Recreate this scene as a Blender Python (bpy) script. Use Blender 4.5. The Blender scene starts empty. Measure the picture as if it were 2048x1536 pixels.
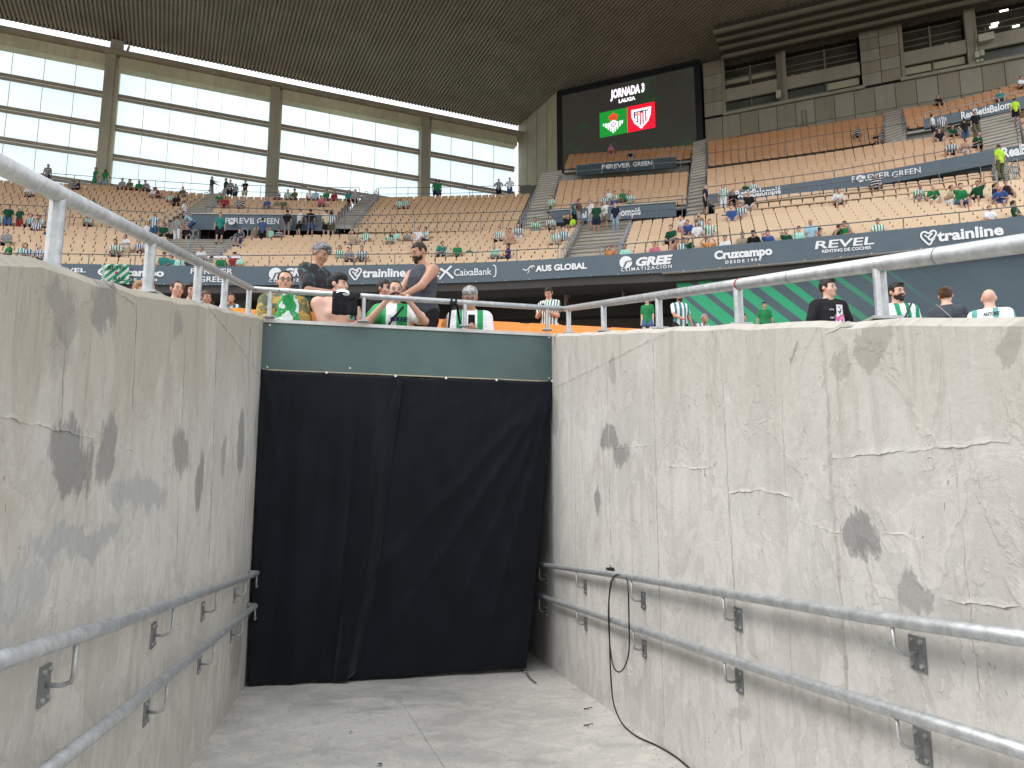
import bpy, math, random
import numpy as np
from mathutils import Vector, Matrix, Quaternion
R = math.radians
random.seed(7); rng = np.random.default_rng(7)
sc = bpy.context.scene
C = sc.collection

# ---------------------------------------------------------------- camera, world, sun, exposure
F = 1480.0; TH = math.atan(0.153); CT, ST = math.cos(TH), math.sin(TH); EYE = 1.32
cam_d = bpy.data.cameras.new('camera'); cam_d.sensor_width = 36; cam_d.lens = 36*F/2048
cam_d.clip_start = 0.05; cam_d.clip_end = 3000
cam = bpy.data.objects.new('camera', cam_d); C.objects.link(cam)
cam.location = (0, 0, EYE); cam.rotation_euler = (math.pi/2+TH, 0, 0); sc.camera = cam
w = bpy.data.worlds.new('World'); sc.world = w; w.use_nodes = True
wn = w.node_tree; bgn = wn.nodes['Background']
sky = wn.nodes.new('ShaderNodeTexSky'); sky.sky_type = 'NISHITA'; sky.sun_disc = False
SUN_EL, SUN_AZ = R(52), R(262)      # az measured from +Y clockwise
sky.sun_elevation = SUN_EL; sky.sun_rotation = SUN_AZ; sky.air_density = 1.0; sky.dust_density = 3.5; sky.ozone_density = 1.0
# thin cloud cover over the clear-sky model: soft white, a little brighter overhead, broken by faint cloud texture
wtc = wn.nodes.new('ShaderNodeTexCoord'); wsp = wn.nodes.new('ShaderNodeSeparateXYZ'); wn.links.new(wtc.outputs['Generated'], wsp.inputs[0])
wnz = wn.nodes.new('ShaderNodeTexNoise'); wnz.inputs['Scale'].default_value = 2.2; wnz.inputs['Detail'].default_value = 6; wnz.inputs['Roughness'].default_value = .6; wn.links.new(wtc.outputs['Generated'], wnz.inputs['Vector'])
wmr = wn.nodes.new('ShaderNodeMapRange'); wmr.inputs[1].default_value = 0; wmr.inputs[2].default_value = 1; wmr.inputs[3].default_value = .85; wmr.inputs[4].default_value = 1.15; wn.links.new(wsp.outputs[2], wmr.inputs[0])
wm2 = wn.nodes.new('ShaderNodeMapRange'); wm2.inputs[1].default_value = .35; wm2.inputs[2].default_value = .65; wm2.inputs[3].default_value = .84; wm2.inputs[4].default_value = 1.1; wn.links.new(wnz.outputs[0], wm2.inputs[0])
wmu = wn.nodes.new('ShaderNodeMath'); wmu.operation = 'MULTIPLY'; wn.links.new(wmr.outputs[0], wmu.inputs[0]); wn.links.new(wm2.outputs[0], wmu.inputs[1])
wvm = wn.nodes.new('ShaderNodeVectorMath'); wvm.operation = 'SCALE'; wvm.inputs[0].default_value = (6.2, 6.4, 6.62); wn.links.new(wmu.outputs[0], wvm.inputs['Scale'])
wmx = wn.nodes.new('ShaderNodeMix'); wmx.data_type = 'RGBA'; wmx.inputs[0].default_value = .82; wn.links.new(sky.outputs[0], wmx.inputs[6]); wn.links.new(wvm.outputs[0], wmx.inputs[7])
wn.links.new(wmx.outputs[2], bgn.inputs[0]); bgn.inputs[1].default_value = 0.14
sun_d = bpy.data.lights.new('sun', 'SUN'); sun_d.energy = 0.95; sun_d.angle = R(18); sun_d.color = (1, .97, .93)
sun = bpy.data.objects.new('sun', sun_d); C.objects.link(sun)
sdir = Vector((math.sin(SUN_AZ)*math.cos(SUN_EL), math.cos(SUN_AZ)*math.cos(SUN_EL), math.sin(SUN_EL)))
sun.rotation_euler = sdir.to_track_quat('Z', 'Y').to_euler(); sun.location = sdir*120
vs = sc.view_settings; vs.view_transform = 'Standard'; vs.look = 'None'; vs.gamma = 1; vs.use_curve_mapping = False
vs.exposure = 1.16
sc.cycles.max_bounces = 6; sc.cycles.diffuse_bounces = 3; sc.cycles.transparent_max_bounces = 8

# ---------------------------------------------------------------- helpers
def ray(u, v):
    dx, dy = (u-1024)/F, (768-v)/F
    return Vector((dx, CT-dy*ST, ST+dy*CT))
def P(u, v, zc):                       # point of the place seen at photo pixel (u,v), zc metres along the view axis
    return Vector((0, 0, EYE)) + ray(u, v)*zc
def proj(p):
    y, z = p[1], p[2]-EYE
    zc = y*CT+z*ST; up = -y*ST+z*CT
    return 1024+F*p[0]/zc, 768-F*up/zc, zc
def hit(u, v, p0, n):
    d = ray(u, v); o = Vector((0, 0, EYE))
    return o+d*((p0-o).dot(n)/d.dot(n))
def mesh(name, verts, faces, smooth=False, uvs=None):
    me = bpy.data.meshes.new(name); me.from_pydata([tuple(v) for v in verts], [], faces)
    if smooth: me.polygons.foreach_set('use_smooth', [True]*len(me.polygons))
    if uvs is not None:
        l = me.uv_layers.new(name='UVMap'); vi = np.zeros(len(me.loops), int); me.loops.foreach_get('vertex_index', vi)
        l.data.foreach_set('uv', np.asarray(uvs, float)[vi].ravel())
    me.update(); return me
def obj(name, me, m=None, parent=None, label=None, cat=None, group=None, kind=None, loc=None):
    o = bpy.data.objects.new(name, me); C.objects.link(o)
    if m is not None and me is not None:
        if not me.materials: me.materials.append(m)
        elif me.materials[0] != m:
            o.material_slots[0].link = 'OBJECT'; o.material_slots[0].material = m
    if loc is not None: o.location = loc
    if parent is not None:
        o.parent = parent
    if label: o['label'] = label
    if cat: o['category'] = cat
    if group: o['group'] = group
    if kind: o['kind'] = kind
    return o
def empty(name, label, cat, loc=(0, 0, 0), rz=0, group=None):
    o = bpy.data.objects.new(name, None); C.objects.link(o); o.location = loc; o.rotation_euler = (0, 0, rz)
    o.empty_display_size = .2
    o['label'] = label; o['category'] = cat
    if group: o['group'] = group
    return o
class MB:
    def __init__(s): s.v = []; s.f = []
    def add(s, vs, fs):
        n = len(s.v); s.v += [tuple(v) for v in vs]; s.f += [tuple(i+n for i in f) for f in fs]; return s
    def box(s, c, sx, sy, sz, ax=None):
        X, Y, Z = ax if ax else (Vector((1, 0, 0)), Vector((0, 1, 0)), Vector((0, 0, 1)))
        c = Vector(c); vs = [c+X*(i*sx/2)+Y*(j*sy/2)+Z*(k*sz/2) for i in (-1, 1) for j in (-1, 1) for k in (-1, 1)]
        return s.add(vs, [(0, 1, 3, 2), (4, 6, 7, 5), (0, 4, 5, 1), (2, 3, 7, 6), (0, 2, 6, 4), (1, 5, 7, 3)])
    def beam(s, a, b, wd, h, up=Vector((0, 0, 1))):
        a, b = Vector(a), Vector(b); d = (b-a); L = d.length; d = d/L
        x = d.cross(up).normalized(); z = x.cross(d)
        return s.box((a+b)/2, wd, L, h, (x, d, z))
    def tube(s, pts, r, n=10, caps=True, closed=False):
        pts = [Vector(p) for p in pts]; m = len(pts); rr = r if hasattr(r, '__len__') else [r]*m
        t0 = (pts[1]-pts[0]).normalized(); up = Vector((0, 0, 1)) if abs(t0.z) < .9 else Vector((1, 0, 0))
        x = t0.cross(up).normalized(); base = len(s.v)
        for i, p in enumerate(pts):
            if closed: t = (pts[(i+1) % m]-pts[i-1]).normalized()
            elif i == 0: t = t0
            elif i == m-1: t = (pts[i]-pts[i-1]).normalized()
            else: t = ((pts[i+1]-p).normalized()+(p-pts[i-1]).normalized()).normalized()
            x = (x-t*x.dot(t)).normalized(); y = t.cross(x)
            for k in range(n):
                a = 2*math.pi*k/n; s.v.append(tuple(p+(x*math.cos(a)+y*math.sin(a))*rr[i]))
        for i in range(m if closed else m-1):
            j = (i+1) % m
            for k in range(n):
                k2 = (k+1) % n; s.f.append((base+i*n+k, base+i*n+k2, base+j*n+k2, base+j*n+k))
        if caps and not closed:
            s.f.append(tuple(base+k for k in range(n))[::-1]); s.f.append(tuple(base+(m-1)*n+k for k in range(n)))
        return s
    def disc(s, c, nrm, r, n=20, h=0.0):
        nrm = Vector(nrm).normalized(); c = Vector(c)
        return s.tube([c, c+nrm*max(h, .001)], r, n)
    def sheet(s, rows):                       # grid of points
        n = len(rows[0]); b = len(s.v)
        for r in rows: s.v += [tuple(p) for p in r]
        for i in range(len(rows)-1):
            for j in range(n-1): s.f.append((b+i*n+j, b+i*n+j+1, b+(i+1)*n+j+1, b+(i+1)*n+j))
        return s
    def build(s, name, m, parent=None, smooth=False, **k):
        return obj(name, mesh(name, s.v, s.f, smooth), m, parent, **k)
# -------- materials
MATS = {}
def _nt(name):
    m = bpy.data.materials.new(name); m.use_nodes = True; nt = m.node_tree
    return m, nt, nt.nodes, nt.links, nt.nodes['Principled BSDF']
def N(nt, typ, **k):
    n = nt.nodes.new(typ)
    for a, b in k.items():
        if a.startswith('i_'):
            key = a[2:]; n.inputs[int(key) if key.isdigit() else key].default_value = b
        else: setattr(n, a, b)
    return n
def mixc(nt, fac, a, b, blend='MIX'):
    n = nt.nodes.new('ShaderNodeMix'); n.data_type = 'RGBA'; n.blend_type = blend; n.clamp_factor = True
    for s, x in ((n.inputs[0], fac), (n.inputs[6], a), (n.inputs[7], b)):
        if hasattr(x, 'links'): nt.links.new(x, s)
        elif isinstance(x, (int, float)): s.default_value = x
        else: s.default_value = tuple(x)+((1,) if len(x) == 3 else ())
    return n.outputs[2]
def mth(nt, op, a, b=None, c=None, clamp=False):
    n = nt.nodes.new('ShaderNodeMath'); n.operation = op; n.use_clamp = clamp
    for i, x in enumerate((a, b, c)):
        if x is None: continue
        if hasattr(x, 'links'): nt.links.new(x, n.inputs[i])
        else: n.inputs[i].default_value = x
    return n.outputs[0]
def ramp(nt, x, a, b):
    n = nt.nodes.new('ShaderNodeMapRange'); n.inputs[1].default_value = a; n.inputs[2].default_value = b
    n.interpolation_type = 'SMOOTHSTEP'; nt.links.new(x, n.inputs[0]); return n.outputs[0]
def noise(nt, vec, scale, detail=4, rough=.55, dist=0):
    n = N(nt, 'ShaderNodeTexNoise'); n.inputs['Scale'].default_value = scale; n.inputs['Detail'].default_value = detail
    n.inputs['Roughness'].default_value = rough; n.inputs['Distortion'].default_value = dist
    if vec is not None: nt.links.new(vec, n.inputs['Vector'])
    return n.outputs[0]
def vscale(nt, vec, s):
    n = N(nt, 'ShaderNodeMapping'); n.inputs['Scale'].default_value = s; nt.links.new(vec, n.inputs[0]); return n.outputs[0]
def bump(nt, bs, h, dist=.01, strength=.5):
    b = N(nt, 'ShaderNodeBump'); b.inputs['Distance'].default_value = dist; b.inputs['Strength'].default_value = strength
    nt.links.new(h, b.inputs['Height']); nt.links.new(b.outputs[0], bs.inputs['Normal'])
def mat(name, col, rough=.6, metal=0, var=.12, scale=6, emit=None, es=1, bmp=0, spec=.5):
    if name in MATS: return MATS[name]
    m, nt, ns, lk, bs = _nt(name); MATS[name] = m
    bs.inputs['Roughness'].default_value = rough; bs.inputs['Metallic'].default_value = metal
    bs.inputs['Specular IOR Level'].default_value = spec
    c = tuple(col)+(1,)
    if var:
        tc = N(nt, 'ShaderNodeTexCoord')
        nz = noise(nt, tc.outputs['Object'], scale, 5, .6)
        f = ramp(nt, nz, .3, .7)
        lk.new(mixc(nt, f, [x*(1-var) for x in col], [min(1, x*(1+var)) for x in col]), bs.inputs['Base Color'])
        if bmp: bump(nt, bs, noise(nt, tc.outputs['Object'], scale*6, 4), bmp, .6)
    else: bs.inputs['Base Color'].default_value = c
    if emit:
        bs.inputs['Emission Color'].default_value = tuple(emit)+(1,); bs.inputs['Emission Strength'].default_value = es
    return m
STR = []
def stripes(name, c1, c2, period=.13, duty=.5, axis=0, rough=.8):
    if name in MATS: return MATS[name]
    m, nt, ns, lk, bs = _nt(name); MATS[name] = m
    tc = N(nt, 'ShaderNodeTexCoord'); sp = N(nt, 'ShaderNodeSeparateXYZ'); lk.new(tc.outputs['Object'], sp.inputs[0])
    nz = noise(nt, tc.outputs['Object'], 5, 2)
    x = mth(nt, 'ADD', sp.outputs[axis], mth(nt, 'MULTIPLY', nz, .03))
    fr = mth(nt, 'FRACT', mth(nt, 'DIVIDE', x, period))
    g = mth(nt, 'GREATER_THAN', fr, duty)
    lk.new(mixc(nt, g, c1, c2), bs.inputs['Base Color']); bs.inputs['Roughness'].default_value = rough
    bs.inputs['Specular IOR Level'].default_value = .2; STR.append(m)
    return m
def wrinkle(nt, bs):
    tc = N(nt, 'ShaderNodeTexCoord'); nz = noise(nt, vscale(nt, tc.outputs['Object'], (7, 7, 4.5)), 1, 4, .55, 1.6); bump(nt, bs, nz, .035, .8)
def cloth(name, col):
    if name in MATS: return MATS[name]
    m = mat(name, col, .85, 0, .16, 9, spec=.2); wrinkle(m.node_tree, m.node_tree.nodes['Principled BSDF']); return m
def concrete(name, base=(.36, .34, .30), dark=.72, sc_=1.0, uv=False, streak=True):
    m, nt, ns, lk, bs = _nt(name); MATS[name] = m
    tc = N(nt, 'ShaderNodeTexCoord'); vec = tc.outputs['UV' if uv else 'Object']
    big = noise(nt, vec, .55*sc_, 5, .6); mid = noise(nt, vec, 4*sc_, 6, .65)
    col = mixc(nt, ramp(nt, big, .35, .68), [x*dark for x in base], base)
    col = mixc(nt, mth(nt, 'MULTIPLY', ramp(nt, mid, .5, .75), .4), col, [min(1, x*1.25) for x in base])
    if streak:
        st = noise(nt, vscale(nt, vec, (7*sc_, 7*sc_, .35*sc_) if not uv else (9*sc_, .4*sc_, 1)), 1, 4, .6)
        col = mixc(nt, mth(nt, 'MULTIPLY', ramp(nt, st, .48, .72), .45), col, [x*.62 for x in base])
    lk.new(col, bs.inputs['Base Color']); bs.inputs['Roughness'].default_value = .85
    bump(nt, bs, noise(nt, vec, 25*sc_, 5, .6), .006, .5)
    return m
# ---------------------------------------------------------------- tunnel: walls, floor, end panel
AZ = R(-11.558); SLP = -0.05805
FD = Vector((math.sin(AZ), math.cos(AZ), 0))
def floor_z(p): return SLP*(p[0]*FD.x+p[1]*FD.y)
LN = Vector((0.97578, 0.21876, 0)); LP = LN*-0.8586            # left wall plane (normal into the ramp)
RN = Vector((-0.98404, -0.17794, 0)); RP = RN*-1.8532          # right wall plane
LD = Vector((-0.21876, 0.97578, 0)); RD = Vector((-0.17794, 0.98404, 0))   # along walls, away from camera
Lc = Vector((-2.527, 7.345, 0)); Rc = Vector((0.437, 8.0, 0))   # where the end panel meets the walls
ED = (Rc-Lc).normalized(); EN = Vector((ED.y, -ED.x, 0))        # along panel; normal towards camera
EN = EN if EN.y < 0 else -EN
def wl(u, v, off=0.0): return hit(u, v, LP+LN*off, LN)
def wr(u, v, off=0.0): return hit(u, v, RP+RN*off, RN)
def en(u, v, off=0.0): return hit(u, v, Lc+EN*off, EN)
def sL(p): return (p-LP).dot(LD)
def sR(p): return (p-RP).dot(RD)

def wall_mat(name, base, s_flip, patches, dark_top):
    m, nt, ns, lk, bs = _nt(name)
    tc = N(nt, 'ShaderNodeTexCoord'); uv = tc.outputs['UV']
    sp = N(nt, 'ShaderNodeSeparateXYZ'); lk.new(uv, sp.inputs[0]); X, Z = sp.outputs[0], sp.outputs[1]
    big = noise(nt, vscale(nt, uv, (.9, .7, 1)), 1, 6, .6, .4)
    mid = noise(nt, vscale(nt, uv, (3.4, 2.3, 1)), 1, 9, .66, .9)
    slur = noise(nt, vscale(nt, uv, (2.1, 1.3, 1)), 1, 10, .62, 1.6)
    fine = noise(nt, uv, 26, 8, .72)
    stk = noise(nt, vscale(nt, uv, (9, .9, 1)), 1, 8, .7, .5)
    stk2 = noise(nt, vscale(nt, uv, (34, 2.2, 1)), 1, 6, .7, .4)
    sc_ = lambda k: [min(1, x*k) for x in base]
    col = mixc(nt, ramp(nt, big, .3, .7), sc_(.86), sc_(1.06))
    # skins of cement slurry with crisp ragged borders, lighter and darker by a little
    col = mixc(nt, mth(nt, 'MULTIPLY', ramp(nt, slur, .50, .53), .42), col, [base[0]*1.19, base[1]*1.19, base[2]*1.20])
    col = mixc(nt, mth(nt, 'MULTIPLY', ramp(nt, mid, .56, .60), .5), col, [base[0]*.80, base[1]*.79, base[2]*.77])
    col = mixc(nt, mth(nt, 'MULTIPLY', ramp(nt, mid, .43, .40), .4), col, [base[0]*1.22, base[1]*1.22, base[2]*1.22])
    col = mixc(nt, mth(nt, 'MULTIPLY', ramp(nt, stk, .50, .64), .42), col, [base[0]*.74, base[1]*.72, base[2]*.67])
    col = mixc(nt, mth(nt, 'MULTIPLY', ramp(nt, stk2, .6, .75), .30), col, [base[0]*.66, base[1]*.65, base[2]*.62])
    col = mixc(nt, mth(nt, 'MULTIPLY', ramp(nt, stk2, .40, .28), .28), col, sc_(1.25))
    col = mixc(nt, mth(nt, 'MULTIPLY', ramp(nt, fine, .42, .72), .30), col, sc_(.68))
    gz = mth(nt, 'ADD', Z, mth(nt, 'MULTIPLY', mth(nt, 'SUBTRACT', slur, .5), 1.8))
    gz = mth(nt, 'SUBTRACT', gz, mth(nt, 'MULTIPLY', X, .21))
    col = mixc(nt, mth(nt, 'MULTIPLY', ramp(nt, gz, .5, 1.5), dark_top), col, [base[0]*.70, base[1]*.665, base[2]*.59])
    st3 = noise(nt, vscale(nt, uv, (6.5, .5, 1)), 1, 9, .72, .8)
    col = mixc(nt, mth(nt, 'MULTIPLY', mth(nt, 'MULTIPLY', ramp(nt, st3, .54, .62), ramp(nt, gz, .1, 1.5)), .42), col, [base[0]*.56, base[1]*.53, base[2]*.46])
    # repairs / damp patches of irregular outline, ragged downwards
    w1 = mth(nt, 'SUBTRACT', noise(nt, uv, 3.6, 5, .6, .6), .5); w2 = mth(nt, 'SUBTRACT', noise(nt, vscale(nt, uv, (5.3, 3.1, 1)), 1, 5, .6, .6), .5)
    Xd = mth(nt, 'ADD', X, mth(nt, 'MULTIPLY', w1, .30)); Zd = mth(nt, 'ADD', Z, mth(nt, 'MULTIPLY', w2, .34))
    dn = noise(nt, vscale(nt, uv, (42, 5, 1)), 1, 6, .75)
    dis = mth(nt, 'ADD', mth(nt, 'MULTIPLY', mth(nt, 'SUBTRACT', dn, .5), 1.1), mth(nt, 'MULTIPLY', mth(nt, 'SUBTRACT', fine, .5), .7))
    for (x0, z0, a, b_, pc, amt) in patches:
        ex = mth(nt, 'DIVIDE', mth(nt, 'SUBTRACT', Xd, x0), a); ez = mth(nt, 'DIVIDE', mth(nt, 'SUBTRACT', Zd, z0), b_)
        r = mth(nt, 'SQRT', mth(nt, 'ADD', mth(nt, 'MULTIPLY', ex, ex), mth(nt, 'MULTIPLY', ez, ez)))
        k = ramp(nt, mth(nt, 'ADD', r, dis), 1.12, .82)
        col = mixc(nt, mth(nt, 'MULTIPLY', k, amt*.82), col, pc)
    # pits: small, taller than wide, in scattered groups
    vo = N(nt, 'ShaderNodeTexVoronoi'); vo.inputs['Scale'].default_value = 1; vo.inputs['Randomness'].default_value = 1
    wv = N(nt, 'ShaderNodeVectorMath'); wv.operation = 'ADD'; lk.new(vscale(nt, uv, (24, 9, 1)), wv.inputs[0]); nv_ = N(nt, 'ShaderNodeTexNoise'); nv_.inputs['Scale'].default_value = 60; lk.new(uv, nv_.inputs['Vector']); lk.new(nv_.outputs['Color'], wv.inputs[1]); lk.new(wv.outputs[0], vo.inputs['Vector'])
    hole = mth(nt, 'LESS_THAN', vo.outputs['Distance'], mth(nt, 'MULTIPLY', ramp(nt, noise(nt, uv, 2.1, 4), .5, .72), .20))
    vo2 = N(nt, 'ShaderNodeTexVoronoi'); vo2.inputs['Scale'].default_value = 1; lk.new(vscale(nt, uv, (60, 30, 1)), vo2.inputs['Vector'])
    hole2 = mth(nt, 'LESS_THAN', vo2.outputs['Distance'], mth(nt, 'MULTIPLY', ramp(nt, noise(nt, uv, 4, 4), .45, .8), .20))
    hh = mth(nt, 'MAXIMUM', hole, hole2)
    col = mixc(nt, mth(nt, 'MULTIPLY', hh, .7), col, sc_(.28))
    lk.new(col, bs.inputs['Base Color']); bs.inputs['Roughness'].default_value = .8; bs.inputs['Specular IOR Level'].default_value = .35
    h = mth(nt, 'ADD', mth(nt, 'MULTIPLY', mid, .9), mth(nt, 'MULTIPLY', fine, .5))
    h = mth(nt, 'ADD', h, mth(nt, 'MULTIPLY', ramp(nt, slur, .50, .53), .18))
    h = mth(nt, 'ADD', h, mth(nt, 'MULTIPLY', stk2, .4))
    h = mth(nt, 'SUBTRACT', h, mth(nt, 'MULTIPLY', hh, 1.0))
    bump(nt, bs, h, .012, .8)
    return m
GD, GB, GL = (.20, .198, .19), (.17, .17, .165), (.33, .345, .345)
def patchL(l):
    o = []
    for (u, v, du, dv, c, a) in l:
        p = wl(u, v); q = wl(u+du, v); r = wl(u, v+dv); o.append((sL(p), p.z, abs(sL(q)-sL(p)), abs(r.z-p.z), c, a))
    return o
def patchR(l):
    o = []
    for (u, v, du, dv, c, a) in l:
        p = wr(u, v); q = wr(u+du, v); r = wr(u, v+dv); o.append((sR(p), p.z, abs(sR(q)-sR(p)), abs(r.z-p.z), c, a))
    return o
pL = patchL([(145, 915, 40, 72, GD, .95), (214, 892, 18, 62, GD, .85), (112, 628, 34, 60, GD, .6), (120, 700, 26, 50, GD, .35), (211, 620, 22, 52, GD, .85), (356, 645, 9, 34, GD, .6),
             (361, 905, 16, 48, GD, .8), (399, 962, 8, 60, GD, .9), (482, 882, 7, 66, GB, .8), (447, 915, 6, 40, GD, .6), (170, 1080, 80, 34, GL, .8), (285, 985, 52, 34, GL, .75),
             (40, 1180, 60, 60, GL, .5), (473, 1300, 10, 60, GD, .6), (515, 860, 6, 60, GD, .5)])
pR = patchR([(1219, 878, 19, 26, GD, .95), (1240, 908, 16, 24, GD, .9), (1197, 1002, 8, 26, GD, .9), (1720, 1072, 36, 44, GD, .97), (1725, 1110, 22, 20, GD, .7), (1822, 1190, 34, 40, (.27, .265, .25), .9),
             (1755, 690, 42, 40, (.25, .24, .21), .75), (1680, 720, 26, 34, (.27, .26, .23), .6), (2010, 690, 40, 50, (.25, .24, .21), .7), (1226, 745, 7, 36, GD, .5), (1590, 698, 12, 10, (.2, .19, .16), .7),
             (1108, 830, 10, 40, (.27, .26, .23), .7), (1630, 1180, 90, 60, (.46, .45, .43), .35), (1950, 1240, 100, 40, (.3, .29, .27), .4), (1480, 1440, 20, 20, (.33, .33, .32), .7)])
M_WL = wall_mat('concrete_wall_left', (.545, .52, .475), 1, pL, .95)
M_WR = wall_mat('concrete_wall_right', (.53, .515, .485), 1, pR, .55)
M_PLAIN = concrete('concrete_plain', (.42, .40, .36))
M_COP = concrete('concrete_coping', (.50, .48, .44), .75, 2)

def tunnel_wall(name, label, plane_p, nrm, D, top_pts, s_end, m, zend):
    """top_pts: [(s, z)] from near to far; solid wall .24 thick with a rounded coping"""
    t = empty(name, label, 'concrete wall')
    ss = sorted(set([top_pts[0][0]-2.5]+[a for a, b in top_pts]+list(np.linspace(top_pts[0][0], top_pts[-1][0], 24))))
    tz = lambda s: float(np.interp(s, [a for a, b in top_pts], [b for a, b in top_pts])) + (0 if s >= top_pts[0][0] else (s-top_pts[0][0])*.21)
    def pt(s, z, off=0): p = plane_p+D*s+nrm*off; return Vector((p.x, p.y, z))
    vs, fs, uv = [], [], []
    nz = 2
    CH = .03
    for s in ss:
        fz = floor_z(pt(s, 0))-.3; zt = tz(s)+.006*math.sin(s*9)+.005*math.sin(s*23)
        for z, off in ((fz, 0), (zt-CH, 0), (zt, -CH), (zt, -.24+CH), (zt-CH, -.24), (fz, -.24)):
            vs.append(pt(s, z, off)); uv.append((s-off, z))
    n = 6
    for i in range(len(ss)-1):
        for k in range(n-1): fs.append((i*n+k, i*n+k+1, (i+1)*n+k+1, (i+1)*n+k))
    fs.append(tuple(range(n))); fs.append(tuple((len(ss)-1)*n+k for k in range(n))[::-1])
    me = mesh('wall_face', vs, fs, False, uv); o = obj('wall_face', me, m, t)
    # continuation under the stand
    a = top_pts[-1][0]
    vs = [pt(s, z, off) for s in (a+.003, s_end) for z, off in ((floor_z(pt(s, 0))-.3, 0), (zend, 0), (zend, -.24), (floor_z(pt(s, 0))-.3, -.24))]
    uv = [(s, z) for s in (a+.003, s_end) for z in (-.7, zend, zend, -.7)]
    obj('inner_wall', mesh('inner_wall', vs, [(0, 1, 5, 4), (1, 2, 6, 5), (2, 3, 7, 6), (0, 3, 2, 1), (4, 5, 6, 7)], False, uv), m, t)
    return t, tz, pt
def tops(f, sfun, pts): return sorted((sfun(f(u, v)), f(u, v).z) for u, v in pts)
topL = tops(wl, sL, [(0, 508), (66, 519), (132, 530), (200, 558), (287, 578), (390, 601), (448, 615), (527, 634)])
topR = tops(wr, sR, [(1103, 667), (1240, 660), (1500, 648), (1700, 640), (2048, 628)])
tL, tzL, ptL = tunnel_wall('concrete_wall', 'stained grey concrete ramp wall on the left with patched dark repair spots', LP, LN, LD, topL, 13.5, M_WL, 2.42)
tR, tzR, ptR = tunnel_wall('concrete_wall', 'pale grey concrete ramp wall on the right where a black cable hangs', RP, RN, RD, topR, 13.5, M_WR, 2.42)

# raised form-work seams and ragged pour lines on the walls (real relief)
def seam(parent, f, nrm, pts, wdt, proud, m, rag=.004, name='formwork_seam'):
    q = [f(u, v) for u, v in pts]; out = []
    for a, b in zip(q[:-1], q[1:]):
        L = (b-a).length; k = max(2, int(L/.014))
        for i in range(k): out.append(a.lerp(b, i/k))
    out.append(q[-1]); vs, fs = [], []
    rr = random.Random(len(out)*7+int(pts[0][0]))
    ph = rr.uniform(0, 9); nse = lambda t, a=0: .5*math.sin(t*31+ph+a)+.3*math.sin(t*77+ph*2+a)+.2*math.sin(t*163+ph*3+a)
    acc_ = 0
    for i, p in enumerate(out):
        if i: acc_ += (p-out[i-1]).length
        d = (out[min(i+1, len(out)-1)]-out[max(i-1, 0)]).normalized(); s = d.cross(nrm).normalized()
        jig = s*rag*1.6*nse(acc_); ww = wdt*(1+.35*nse(acc_, 2)); pr = proud*.6*max(.05, .7+.6*nse(acc_*.5, 5)); e_ = min(1, i/4, (len(out)-1-i)/4); pr *= e_
        vs += [p+jig-s*ww*2.0-nrm*.001, p+jig-s*ww*.4+nrm*pr*.4, p+jig+s*ww*.30+nrm*pr, p+jig+s*ww*.36-nrm*.001]
    for i in range(len(out)-1):
        for k in range(3): fs.append((4*i+k, 4*i+k+1, 4*i+4+k+1, 4*i+4+k))
    sf, off_ = (sL, 0) if nrm is LN else (sR, 0)
    return obj(name, mesh(name, vs, fs, False, [(sf(Vector(v)), Vector(v).z) for v in vs]), m, parent)
M_SL = M_WL; M_SR = M_WR; M_JL = concrete('joint_left', (.36, .335, .29), .8, 3); M_JR = concrete('joint_right', (.42, .395, .35), .8, 3)
vert = lambda pts: abs(pts[0][1]-pts[-1][1]) > 2.2*abs(pts[0][0]-pts[-1][0])
for pts, wd, pr in [([(418, 616), (470, 680), (522, 757)], .009, .006), ([(222, 574), (252, 596), (273, 608)], .008, .005), ([(273, 606), (270, 700), (264, 824)], .010, .006),
                    ([(0, 832), (60, 846), (130, 862), (189, 878)], .007, .007), ([(248, 896), (270, 902)], .006, .004), ([(344, 922), (368, 920), (386, 932)], .005, .004),
                    ([(408, 882), (440, 886)], .005, .004), ([(450, 850), (478, 856)], .005, .003), ([(434, 640), (426, 900), (418, 1120)], .004, .006), ([(372, 640), (362, 900), (352, 1130)], .004, .005), ([(135, 560), (120, 900)], .004, .004), ([(500, 650), (488, 1100)], .004, .005)]:
    seam(tL, wl, LN, pts, wd, pr, M_JL if vert(pts) else M_SL, .004)
for pts, wd, pr in [([(1335, 666), (1290, 686), (1220, 722), (1108, 776)], .012, .008), ([(1214, 720), (1217, 858), (1222, 1100)], .004, .006), ([(1306, 672), (1311, 900), (1318, 1150), (1329, 1462)], .006, .009),
                    ([(1440, 668), (1447, 800), (1458, 1000), (1470, 1200), (1482, 1500)], .006, .009), ([(1643, 664), (1655, 800), (1662, 960), (1682, 1200), (1700, 1470)], .009, .011),
                    ([(1658, 917), (1760, 905), (1900, 893), (2048, 876)], .013, .007), ([(1644, 668), (1700, 650)], .008, .005), ([(1228, 896), (1270, 893), (1314, 890)], .007, .005),
                    ([(1335, 934), (1360, 932), (1395, 938), (1428, 932)], .008, .007), ([(1455, 986), (1520, 979), (1590, 994)], .009, .008), ([(1590, 994), (1600, 1040), (1640, 1055), (1690, 1068)], .007, .005),
                    ([(1748, 1062), (1800, 1068), (1840, 1082)], .007, .005), ([(1860, 1188), (1930, 1205), (2048, 1212)], .012, .008), ([(1150, 960), (1154, 1300)], .004, .004), ([(1097, 1000), (1099, 1290)], .004, .004), ([(1560, 680), (1585, 1400)], .003, .004), ([(1880, 650), (1960, 1400)], .003, .004)]:
    seam(tR, wr, RN, pts, wd, pr, M_JR if vert(pts) else M_SR, .004)
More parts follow.
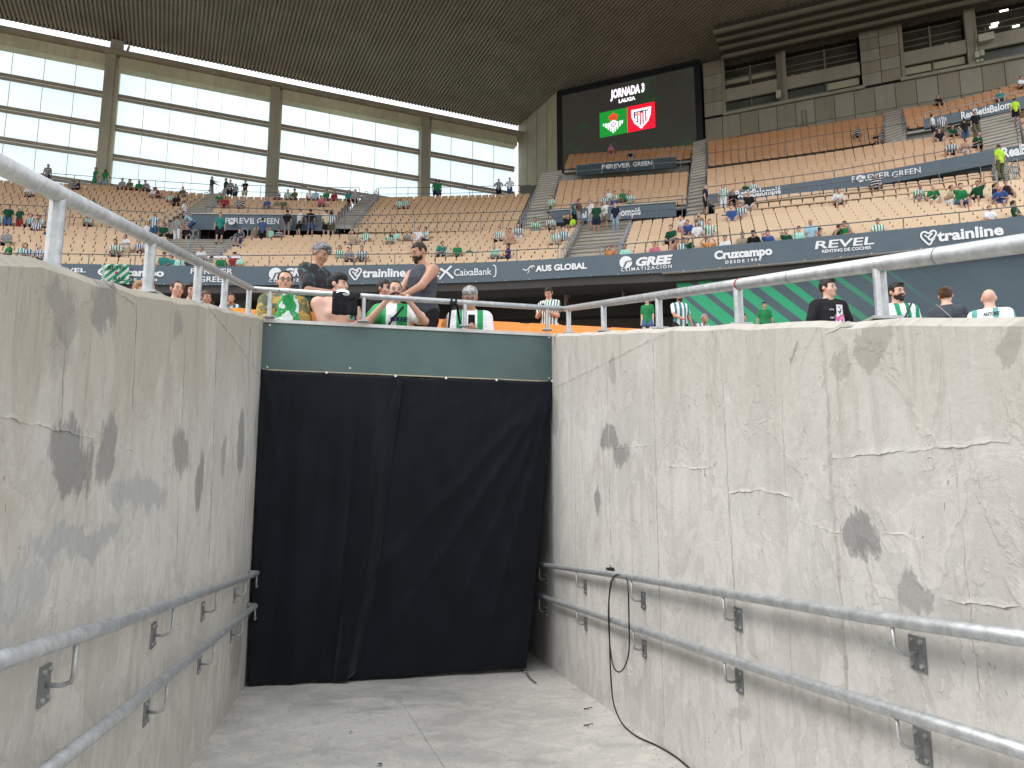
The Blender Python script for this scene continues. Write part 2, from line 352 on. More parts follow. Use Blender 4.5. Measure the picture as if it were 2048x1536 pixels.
# formwork tie holes: little round plugs with a rim
for f, nrm, par, l, m in ((wr, RN, tR, [(1860, 882, .022), (1862, 925, .018), (1437, 806, .014), (1449, 808, .014), (1305, 844, .013), (1312, 842, .012), (1641, 762, .02), (1283, 710, .012), (1492, 863, .01)], M_SR),):
    for u, v, r in l:
        p = f(u, v, .001); s = nrm.cross(Vector((0, 0, 1))).normalized()
        ring = [p+(s*math.cos(a)+Vector((0, 0, 1))*math.sin(a)*1.2)*r*(1+.12*math.sin(a*3)) for a in np.linspace(0, 2*math.pi, 15)[:-1]]
        MB().tube([q_-nrm*.0015 for q_ in ring], .0026, 6, closed=True).build('tie_hole', m, par)

# floor
def floor_material():
    m, nt, ns, lk, bs = _nt('ramp_floor_concrete')
    tc = N(nt, 'ShaderNodeTexCoord'); v = tc.outputs['Object']
    big = noise(nt, v, .9, 5, .6, .4); mid = noise(nt, v, 3.5, 7, .7, .8); fine = noise(nt, v, 30, 5, .7)
    base = (.47, .455, .42)
    col = mixc(nt, ramp(nt, big, .35, .65), [x*.84 for x in base], [x*1.1 for x in base])
    col = mixc(nt, mth(nt, 'MULTIPLY', ramp(nt, mid, .45, .6), .45), col, (.62, .59, .53))
    damp = noise(nt, vscale(nt, v, (.9, 1.3, 1)), 1.5, 8, .68, .5)
    dk = ramp(nt, damp, .55, .66)
    col = mixc(nt, mth(nt, 'MULTIPLY', dk, .5), col, (.29, .295, .295))
    spots = noise(nt, v, 9, 6, .75)
    col = mixc(nt, mth(nt, 'MULTIPLY', ramp(nt, spots, .6, .72), .5), col, (.26, .25, .23))
    col = mixc(nt, mth(nt, 'MULTIPLY', ramp(nt, fine, .45, .75), .4), col, (.25, .24, .22))
    scf = noise(nt, vscale(nt, v, (3.5, 1.0, 1)), 2.2, 10, .75, 2.2); col = mixc(nt, mth(nt, 'MULTIPLY', ramp(nt, scf, .58, .63), .35), col, (.30, .29, .27)); col = mixc(nt, mth(nt, 'MULTIPLY', ramp(nt, scf, .40, .36), .35), col, (.68, .66, .61))
    lk.new(col, bs.inputs['Base Color'])
    rg = N(nt, 'ShaderNodeMapRange'); rg.inputs[3].default_value = .8; rg.inputs[4].default_value = .5; lk.new(dk, rg.inputs[0]); lk.new(rg.outputs[0], bs.inputs['Roughness'])
    bump(nt, bs, mth(nt, 'ADD', mid, mth(nt, 'MULTIPLY', fine, .4)), .008, .6)
    return m
M_FL = floor_material()
def flp(x, y, dz=0): p = Vector((x, y, 0)); p.z = floor_z(p)+dz; return p
MB().add([flp(-4.5, -3), flp(4.5, -3), flp(4.5, 15), flp(-4.5, 15)], [(0, 1, 2, 3)]).build('ramp_floor', M_FL, kind='structure')
# saw-cut joints in the floor slab
def fseg(u0, v0, u1, v1):
    o = Vector((0, 0, EYE)); r = []
    for u, v in ((u0, v0), (u1, v1)):
        d = ray(u, v); t = (-EYE)/(d.z-SLP*(d.x*FD.x+d.y*FD.y)); r.append(o+d*t)
    return r
for a in ((800, 1400, 905, 1560), (480, 1392, 1190, 1396)):
    p, q = fseg(*a); mb = MB(); d = (q-p).normalized(); s = d.cross(Vector((0, 0, 1)))*.0014
    k = 8; pts = [p.lerp(q, i/k)+s*rng.uniform(-.6, .6) for i in range(k+1)]
    mb.sheet([[x-s+Vector((0, 0, .004)) for x in pts], [x+s+Vector((0, 0, .004)) for x in pts]]).build('floor_joint', mat('joint_dark', (.34, .33, .31), .9, var=.2), kind='structure')
# wide ground below everything, the pitch level
MB().add([(-600, -600, -1.6), (600, -600, -1.6), (600, 900, -1.6), (-600, 900, -1.6)], [(0, 1, 2, 3)]).build('ground', mat('ground_earth', (.2, .19, .16), .95, scale=.3), kind='structure')

# ------- end panel + slab over the tunnel
PT = en(527, 638).z; PTr = en(1103, 667).z
M_PANEL = mat('painted_panel_green', (.080, .126, .119), .5, 0, .06, 3, spec=.4)
t = empty('lintel_panel', 'blank dark green panel closing the tunnel above the black curtain', 'panel')
zb_l, zb_r = en(525, 738).z, en(1105, 762).z
def pbox(a, b, zt, zb, off, thick):
    vs = []
    for p, T, B in ((a, zt[0], zb[0]), (b, zt[1], zb[1])):
        for o_, z in ((off, B), (off, T), (off-thick, T), (off-thick, B)): q = p+EN*o_; vs.append((q.x, q.y, z))
    return vs, [(0, 1, 5, 4), (1, 2, 6, 5), (2, 3, 7, 6), (3, 0, 4, 7), (0, 3, 2, 1), (4, 5, 6, 7)]
MB().add(*pbox(Lc-ED*.03, Rc+ED*.03, (PT-.035, PTr-.035), (zb_l, zb_r), 0, .06)).build('sheet', M_PANEL, t)
MB().add(*pbox(Lc, Rc, (PT, PTr), (PT-.035, PTr-.035), .018, .25)).build('capping', mat('capping_white', (.6, .59, .55), .6, var=.1), t)
MB().add(*pbox(Lc+ED*.012, Rc-ED*.012, (zb_l, zb_r), (zb_l-.012, zb_r-.012), .008, .05)).build('lower_trim', mat('trim_tan', (.42, .37, .25), .6), t)
M_SCREW = mat('screw_zinc', (.7, .7, .68), .35, .6, 0)
for u, v in ((535, 734), (1098, 675), (1098, 756), (540, 650), (818, 655), (700, 736)):
    p = en(u, v, .001); MB().disc(p, EN, .009, 10, .005).build('screw', M_SCREW, t)
MB().add(*[[(Lc.x-.1, Lc.y+.15, 2.26), (Rc.x+.1, Rc.y+.15, 2.26), (Rc.x+2, 14, 2.26), (Lc.x-2, 14, 2.26), (Lc.x-.1, Lc.y+.15, 2.38), (Rc.x+.1, Rc.y+.15, 2.38), (Rc.x+2, 14, 2.38), (Lc.x-2, 14, 2.38)],
          [(0, 1, 2, 3), (4, 7, 6, 5), (0, 4, 5, 1), (1, 5, 6, 2), (2, 6, 7, 3), (3, 7, 4, 0)]]).build('tunnel_ceiling', M_PLAIN, kind='structure')
MB().add([(-7, 13.4, -1.5), (3, 13.4, -1.5), (3, 13.4, 2.5), (-7, 13.4, 2.5)], [(0, 1, 2, 3)]).build('tunnel_end_wall', mat('tunnel_dark', (.05, .05, .05), .9), kind='structure')

# ------- black curtain: two overlapping sheets of heavy cloth
def fold(x, seed):
    r = random.Random(seed); return sum(r.uniform(.3, 1)*math.sin(x*f+r.uniform(0, 6)) for f in (3.1, 5.3, 9.7, 15.1, 24.0))/5
def smooth(x): x = max(0, min(1, x)); return x*x*(3-2*x)
def m_cloth():
    m, nt, ns, lk, bs = _nt('black_curtain_cloth')
    tc = N(nt, 'ShaderNodeTexCoord'); v = tc.outputs['Object']
    nz = noise(nt, v, 2.2, 5, .6)
    lk.new(mixc(nt, ramp(nt, nz, .3, .7), (.0028, .0044, .0076), (.005, .0076, .0125)), bs.inputs['Base Color'])
    bs.inputs['Roughness'].default_value = .82; bs.inputs['Specular IOR Level'].default_value = .22
    bs.inputs['Sheen Weight'].default_value = .12; bs.inputs['Sheen Roughness'].default_value = .5
    bump(nt, bs, noise(nt, v, 14, 4, .6), .01, .35)
    return m
M_CUR = m_cloth()
pins = [(527, 740), (653, 745), (791, 752), (892, 756), (993, 760), (1104, 762)]
def pin_sag(u):
    for a, b in zip(pins[:-1], pins[1:]):
        if a[0] <= u <= b[0]:
            t_ = (u-a[0])/(b[0]-a[0]); return 4*t_*(1-t_)
    return 0
def sheet_part(name, par, ul, ur, bl, br, off, kind_):
    nx, nzv = 110, 90; rows = []
    for j in range(nzv+1):
        t_ = j/nzv; row = []
        for i in range(nx+1):
            x = i/nx; ut = ul[0]+(ur[0]-ul[0])*x; vt = ul[1]+(ur[1]-ul[1])*x
            vt += 3.0*pin_sag(ut)
            ub = bl[0]+(br[0]-bl[0])*x
            vb = bl[1]+(br[1]-bl[1])*x
            if kind_ == 'L':
                ub = bl[0]+(br[0]-bl[0])*(x**.92)
                if x > .55: vb += 6*math.sin((x-.55)/.45*math.pi)-10*smooth((x-.75)/.25)
            bx = .0
            edge = math.sin(math.pi*min(1, x*1.0))
            u = ut+(ub-ut)*(t_**1.06); v = vt+(vb-vt)*t_
            p = en(u, v, 0)
            d = off+.012
            if kind_ == 'L':
                d += .085*smooth(t_*1.6)*fold(x*1.5+t_*.22, 3)*(.4+.6*x)
                d += .075*math.exp(-((x-.84-.07*math.sin(t_*3))/.05)**2)*smooth(t_*4)+.04*math.exp(-((x-.60-.05*math.sin(t_*2.4))/.06)**2)*smooth(t_*3)+.03*math.exp(-((x-.30-.04*t_)/.07)**2)*smooth(t_*3)-.03*math.exp(-((x-.70-.02*t_)/.03)**2)*smooth(t_*3)
                d += .07*smooth((t_-.55)*2.2)*math.exp(-((x-.86+.30*(t_-.6))/.06)**2)
                d += .03*smooth((t_-.6)*2.5)*math.sin(x*28-t_*9)*smooth((x-.5)*4)*.6
                d += .012*math.exp(-((x*1.0-(.02+.22*t_*2))/.03)**2)*smooth(1-t_*1.6)
                d += .022*math.exp(-((x-(1-.20*t_*1.6))/.028)**2)*smooth(1-t_*.9)
            else:
                d += .06*smooth(t_*1.5)*fold(x*1.2-t_*.5, 11)
                # diagonal swags from the top corners
                for (cx, k_, am, wd) in ((1.0, -.95, .035, .035), (1.0, -1.45, .03, .05), (1.0, -.55, .028, .03), (.0, .75, .012, .05), (.03, 1.25, .014, .06), (1.0, -.28, .03, .022)):
                    d += am*.8*math.exp(-((x-(cx+k_*t_))/wd)**2)*smooth(t_*6)*smooth((1.25-t_)*1.6)
                d += .008*math.sin((t_*26)-x*3.0)*smooth(1-t_*2.6)*math.sin(math.pi*x)
                d += .02*math.exp(-((t_-.13-.02*x)/.012)**2)*.25
            d += .0025*math.sin(x*77+t_*13)+.002*math.sin(t_*61+x*21)
            pp = p+EN*d-Vector((0, 0, .035*t_))
            fz = floor_z(pp)+.004
            if pp.z < fz: pp += EN*((fz-pp.z)*.5); pp.z = fz+.003*abs(math.sin(x*60))
            row.append(pp)
        rows.append(row)
    mb = MB().sheet(rows); me = mesh(name, mb.v, mb.f, True)
    o = obj(name, me, M_CUR, par)
    so = o.modifiers.new('thick', 'SOLIDIFY'); so.thickness = .003
    return o
cur = empty('curtain', 'black cloth curtain hanging over the tunnel mouth, two overlapping sheets', 'curtain')
sheet_part('right_sheet', cur, (796, 752), (1107, 762), (690, 1352), (1052, 1329), 0.0, 'R')
sheet_part('left_sheet', cur, (523, 740), (804, 753), (498, 1362), (726, 1340), .035, 'L')
p = en(798, 757, .06); MB().add(*[[p+Vector((-.04, 0, .01)), p+Vector((.03, 0, .012)), p+Vector((.035, -.01, -.05)), p+Vector((.0, -.02, -.1)), p+Vector((-.02, -.01, -.04))], [(0, 1, 2, 3, 4)]]).build('folded_corner', M_CUR, cur)
for u, v in pins:
    p = en(u, v, .055); MB().disc(p, EN, .0125, 12, .006).build('fixing_washer', mat('washer_white', (.8, .8, .78), .4, 0, 0), cur)

# ------- galvanised pipe rails
def m_galv(name, base=(.46, .47, .47), r0=.38):
    m, nt, ns, lk, bs = _nt(name); MATS[name] = m
    tc = N(nt, 'ShaderNodeTexCoord'); v = tc.outputs['Object']
    n1 = noise(nt, v, 16, 9, .75, .4); n2 = noise(nt, v, 60, 6, .7)
    col = mixc(nt, ramp(nt, n1, .3, .7), [x*.74 for x in base], [min(1, x*1.16) for x in base])
    col = mixc(nt, mth(nt, 'MULTIPLY', ramp(nt, n2, .6, .75), .5), col, (.3, .3, .29))
    lk.new(col, bs.inputs['Base Color']); bs.inputs['Metallic'].default_value = .65
    rg = N(nt, 'ShaderNodeMapRange'); rg.inputs[3].default_value = r0; rg.inputs[4].default_value = r0+.22; lk.new(n1, rg.inputs[0]); lk.new(rg.outputs[0], bs.inputs['Roughness'])
    bump(nt, bs, n2, .002, .4)
    return m
M_GAL = m_galv('galvanised_steel'); M_GALD = m_galv('galvanised_dull', (.27, .28, .28), .45)
M_GALP = m_galv('galvanised_pipe_worn', (.50, .52, .53), .36)
def top_post(par, base, topp, r):
    d = (topp-base)
    MB().tube([base-Vector((0, 0, .01)), topp-Vector((0, 0, r*.6))], r*.86, 16).build('post', M_GAL, par, smooth=False)
    MB().box(base+Vector((0, 0, .006)), r*4.0, r*3.2, .012).build('foot_plate', M_GAL, par)
def smooth_obj(o):
    o.data.polygons.foreach_set('use_smooth', [len(p.vertices) == 4 for p in o.data.polygons]); return o
# left wall rail
RO = -.12
lr = empty('guard_rail', 'thick galvanised pipe rail on short posts along the left wall top', 'railing')
a, b = wl(-60, 300, RO), wl(504, 578, RO)
a = a+(a-b).normalized()*.5
smooth_obj(MB().tube([a, b], .030, 24).build('pipe', M_GAL, lr))
j = wl(240, 448, RO); d = (b-a).normalized(); smooth_obj(MB().tube([j-d*.004, j+d*.004], .0315, 24).build('joint_sleeve', M_GAL, lr))
def on_line(a, b, u):            # point of the 3D line a-b seen at column u
    lo, hi = 0., 1.
    f = lambda t: proj(a.lerp(b, t))[0]-u
    for _ in range(50):
        m_ = (lo+hi)/2
        if f(lo)*f(m_) <= 0: hi = m_
        else: lo = m_
    return a.lerp(b, (lo+hi)/2)
for u in (118, 303, 398, 451, 499):
    q = on_line(a, b, u); s = (q-LP).dot(LD); smooth_obj(top_post(lr, Vector((q.x, q.y, tzL(s))), q, .030) or lr.children[-1]) if False else top_post(lr, Vector((q.x, q.y, tzL(s))), q, .030)
# end rail over the panel
er = empty('guard_rail', 'straight galvanised pipe rail above the green panel, clothes draped over it', 'railing')
b2 = en(1130, 618, -.12); 
ea = b; eb = wr(1130, 618, RO)
smooth_obj(MB().tube([ea, eb], .029, 24).build('pipe', M_GAL, er))
for u in (541, 728, 930, 1094):
    q = on_line(ea, eb, u); tt = (q-ea).length/(eb-ea).length; top_post(er, Vector((q.x, q.y, PT+(PTr-PT)*tt)), q, .026)
rr_ = empty('guard_rail', 'thick galvanised pipe rail with a red wrapped joint along the right wall top', 'railing')
ra, rb = eb, wr(2110, 478, RO); rb = rb+(rb-ra).normalized()*.5
smooth_obj(MB().tube([ra, rb], .0315, 24).build('pipe', M_GAL, rr_))
for u in (1137, 1207, 1317, 1475, 1757):
    q = on_line(ra, rb, u); s = (q-RP).dot(RD); top_post(rr_, Vector((q.x, q.y, tzR(s))), q, .030)
for u in (1583, 1878):
    q = on_line(ra, rb, u); d = (rb-ra).normalized(); MB().tube([q-d*.003, q+d*.003], .0328, 24).build('joint_sleeve', M_GALD, rr_)
q = on_line(ra, rb, 1480); d = (rb-ra).normalized(); MB().tube([q-d*.012, q+d*.004], .0335, 20).build('red_tape', mat('red_tape', (.35, .05, .04), .6), rr_)
for q_, c_ in ((ea, er), (eb, er)):
    sp_ = MB(); n = 10
    vs = [(q_.x+.0305*math.sin(th)*math.cos(ph), q_.y+.0305*math.sin(th)*math.sin(ph), q_.z+.0305*math.cos(th)) for th in np.linspace(0.01, math.pi-.01, n) for ph in np.linspace(0, 2*math.pi, 17)[:-1]]
    fs = [(i*16+k, i*16+(k+1) % 16, (i+1)*16+(k+1) % 16, (i+1)*16+k) for i in range(n-1) for k in range(16)]
    smooth_obj(sp_.add(vs, fs).build('elbow', M_GAL, c_))

# lower handrails on both walls, with brackets bolted to the wall
def handrail(label, f, P0, nrm, D, pts, tail, brks, r=.024):
    t = empty('handrail', label, 'handrail')
    q = [f(u, v, .085) for u, v in pts]
    q[0] = q[0]+(q[0]-q[1]).normalized()*1.2
    e = q[-1]; d = (q[-1]-q[-2]).normalized()
    q[-1] = e-d*.05
    q += [e-d*.01-nrm*.01, e+d*.03-nrm*.05, e+d*.035-nrm*.085]
    smooth_obj(MB().tube(q, r, 20).build('pipe', M_GALP, t))
    for (u, v) in brks:
        # plate centre is seen at (u,v) on the wall
        pl = f(u, v, .004); z = Vector((0, 0, 1))
        br = MB().box(pl+nrm*.001, .075, .008, .115, (D, nrm, z)).build('bracket_plate', M_GALD, t)
        # pipe point above the bracket arm
        s = (pl-P0).dot(D)
        best = min((q_ for q_ in [q[i].lerp(q[i+1], k/60) for i in range(len(pts)-1) for k in range(61)]), key=lambda z_: abs((z_-P0).dot(D)-s))
        arm = [pl+nrm*.006+z*-.0, pl+nrm*.045+z*-.004, pl+nrm*.072+z*.004, pl+nrm*.081+z*.025, Vector((best.x, best.y, best.z-r*.7))]
        arm[-2] = Vector((best.x, best.y, arm[-2].z))
        smooth_obj(MB().tube(arm, .0072, 10).build('bracket_arm', M_GAL, t))
        for i in (-1, 1):
            for k in (-1, 1):
                MB().disc(pl+nrm*.005+D*(i*.024)+z*(k*.04), nrm, .0085, 6, .007).build('bolt', M_GAL, br)
    return t
handrail('upper galvanised handrail bolted to the left ramp wall', wl, LP, LN, LD, [(-40, 1333), (240, 1245), (515, 1146)], None, [(88, 1370), (306, 1270), (405, 1223), (469, 1191), (510, 1166)])
handrail('lower galvanised handrail bolted to the left ramp wall', wl, LP, LN, LD, [(40, 1582), (300, 1382), (512, 1211)], None, [(292, 1424), (398, 1328), (462, 1270), (505, 1228)])
handrail('upper galvanised handrail on the right ramp wall, holding the looped cable', wr, RP, RN, RD, [(2100, 1284), (1736, 1234), (1467, 1189), (1247, 1152), (1075, 1128)], None, [(1836, 1306), (1477, 1238), (1287, 1201), (1171, 1174), (1093, 1158)])
handrail('lower galvanised handrail on the right ramp wall under the looped cable', wr, RP, RN, RD, [(2100, 1519), (1706, 1396), (1467, 1321), (1223, 1240), (1075, 1190)], None, [(1846, 1492), (1479, 1362), (1289, 1298), (1172, 1248), (1093, 1222)])

# cable looped over the upper right rail, down to the floor
M_CAB = mat('cable_black', (.012, .012, .012), .45, 0, 0)
def smooth_path(pts, n=8):
    out = []
    for i in range(len(pts)-1):
        p0, p1, p2, p3 = pts[max(i-1, 0)], pts[i], pts[i+1], pts[min(i+2, len(pts)-1)]
        for k in range(n):
            t = k/n; out.append(.5*((2*p1)+(p2-p0)*t+(2*p0-5*p1+4*p2-p3)*t*t+(3*p1-p0-3*p2+p3)*t**3))
    return out+[pts[-1]]
cab = [wr(1257, 1192, .12), wr(1258, 1240, .115), wr(1258, 1300, .11), wr(1250, 1332, .11), wr(1238, 1344, .11), wr(1226, 1330, .11), wr(1219, 1280, .115), wr(1217, 1220, .12), wr(1221, 1170, .125),
       wr(1230, 1152, .115), wr(1243, 1150, .10), wr(1254, 1160, .108), wr(1257, 1192, .122)]
cab2 = [wr(1224, 1160, .118), wr(1218, 1200, .125), wr(1219, 1270, .12), wr(1221, 1340, .11), wr(1226, 1400, .09), wr(1238, 1436, .07)]
fl_ = [fseg(u, v, 1, 1)[0]+Vector((0, 0, .008)) for u, v in ((1252, 1458), (1275, 1476), (1310, 1492), (1345, 1512), (1375, 1536), (1420, 1580))]
smooth_obj(MB().tube(smooth_path(cab), .0052, 8).tube(smooth_path(cab2+fl_), .0055, 8).build('cable', M_CAB, None, label='black cable looped over the right handrail and trailing along the floor', cat='cable'))
t = empty('wall_socket', 'small black box clipped to the wall above the looped cable', 'socket box')
p = wr(1220, 1143, .03); z = Vector((0, 0, 1))
MB().box(p, .055, .05, .06, (RD, RN, z)).build('housing', M_CAB, t); MB().disc(p+RN*.025+z*.004, RN, .014, 14, .006).build('connector', M_GALD, t)
MB().tube([p+z*.02+RD*-.01, p+z*.045+RD*-.012, p+z*.05+RD*.01], .004, 6).build('clip', M_CAB, t)
# grit gathered along the foot of the walls
mb = MB(); rg = random.Random(5)
for k in range(420):
    right = rg.random() < .6; s = rg.uniform(2.2, 8.0); p0, D_, n_ = (RP, RD, RN) if right else (LP, LD, LN)
    q = p0+D_*s+n_*(abs(rg.gauss(0, .10))+.008 if rg.random() < .75 else rg.uniform(0, 1.4)); z0 = floor_z(q)+.002; r_ = rg.uniform(.0015, .006)
    vs = [Vector((q.x+r_*math.cos(a)*rg.uniform(.6, 1.2), q.y+r_*math.sin(a)*rg.uniform(.6, 1.2), z0)) for a in (0, 1.6, 3.1, 4.7)]+[Vector((q.x, q.y, z0+r_*rg.uniform(.5, 1)))]
    mb.add(vs, [(0, 1, 4), (1, 2, 4), (2, 3, 4), (3, 0, 4)])
mb.build('grit', mat('grit_grey', (.26, .25, .22), .9, var=.4), None, label='scattered grit along the foot of the ramp walls', cat='grit', kind='stuff')
# strap with buckle, litter
p, q = fseg(1040, 1338, 1072, 1368)
mb = MB(); pts = [p, p.lerp(q, .35)+Vector((.01, .02, 0)), p.lerp(q, .7)+Vector((-.01, 0, 0)), q]
mb.sheet([[x+Vector((-.012, 0, .006)) for x in pts], [x+Vector((.012, 0, .010)) for x in pts]]); t = empty('strap', 'grey strap with a metal ring lying beside the curtain corner', 'strap')
mb.build('webbing', mat('webbing', (.12, .12, .12), .8), t); c_ = p.lerp(q, .35)+Vector((0, 0, .014)); ring = [c_+Vector((math.cos(a)*.028, math.sin(a)*.022, .004*math.sin(a))) for a in np.linspace(0, 6.28, 17)[:-1]]
MB().tube(ring, .0045, 8, closed=True).build('ring', M_GAL, t)
for k, (u, v, lab, c, sz) in enumerate([(702, 1467, 'crumpled dark scrap on the ramp floor, nearest the middle', (.06, .06, .06), .018), (628, 1434, 'pale violet scrap of paper on the floor, left part', (.55, .5, .62), .016),
                         (1180, 1419, 'curled dark twig-like shred near the right wall', (.07, .055, .04), .03), (1181, 1452, 'thin curled shred below the twig near the right wall', (.09, .07, .05), .03),
                         (932, 1322, 'flat grey leaf at the curtain foot', (.3, .29, .27), .022), (760, 1532, 'dark shred at the lower edge of the floor', (.06, .05, .04), .02)]):
    c_ = fseg(u, v, 1, 1)[0]
    if k in (2, 3):
        pts = [c_+Vector((sz*math.cos(a)*1.2-.01, sz*math.sin(a)*.7, .006+.006*math.sin(a*2))) for a in np.linspace(.6, 4.6, 12)]; mb = MB().tube(pts, .0035, 6)
    else:
        n = 9; vs = [c_+Vector((sz*math.cos(a)*rng.uniform(.5, 1.3), sz*math.sin(a)*rng.uniform(.5, 1.1), .005+rng.uniform(0, .012))) for a in np.linspace(0, 6.28, n+1)[:-1]]+[c_+Vector((0, 0, .018))]
        mb = MB().add(vs, [(i, (i+1) % n, n) for i in range(n)])
    mb.build('litter', mat('litter%d' % k, c, .8), None, label=lab, cat='litter')
# ================================================================ the stadium: stands, stairs, boards
M_CONC = concrete('stand_concrete', (.42, .39, .34), .8, .5)
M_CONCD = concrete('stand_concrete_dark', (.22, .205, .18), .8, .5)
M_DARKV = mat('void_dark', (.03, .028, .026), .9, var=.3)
M_RAIL = mat('rail_grey_paint', (.15, .155, .17), .5, .3, .1)
M_RAILL = mat('rail_grey_light', (.30, .32, .34), .45, .3, .1)
BOARD = (.086, .118, .143)
M_BOARD = mat('board_slate', BOARD, .55, 0, .05, 1.5)
M_WHITE = mat('print_white', (.78, .78, .78), .6, 0, 0)
UP = Vector((0, 0, 1))

def poly(pts, n):                         # [(u,v,zc)...] -> n evenly spread 3-D points (smooth in u)
    q = [P(*p) for p in pts]
    if len(q) > 2: q = smooth_path(q, 12)
    d = [0]
    for a, b in zip(q[:-1], q[1:]): d.append(d[-1]+(b-a).length)
    out = []
    for k in range(n):
        s = d[-1]*k/(n-1); i = max(0, min(len(q)-2, int(np.searchsorted(d, s))-1)); t = (s-d[i])/max(1e-9, d[i+1]-d[i]); out.append(q[i].lerp(q[i+1], t))
    return out
SEATS = []                                 # (position, facing dir, shade 0..1, block, size on screen)
ROWS = {}                                  # block -> list of row polylines (tread level at seat)
BT = .80                                   # seat-back top above its tread
def block(name, bottom, top, n, pitch=.53, seat=True, shade=(0, 0), drop=.15, fillback=.3):
    NS = 14
    B, T = poly(bottom, NS), poly(top, NS)
    rows = []
    for j in range(n):
        t = j/(n-1) if n > 1 else 0
        rows.append([B[i].lerp(T[i], t)-UP*BT for i in range(NS)])
    ROWS[name] = rows
    mb = MB()
    # outward (away from pitch) directions
    def outdir(i): d = (T[i]-B[i]); d.z = 0; return d.normalized()
    step = [(T[i]-B[i])/(max(1, n-1)) for i in range(NS)]
    for j, r in enumerate(rows):
        fr, bk, up_ = [], [], []
        for i in range(NS):
            o = outdir(i); hs = Vector((step[i].x, step[i].y, 0)).length
            nb = r[i]+o*.18; ft = nb-o*(hs if j else min(hs, .66))
            ft.z = r[i].z; nb.z = r[i].z
            lo = ft.copy(); lo.z -= (step[i].z if j else drop)+.02
            fr.append((lo, ft)); bk.append(nb)
        b0 = len(mb.v)
        mb.sheet([[a for a, b in fr], [b for a, b in fr]]); mb.sheet([[b for a, b in fr], bk])
        for e in (0, NS-1):               # closed ends
            lo = fr[e][0].copy(); a = bk[e].copy(); lo2 = bk[e].copy(); lo2.z = lo.z
            mb.add([fr[e][0], fr[e][1], a, lo2], [(0, 1, 2, 3)])
        if j == n-1 and fillback:
            mb.sheet([bk, [x+UP*fillback for x in bk]])
        if seat:
            L = sum((r[i+1]-r[i]).length for i in range(NS-1)); m_ = int(L/pitch); acc = [0]
            for i in range(NS-1): acc.append(acc[-1]+(r[i+1]-r[i]).length)
            for k in range(m_):
                s = (k+.5)*L/m_; i = min(NS-2, max(0, int(np.searchsorted(acc, s))-1)); t = (s-acc[i])/(acc[i+1]-acc[i])
                p = r[i].lerp(r[i+1], t); tan = (r[i+1]-r[i]); tan.z = 0; tan.normalize()
                f = Vector((tan.y, -tan.x, 0)); f = f if f.y < 0 else -f
                tt = j/max(1, n-1); SEATS.append((p, f, shade[0]+(shade[1]-shade[0])*tt, name, (L/m_)/.53))
    return mb
STAND = empty('grandstand', 'tiered concrete stand curving behind the seating, with stairs and landings', 'grandstand', kind=None) if False else empty('grandstand', 'tiered concrete upper stand curving round the corner, with stairs and landings', 'grandstand')
BLK = {
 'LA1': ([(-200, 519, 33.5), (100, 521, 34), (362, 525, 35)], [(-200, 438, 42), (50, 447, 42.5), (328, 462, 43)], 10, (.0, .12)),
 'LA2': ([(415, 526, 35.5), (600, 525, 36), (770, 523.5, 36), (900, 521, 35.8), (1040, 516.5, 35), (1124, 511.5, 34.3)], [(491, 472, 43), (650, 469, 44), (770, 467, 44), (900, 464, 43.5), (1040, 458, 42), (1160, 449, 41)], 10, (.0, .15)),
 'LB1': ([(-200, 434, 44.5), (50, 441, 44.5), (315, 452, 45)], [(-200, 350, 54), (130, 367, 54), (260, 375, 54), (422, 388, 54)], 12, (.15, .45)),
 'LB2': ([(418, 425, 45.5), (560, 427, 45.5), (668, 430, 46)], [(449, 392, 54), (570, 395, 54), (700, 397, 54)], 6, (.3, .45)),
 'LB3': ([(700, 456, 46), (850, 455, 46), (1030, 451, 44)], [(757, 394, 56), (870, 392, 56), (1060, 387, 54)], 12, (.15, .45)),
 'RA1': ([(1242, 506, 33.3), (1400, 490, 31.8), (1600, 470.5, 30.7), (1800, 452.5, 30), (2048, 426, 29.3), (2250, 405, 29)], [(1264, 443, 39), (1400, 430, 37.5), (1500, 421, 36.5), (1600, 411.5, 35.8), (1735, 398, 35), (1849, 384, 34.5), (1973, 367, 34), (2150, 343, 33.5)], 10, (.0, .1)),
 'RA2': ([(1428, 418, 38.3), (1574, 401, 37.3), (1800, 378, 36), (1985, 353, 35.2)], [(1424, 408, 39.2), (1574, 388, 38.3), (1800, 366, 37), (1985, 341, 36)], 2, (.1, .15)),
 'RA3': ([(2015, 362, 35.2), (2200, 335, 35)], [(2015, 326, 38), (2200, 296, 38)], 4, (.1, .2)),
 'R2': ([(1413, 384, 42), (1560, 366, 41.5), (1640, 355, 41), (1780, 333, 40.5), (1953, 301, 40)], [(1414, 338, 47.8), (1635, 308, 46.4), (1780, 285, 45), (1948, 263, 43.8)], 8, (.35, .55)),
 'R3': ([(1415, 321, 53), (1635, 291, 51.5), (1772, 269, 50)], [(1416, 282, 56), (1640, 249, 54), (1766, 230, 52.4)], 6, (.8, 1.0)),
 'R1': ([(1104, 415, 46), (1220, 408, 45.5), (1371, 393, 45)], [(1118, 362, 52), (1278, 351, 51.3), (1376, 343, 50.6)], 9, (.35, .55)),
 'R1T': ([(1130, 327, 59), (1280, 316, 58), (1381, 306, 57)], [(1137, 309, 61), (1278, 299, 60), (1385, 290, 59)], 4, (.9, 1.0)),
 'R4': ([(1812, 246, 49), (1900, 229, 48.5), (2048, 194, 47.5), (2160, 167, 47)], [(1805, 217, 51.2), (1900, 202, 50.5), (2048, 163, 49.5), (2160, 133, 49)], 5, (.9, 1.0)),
 'R5': ([(2045, 262, 43), (2200, 235, 43)], [(2035, 215, 47), (2200, 185, 47)], 5, (.6, .8)),
}
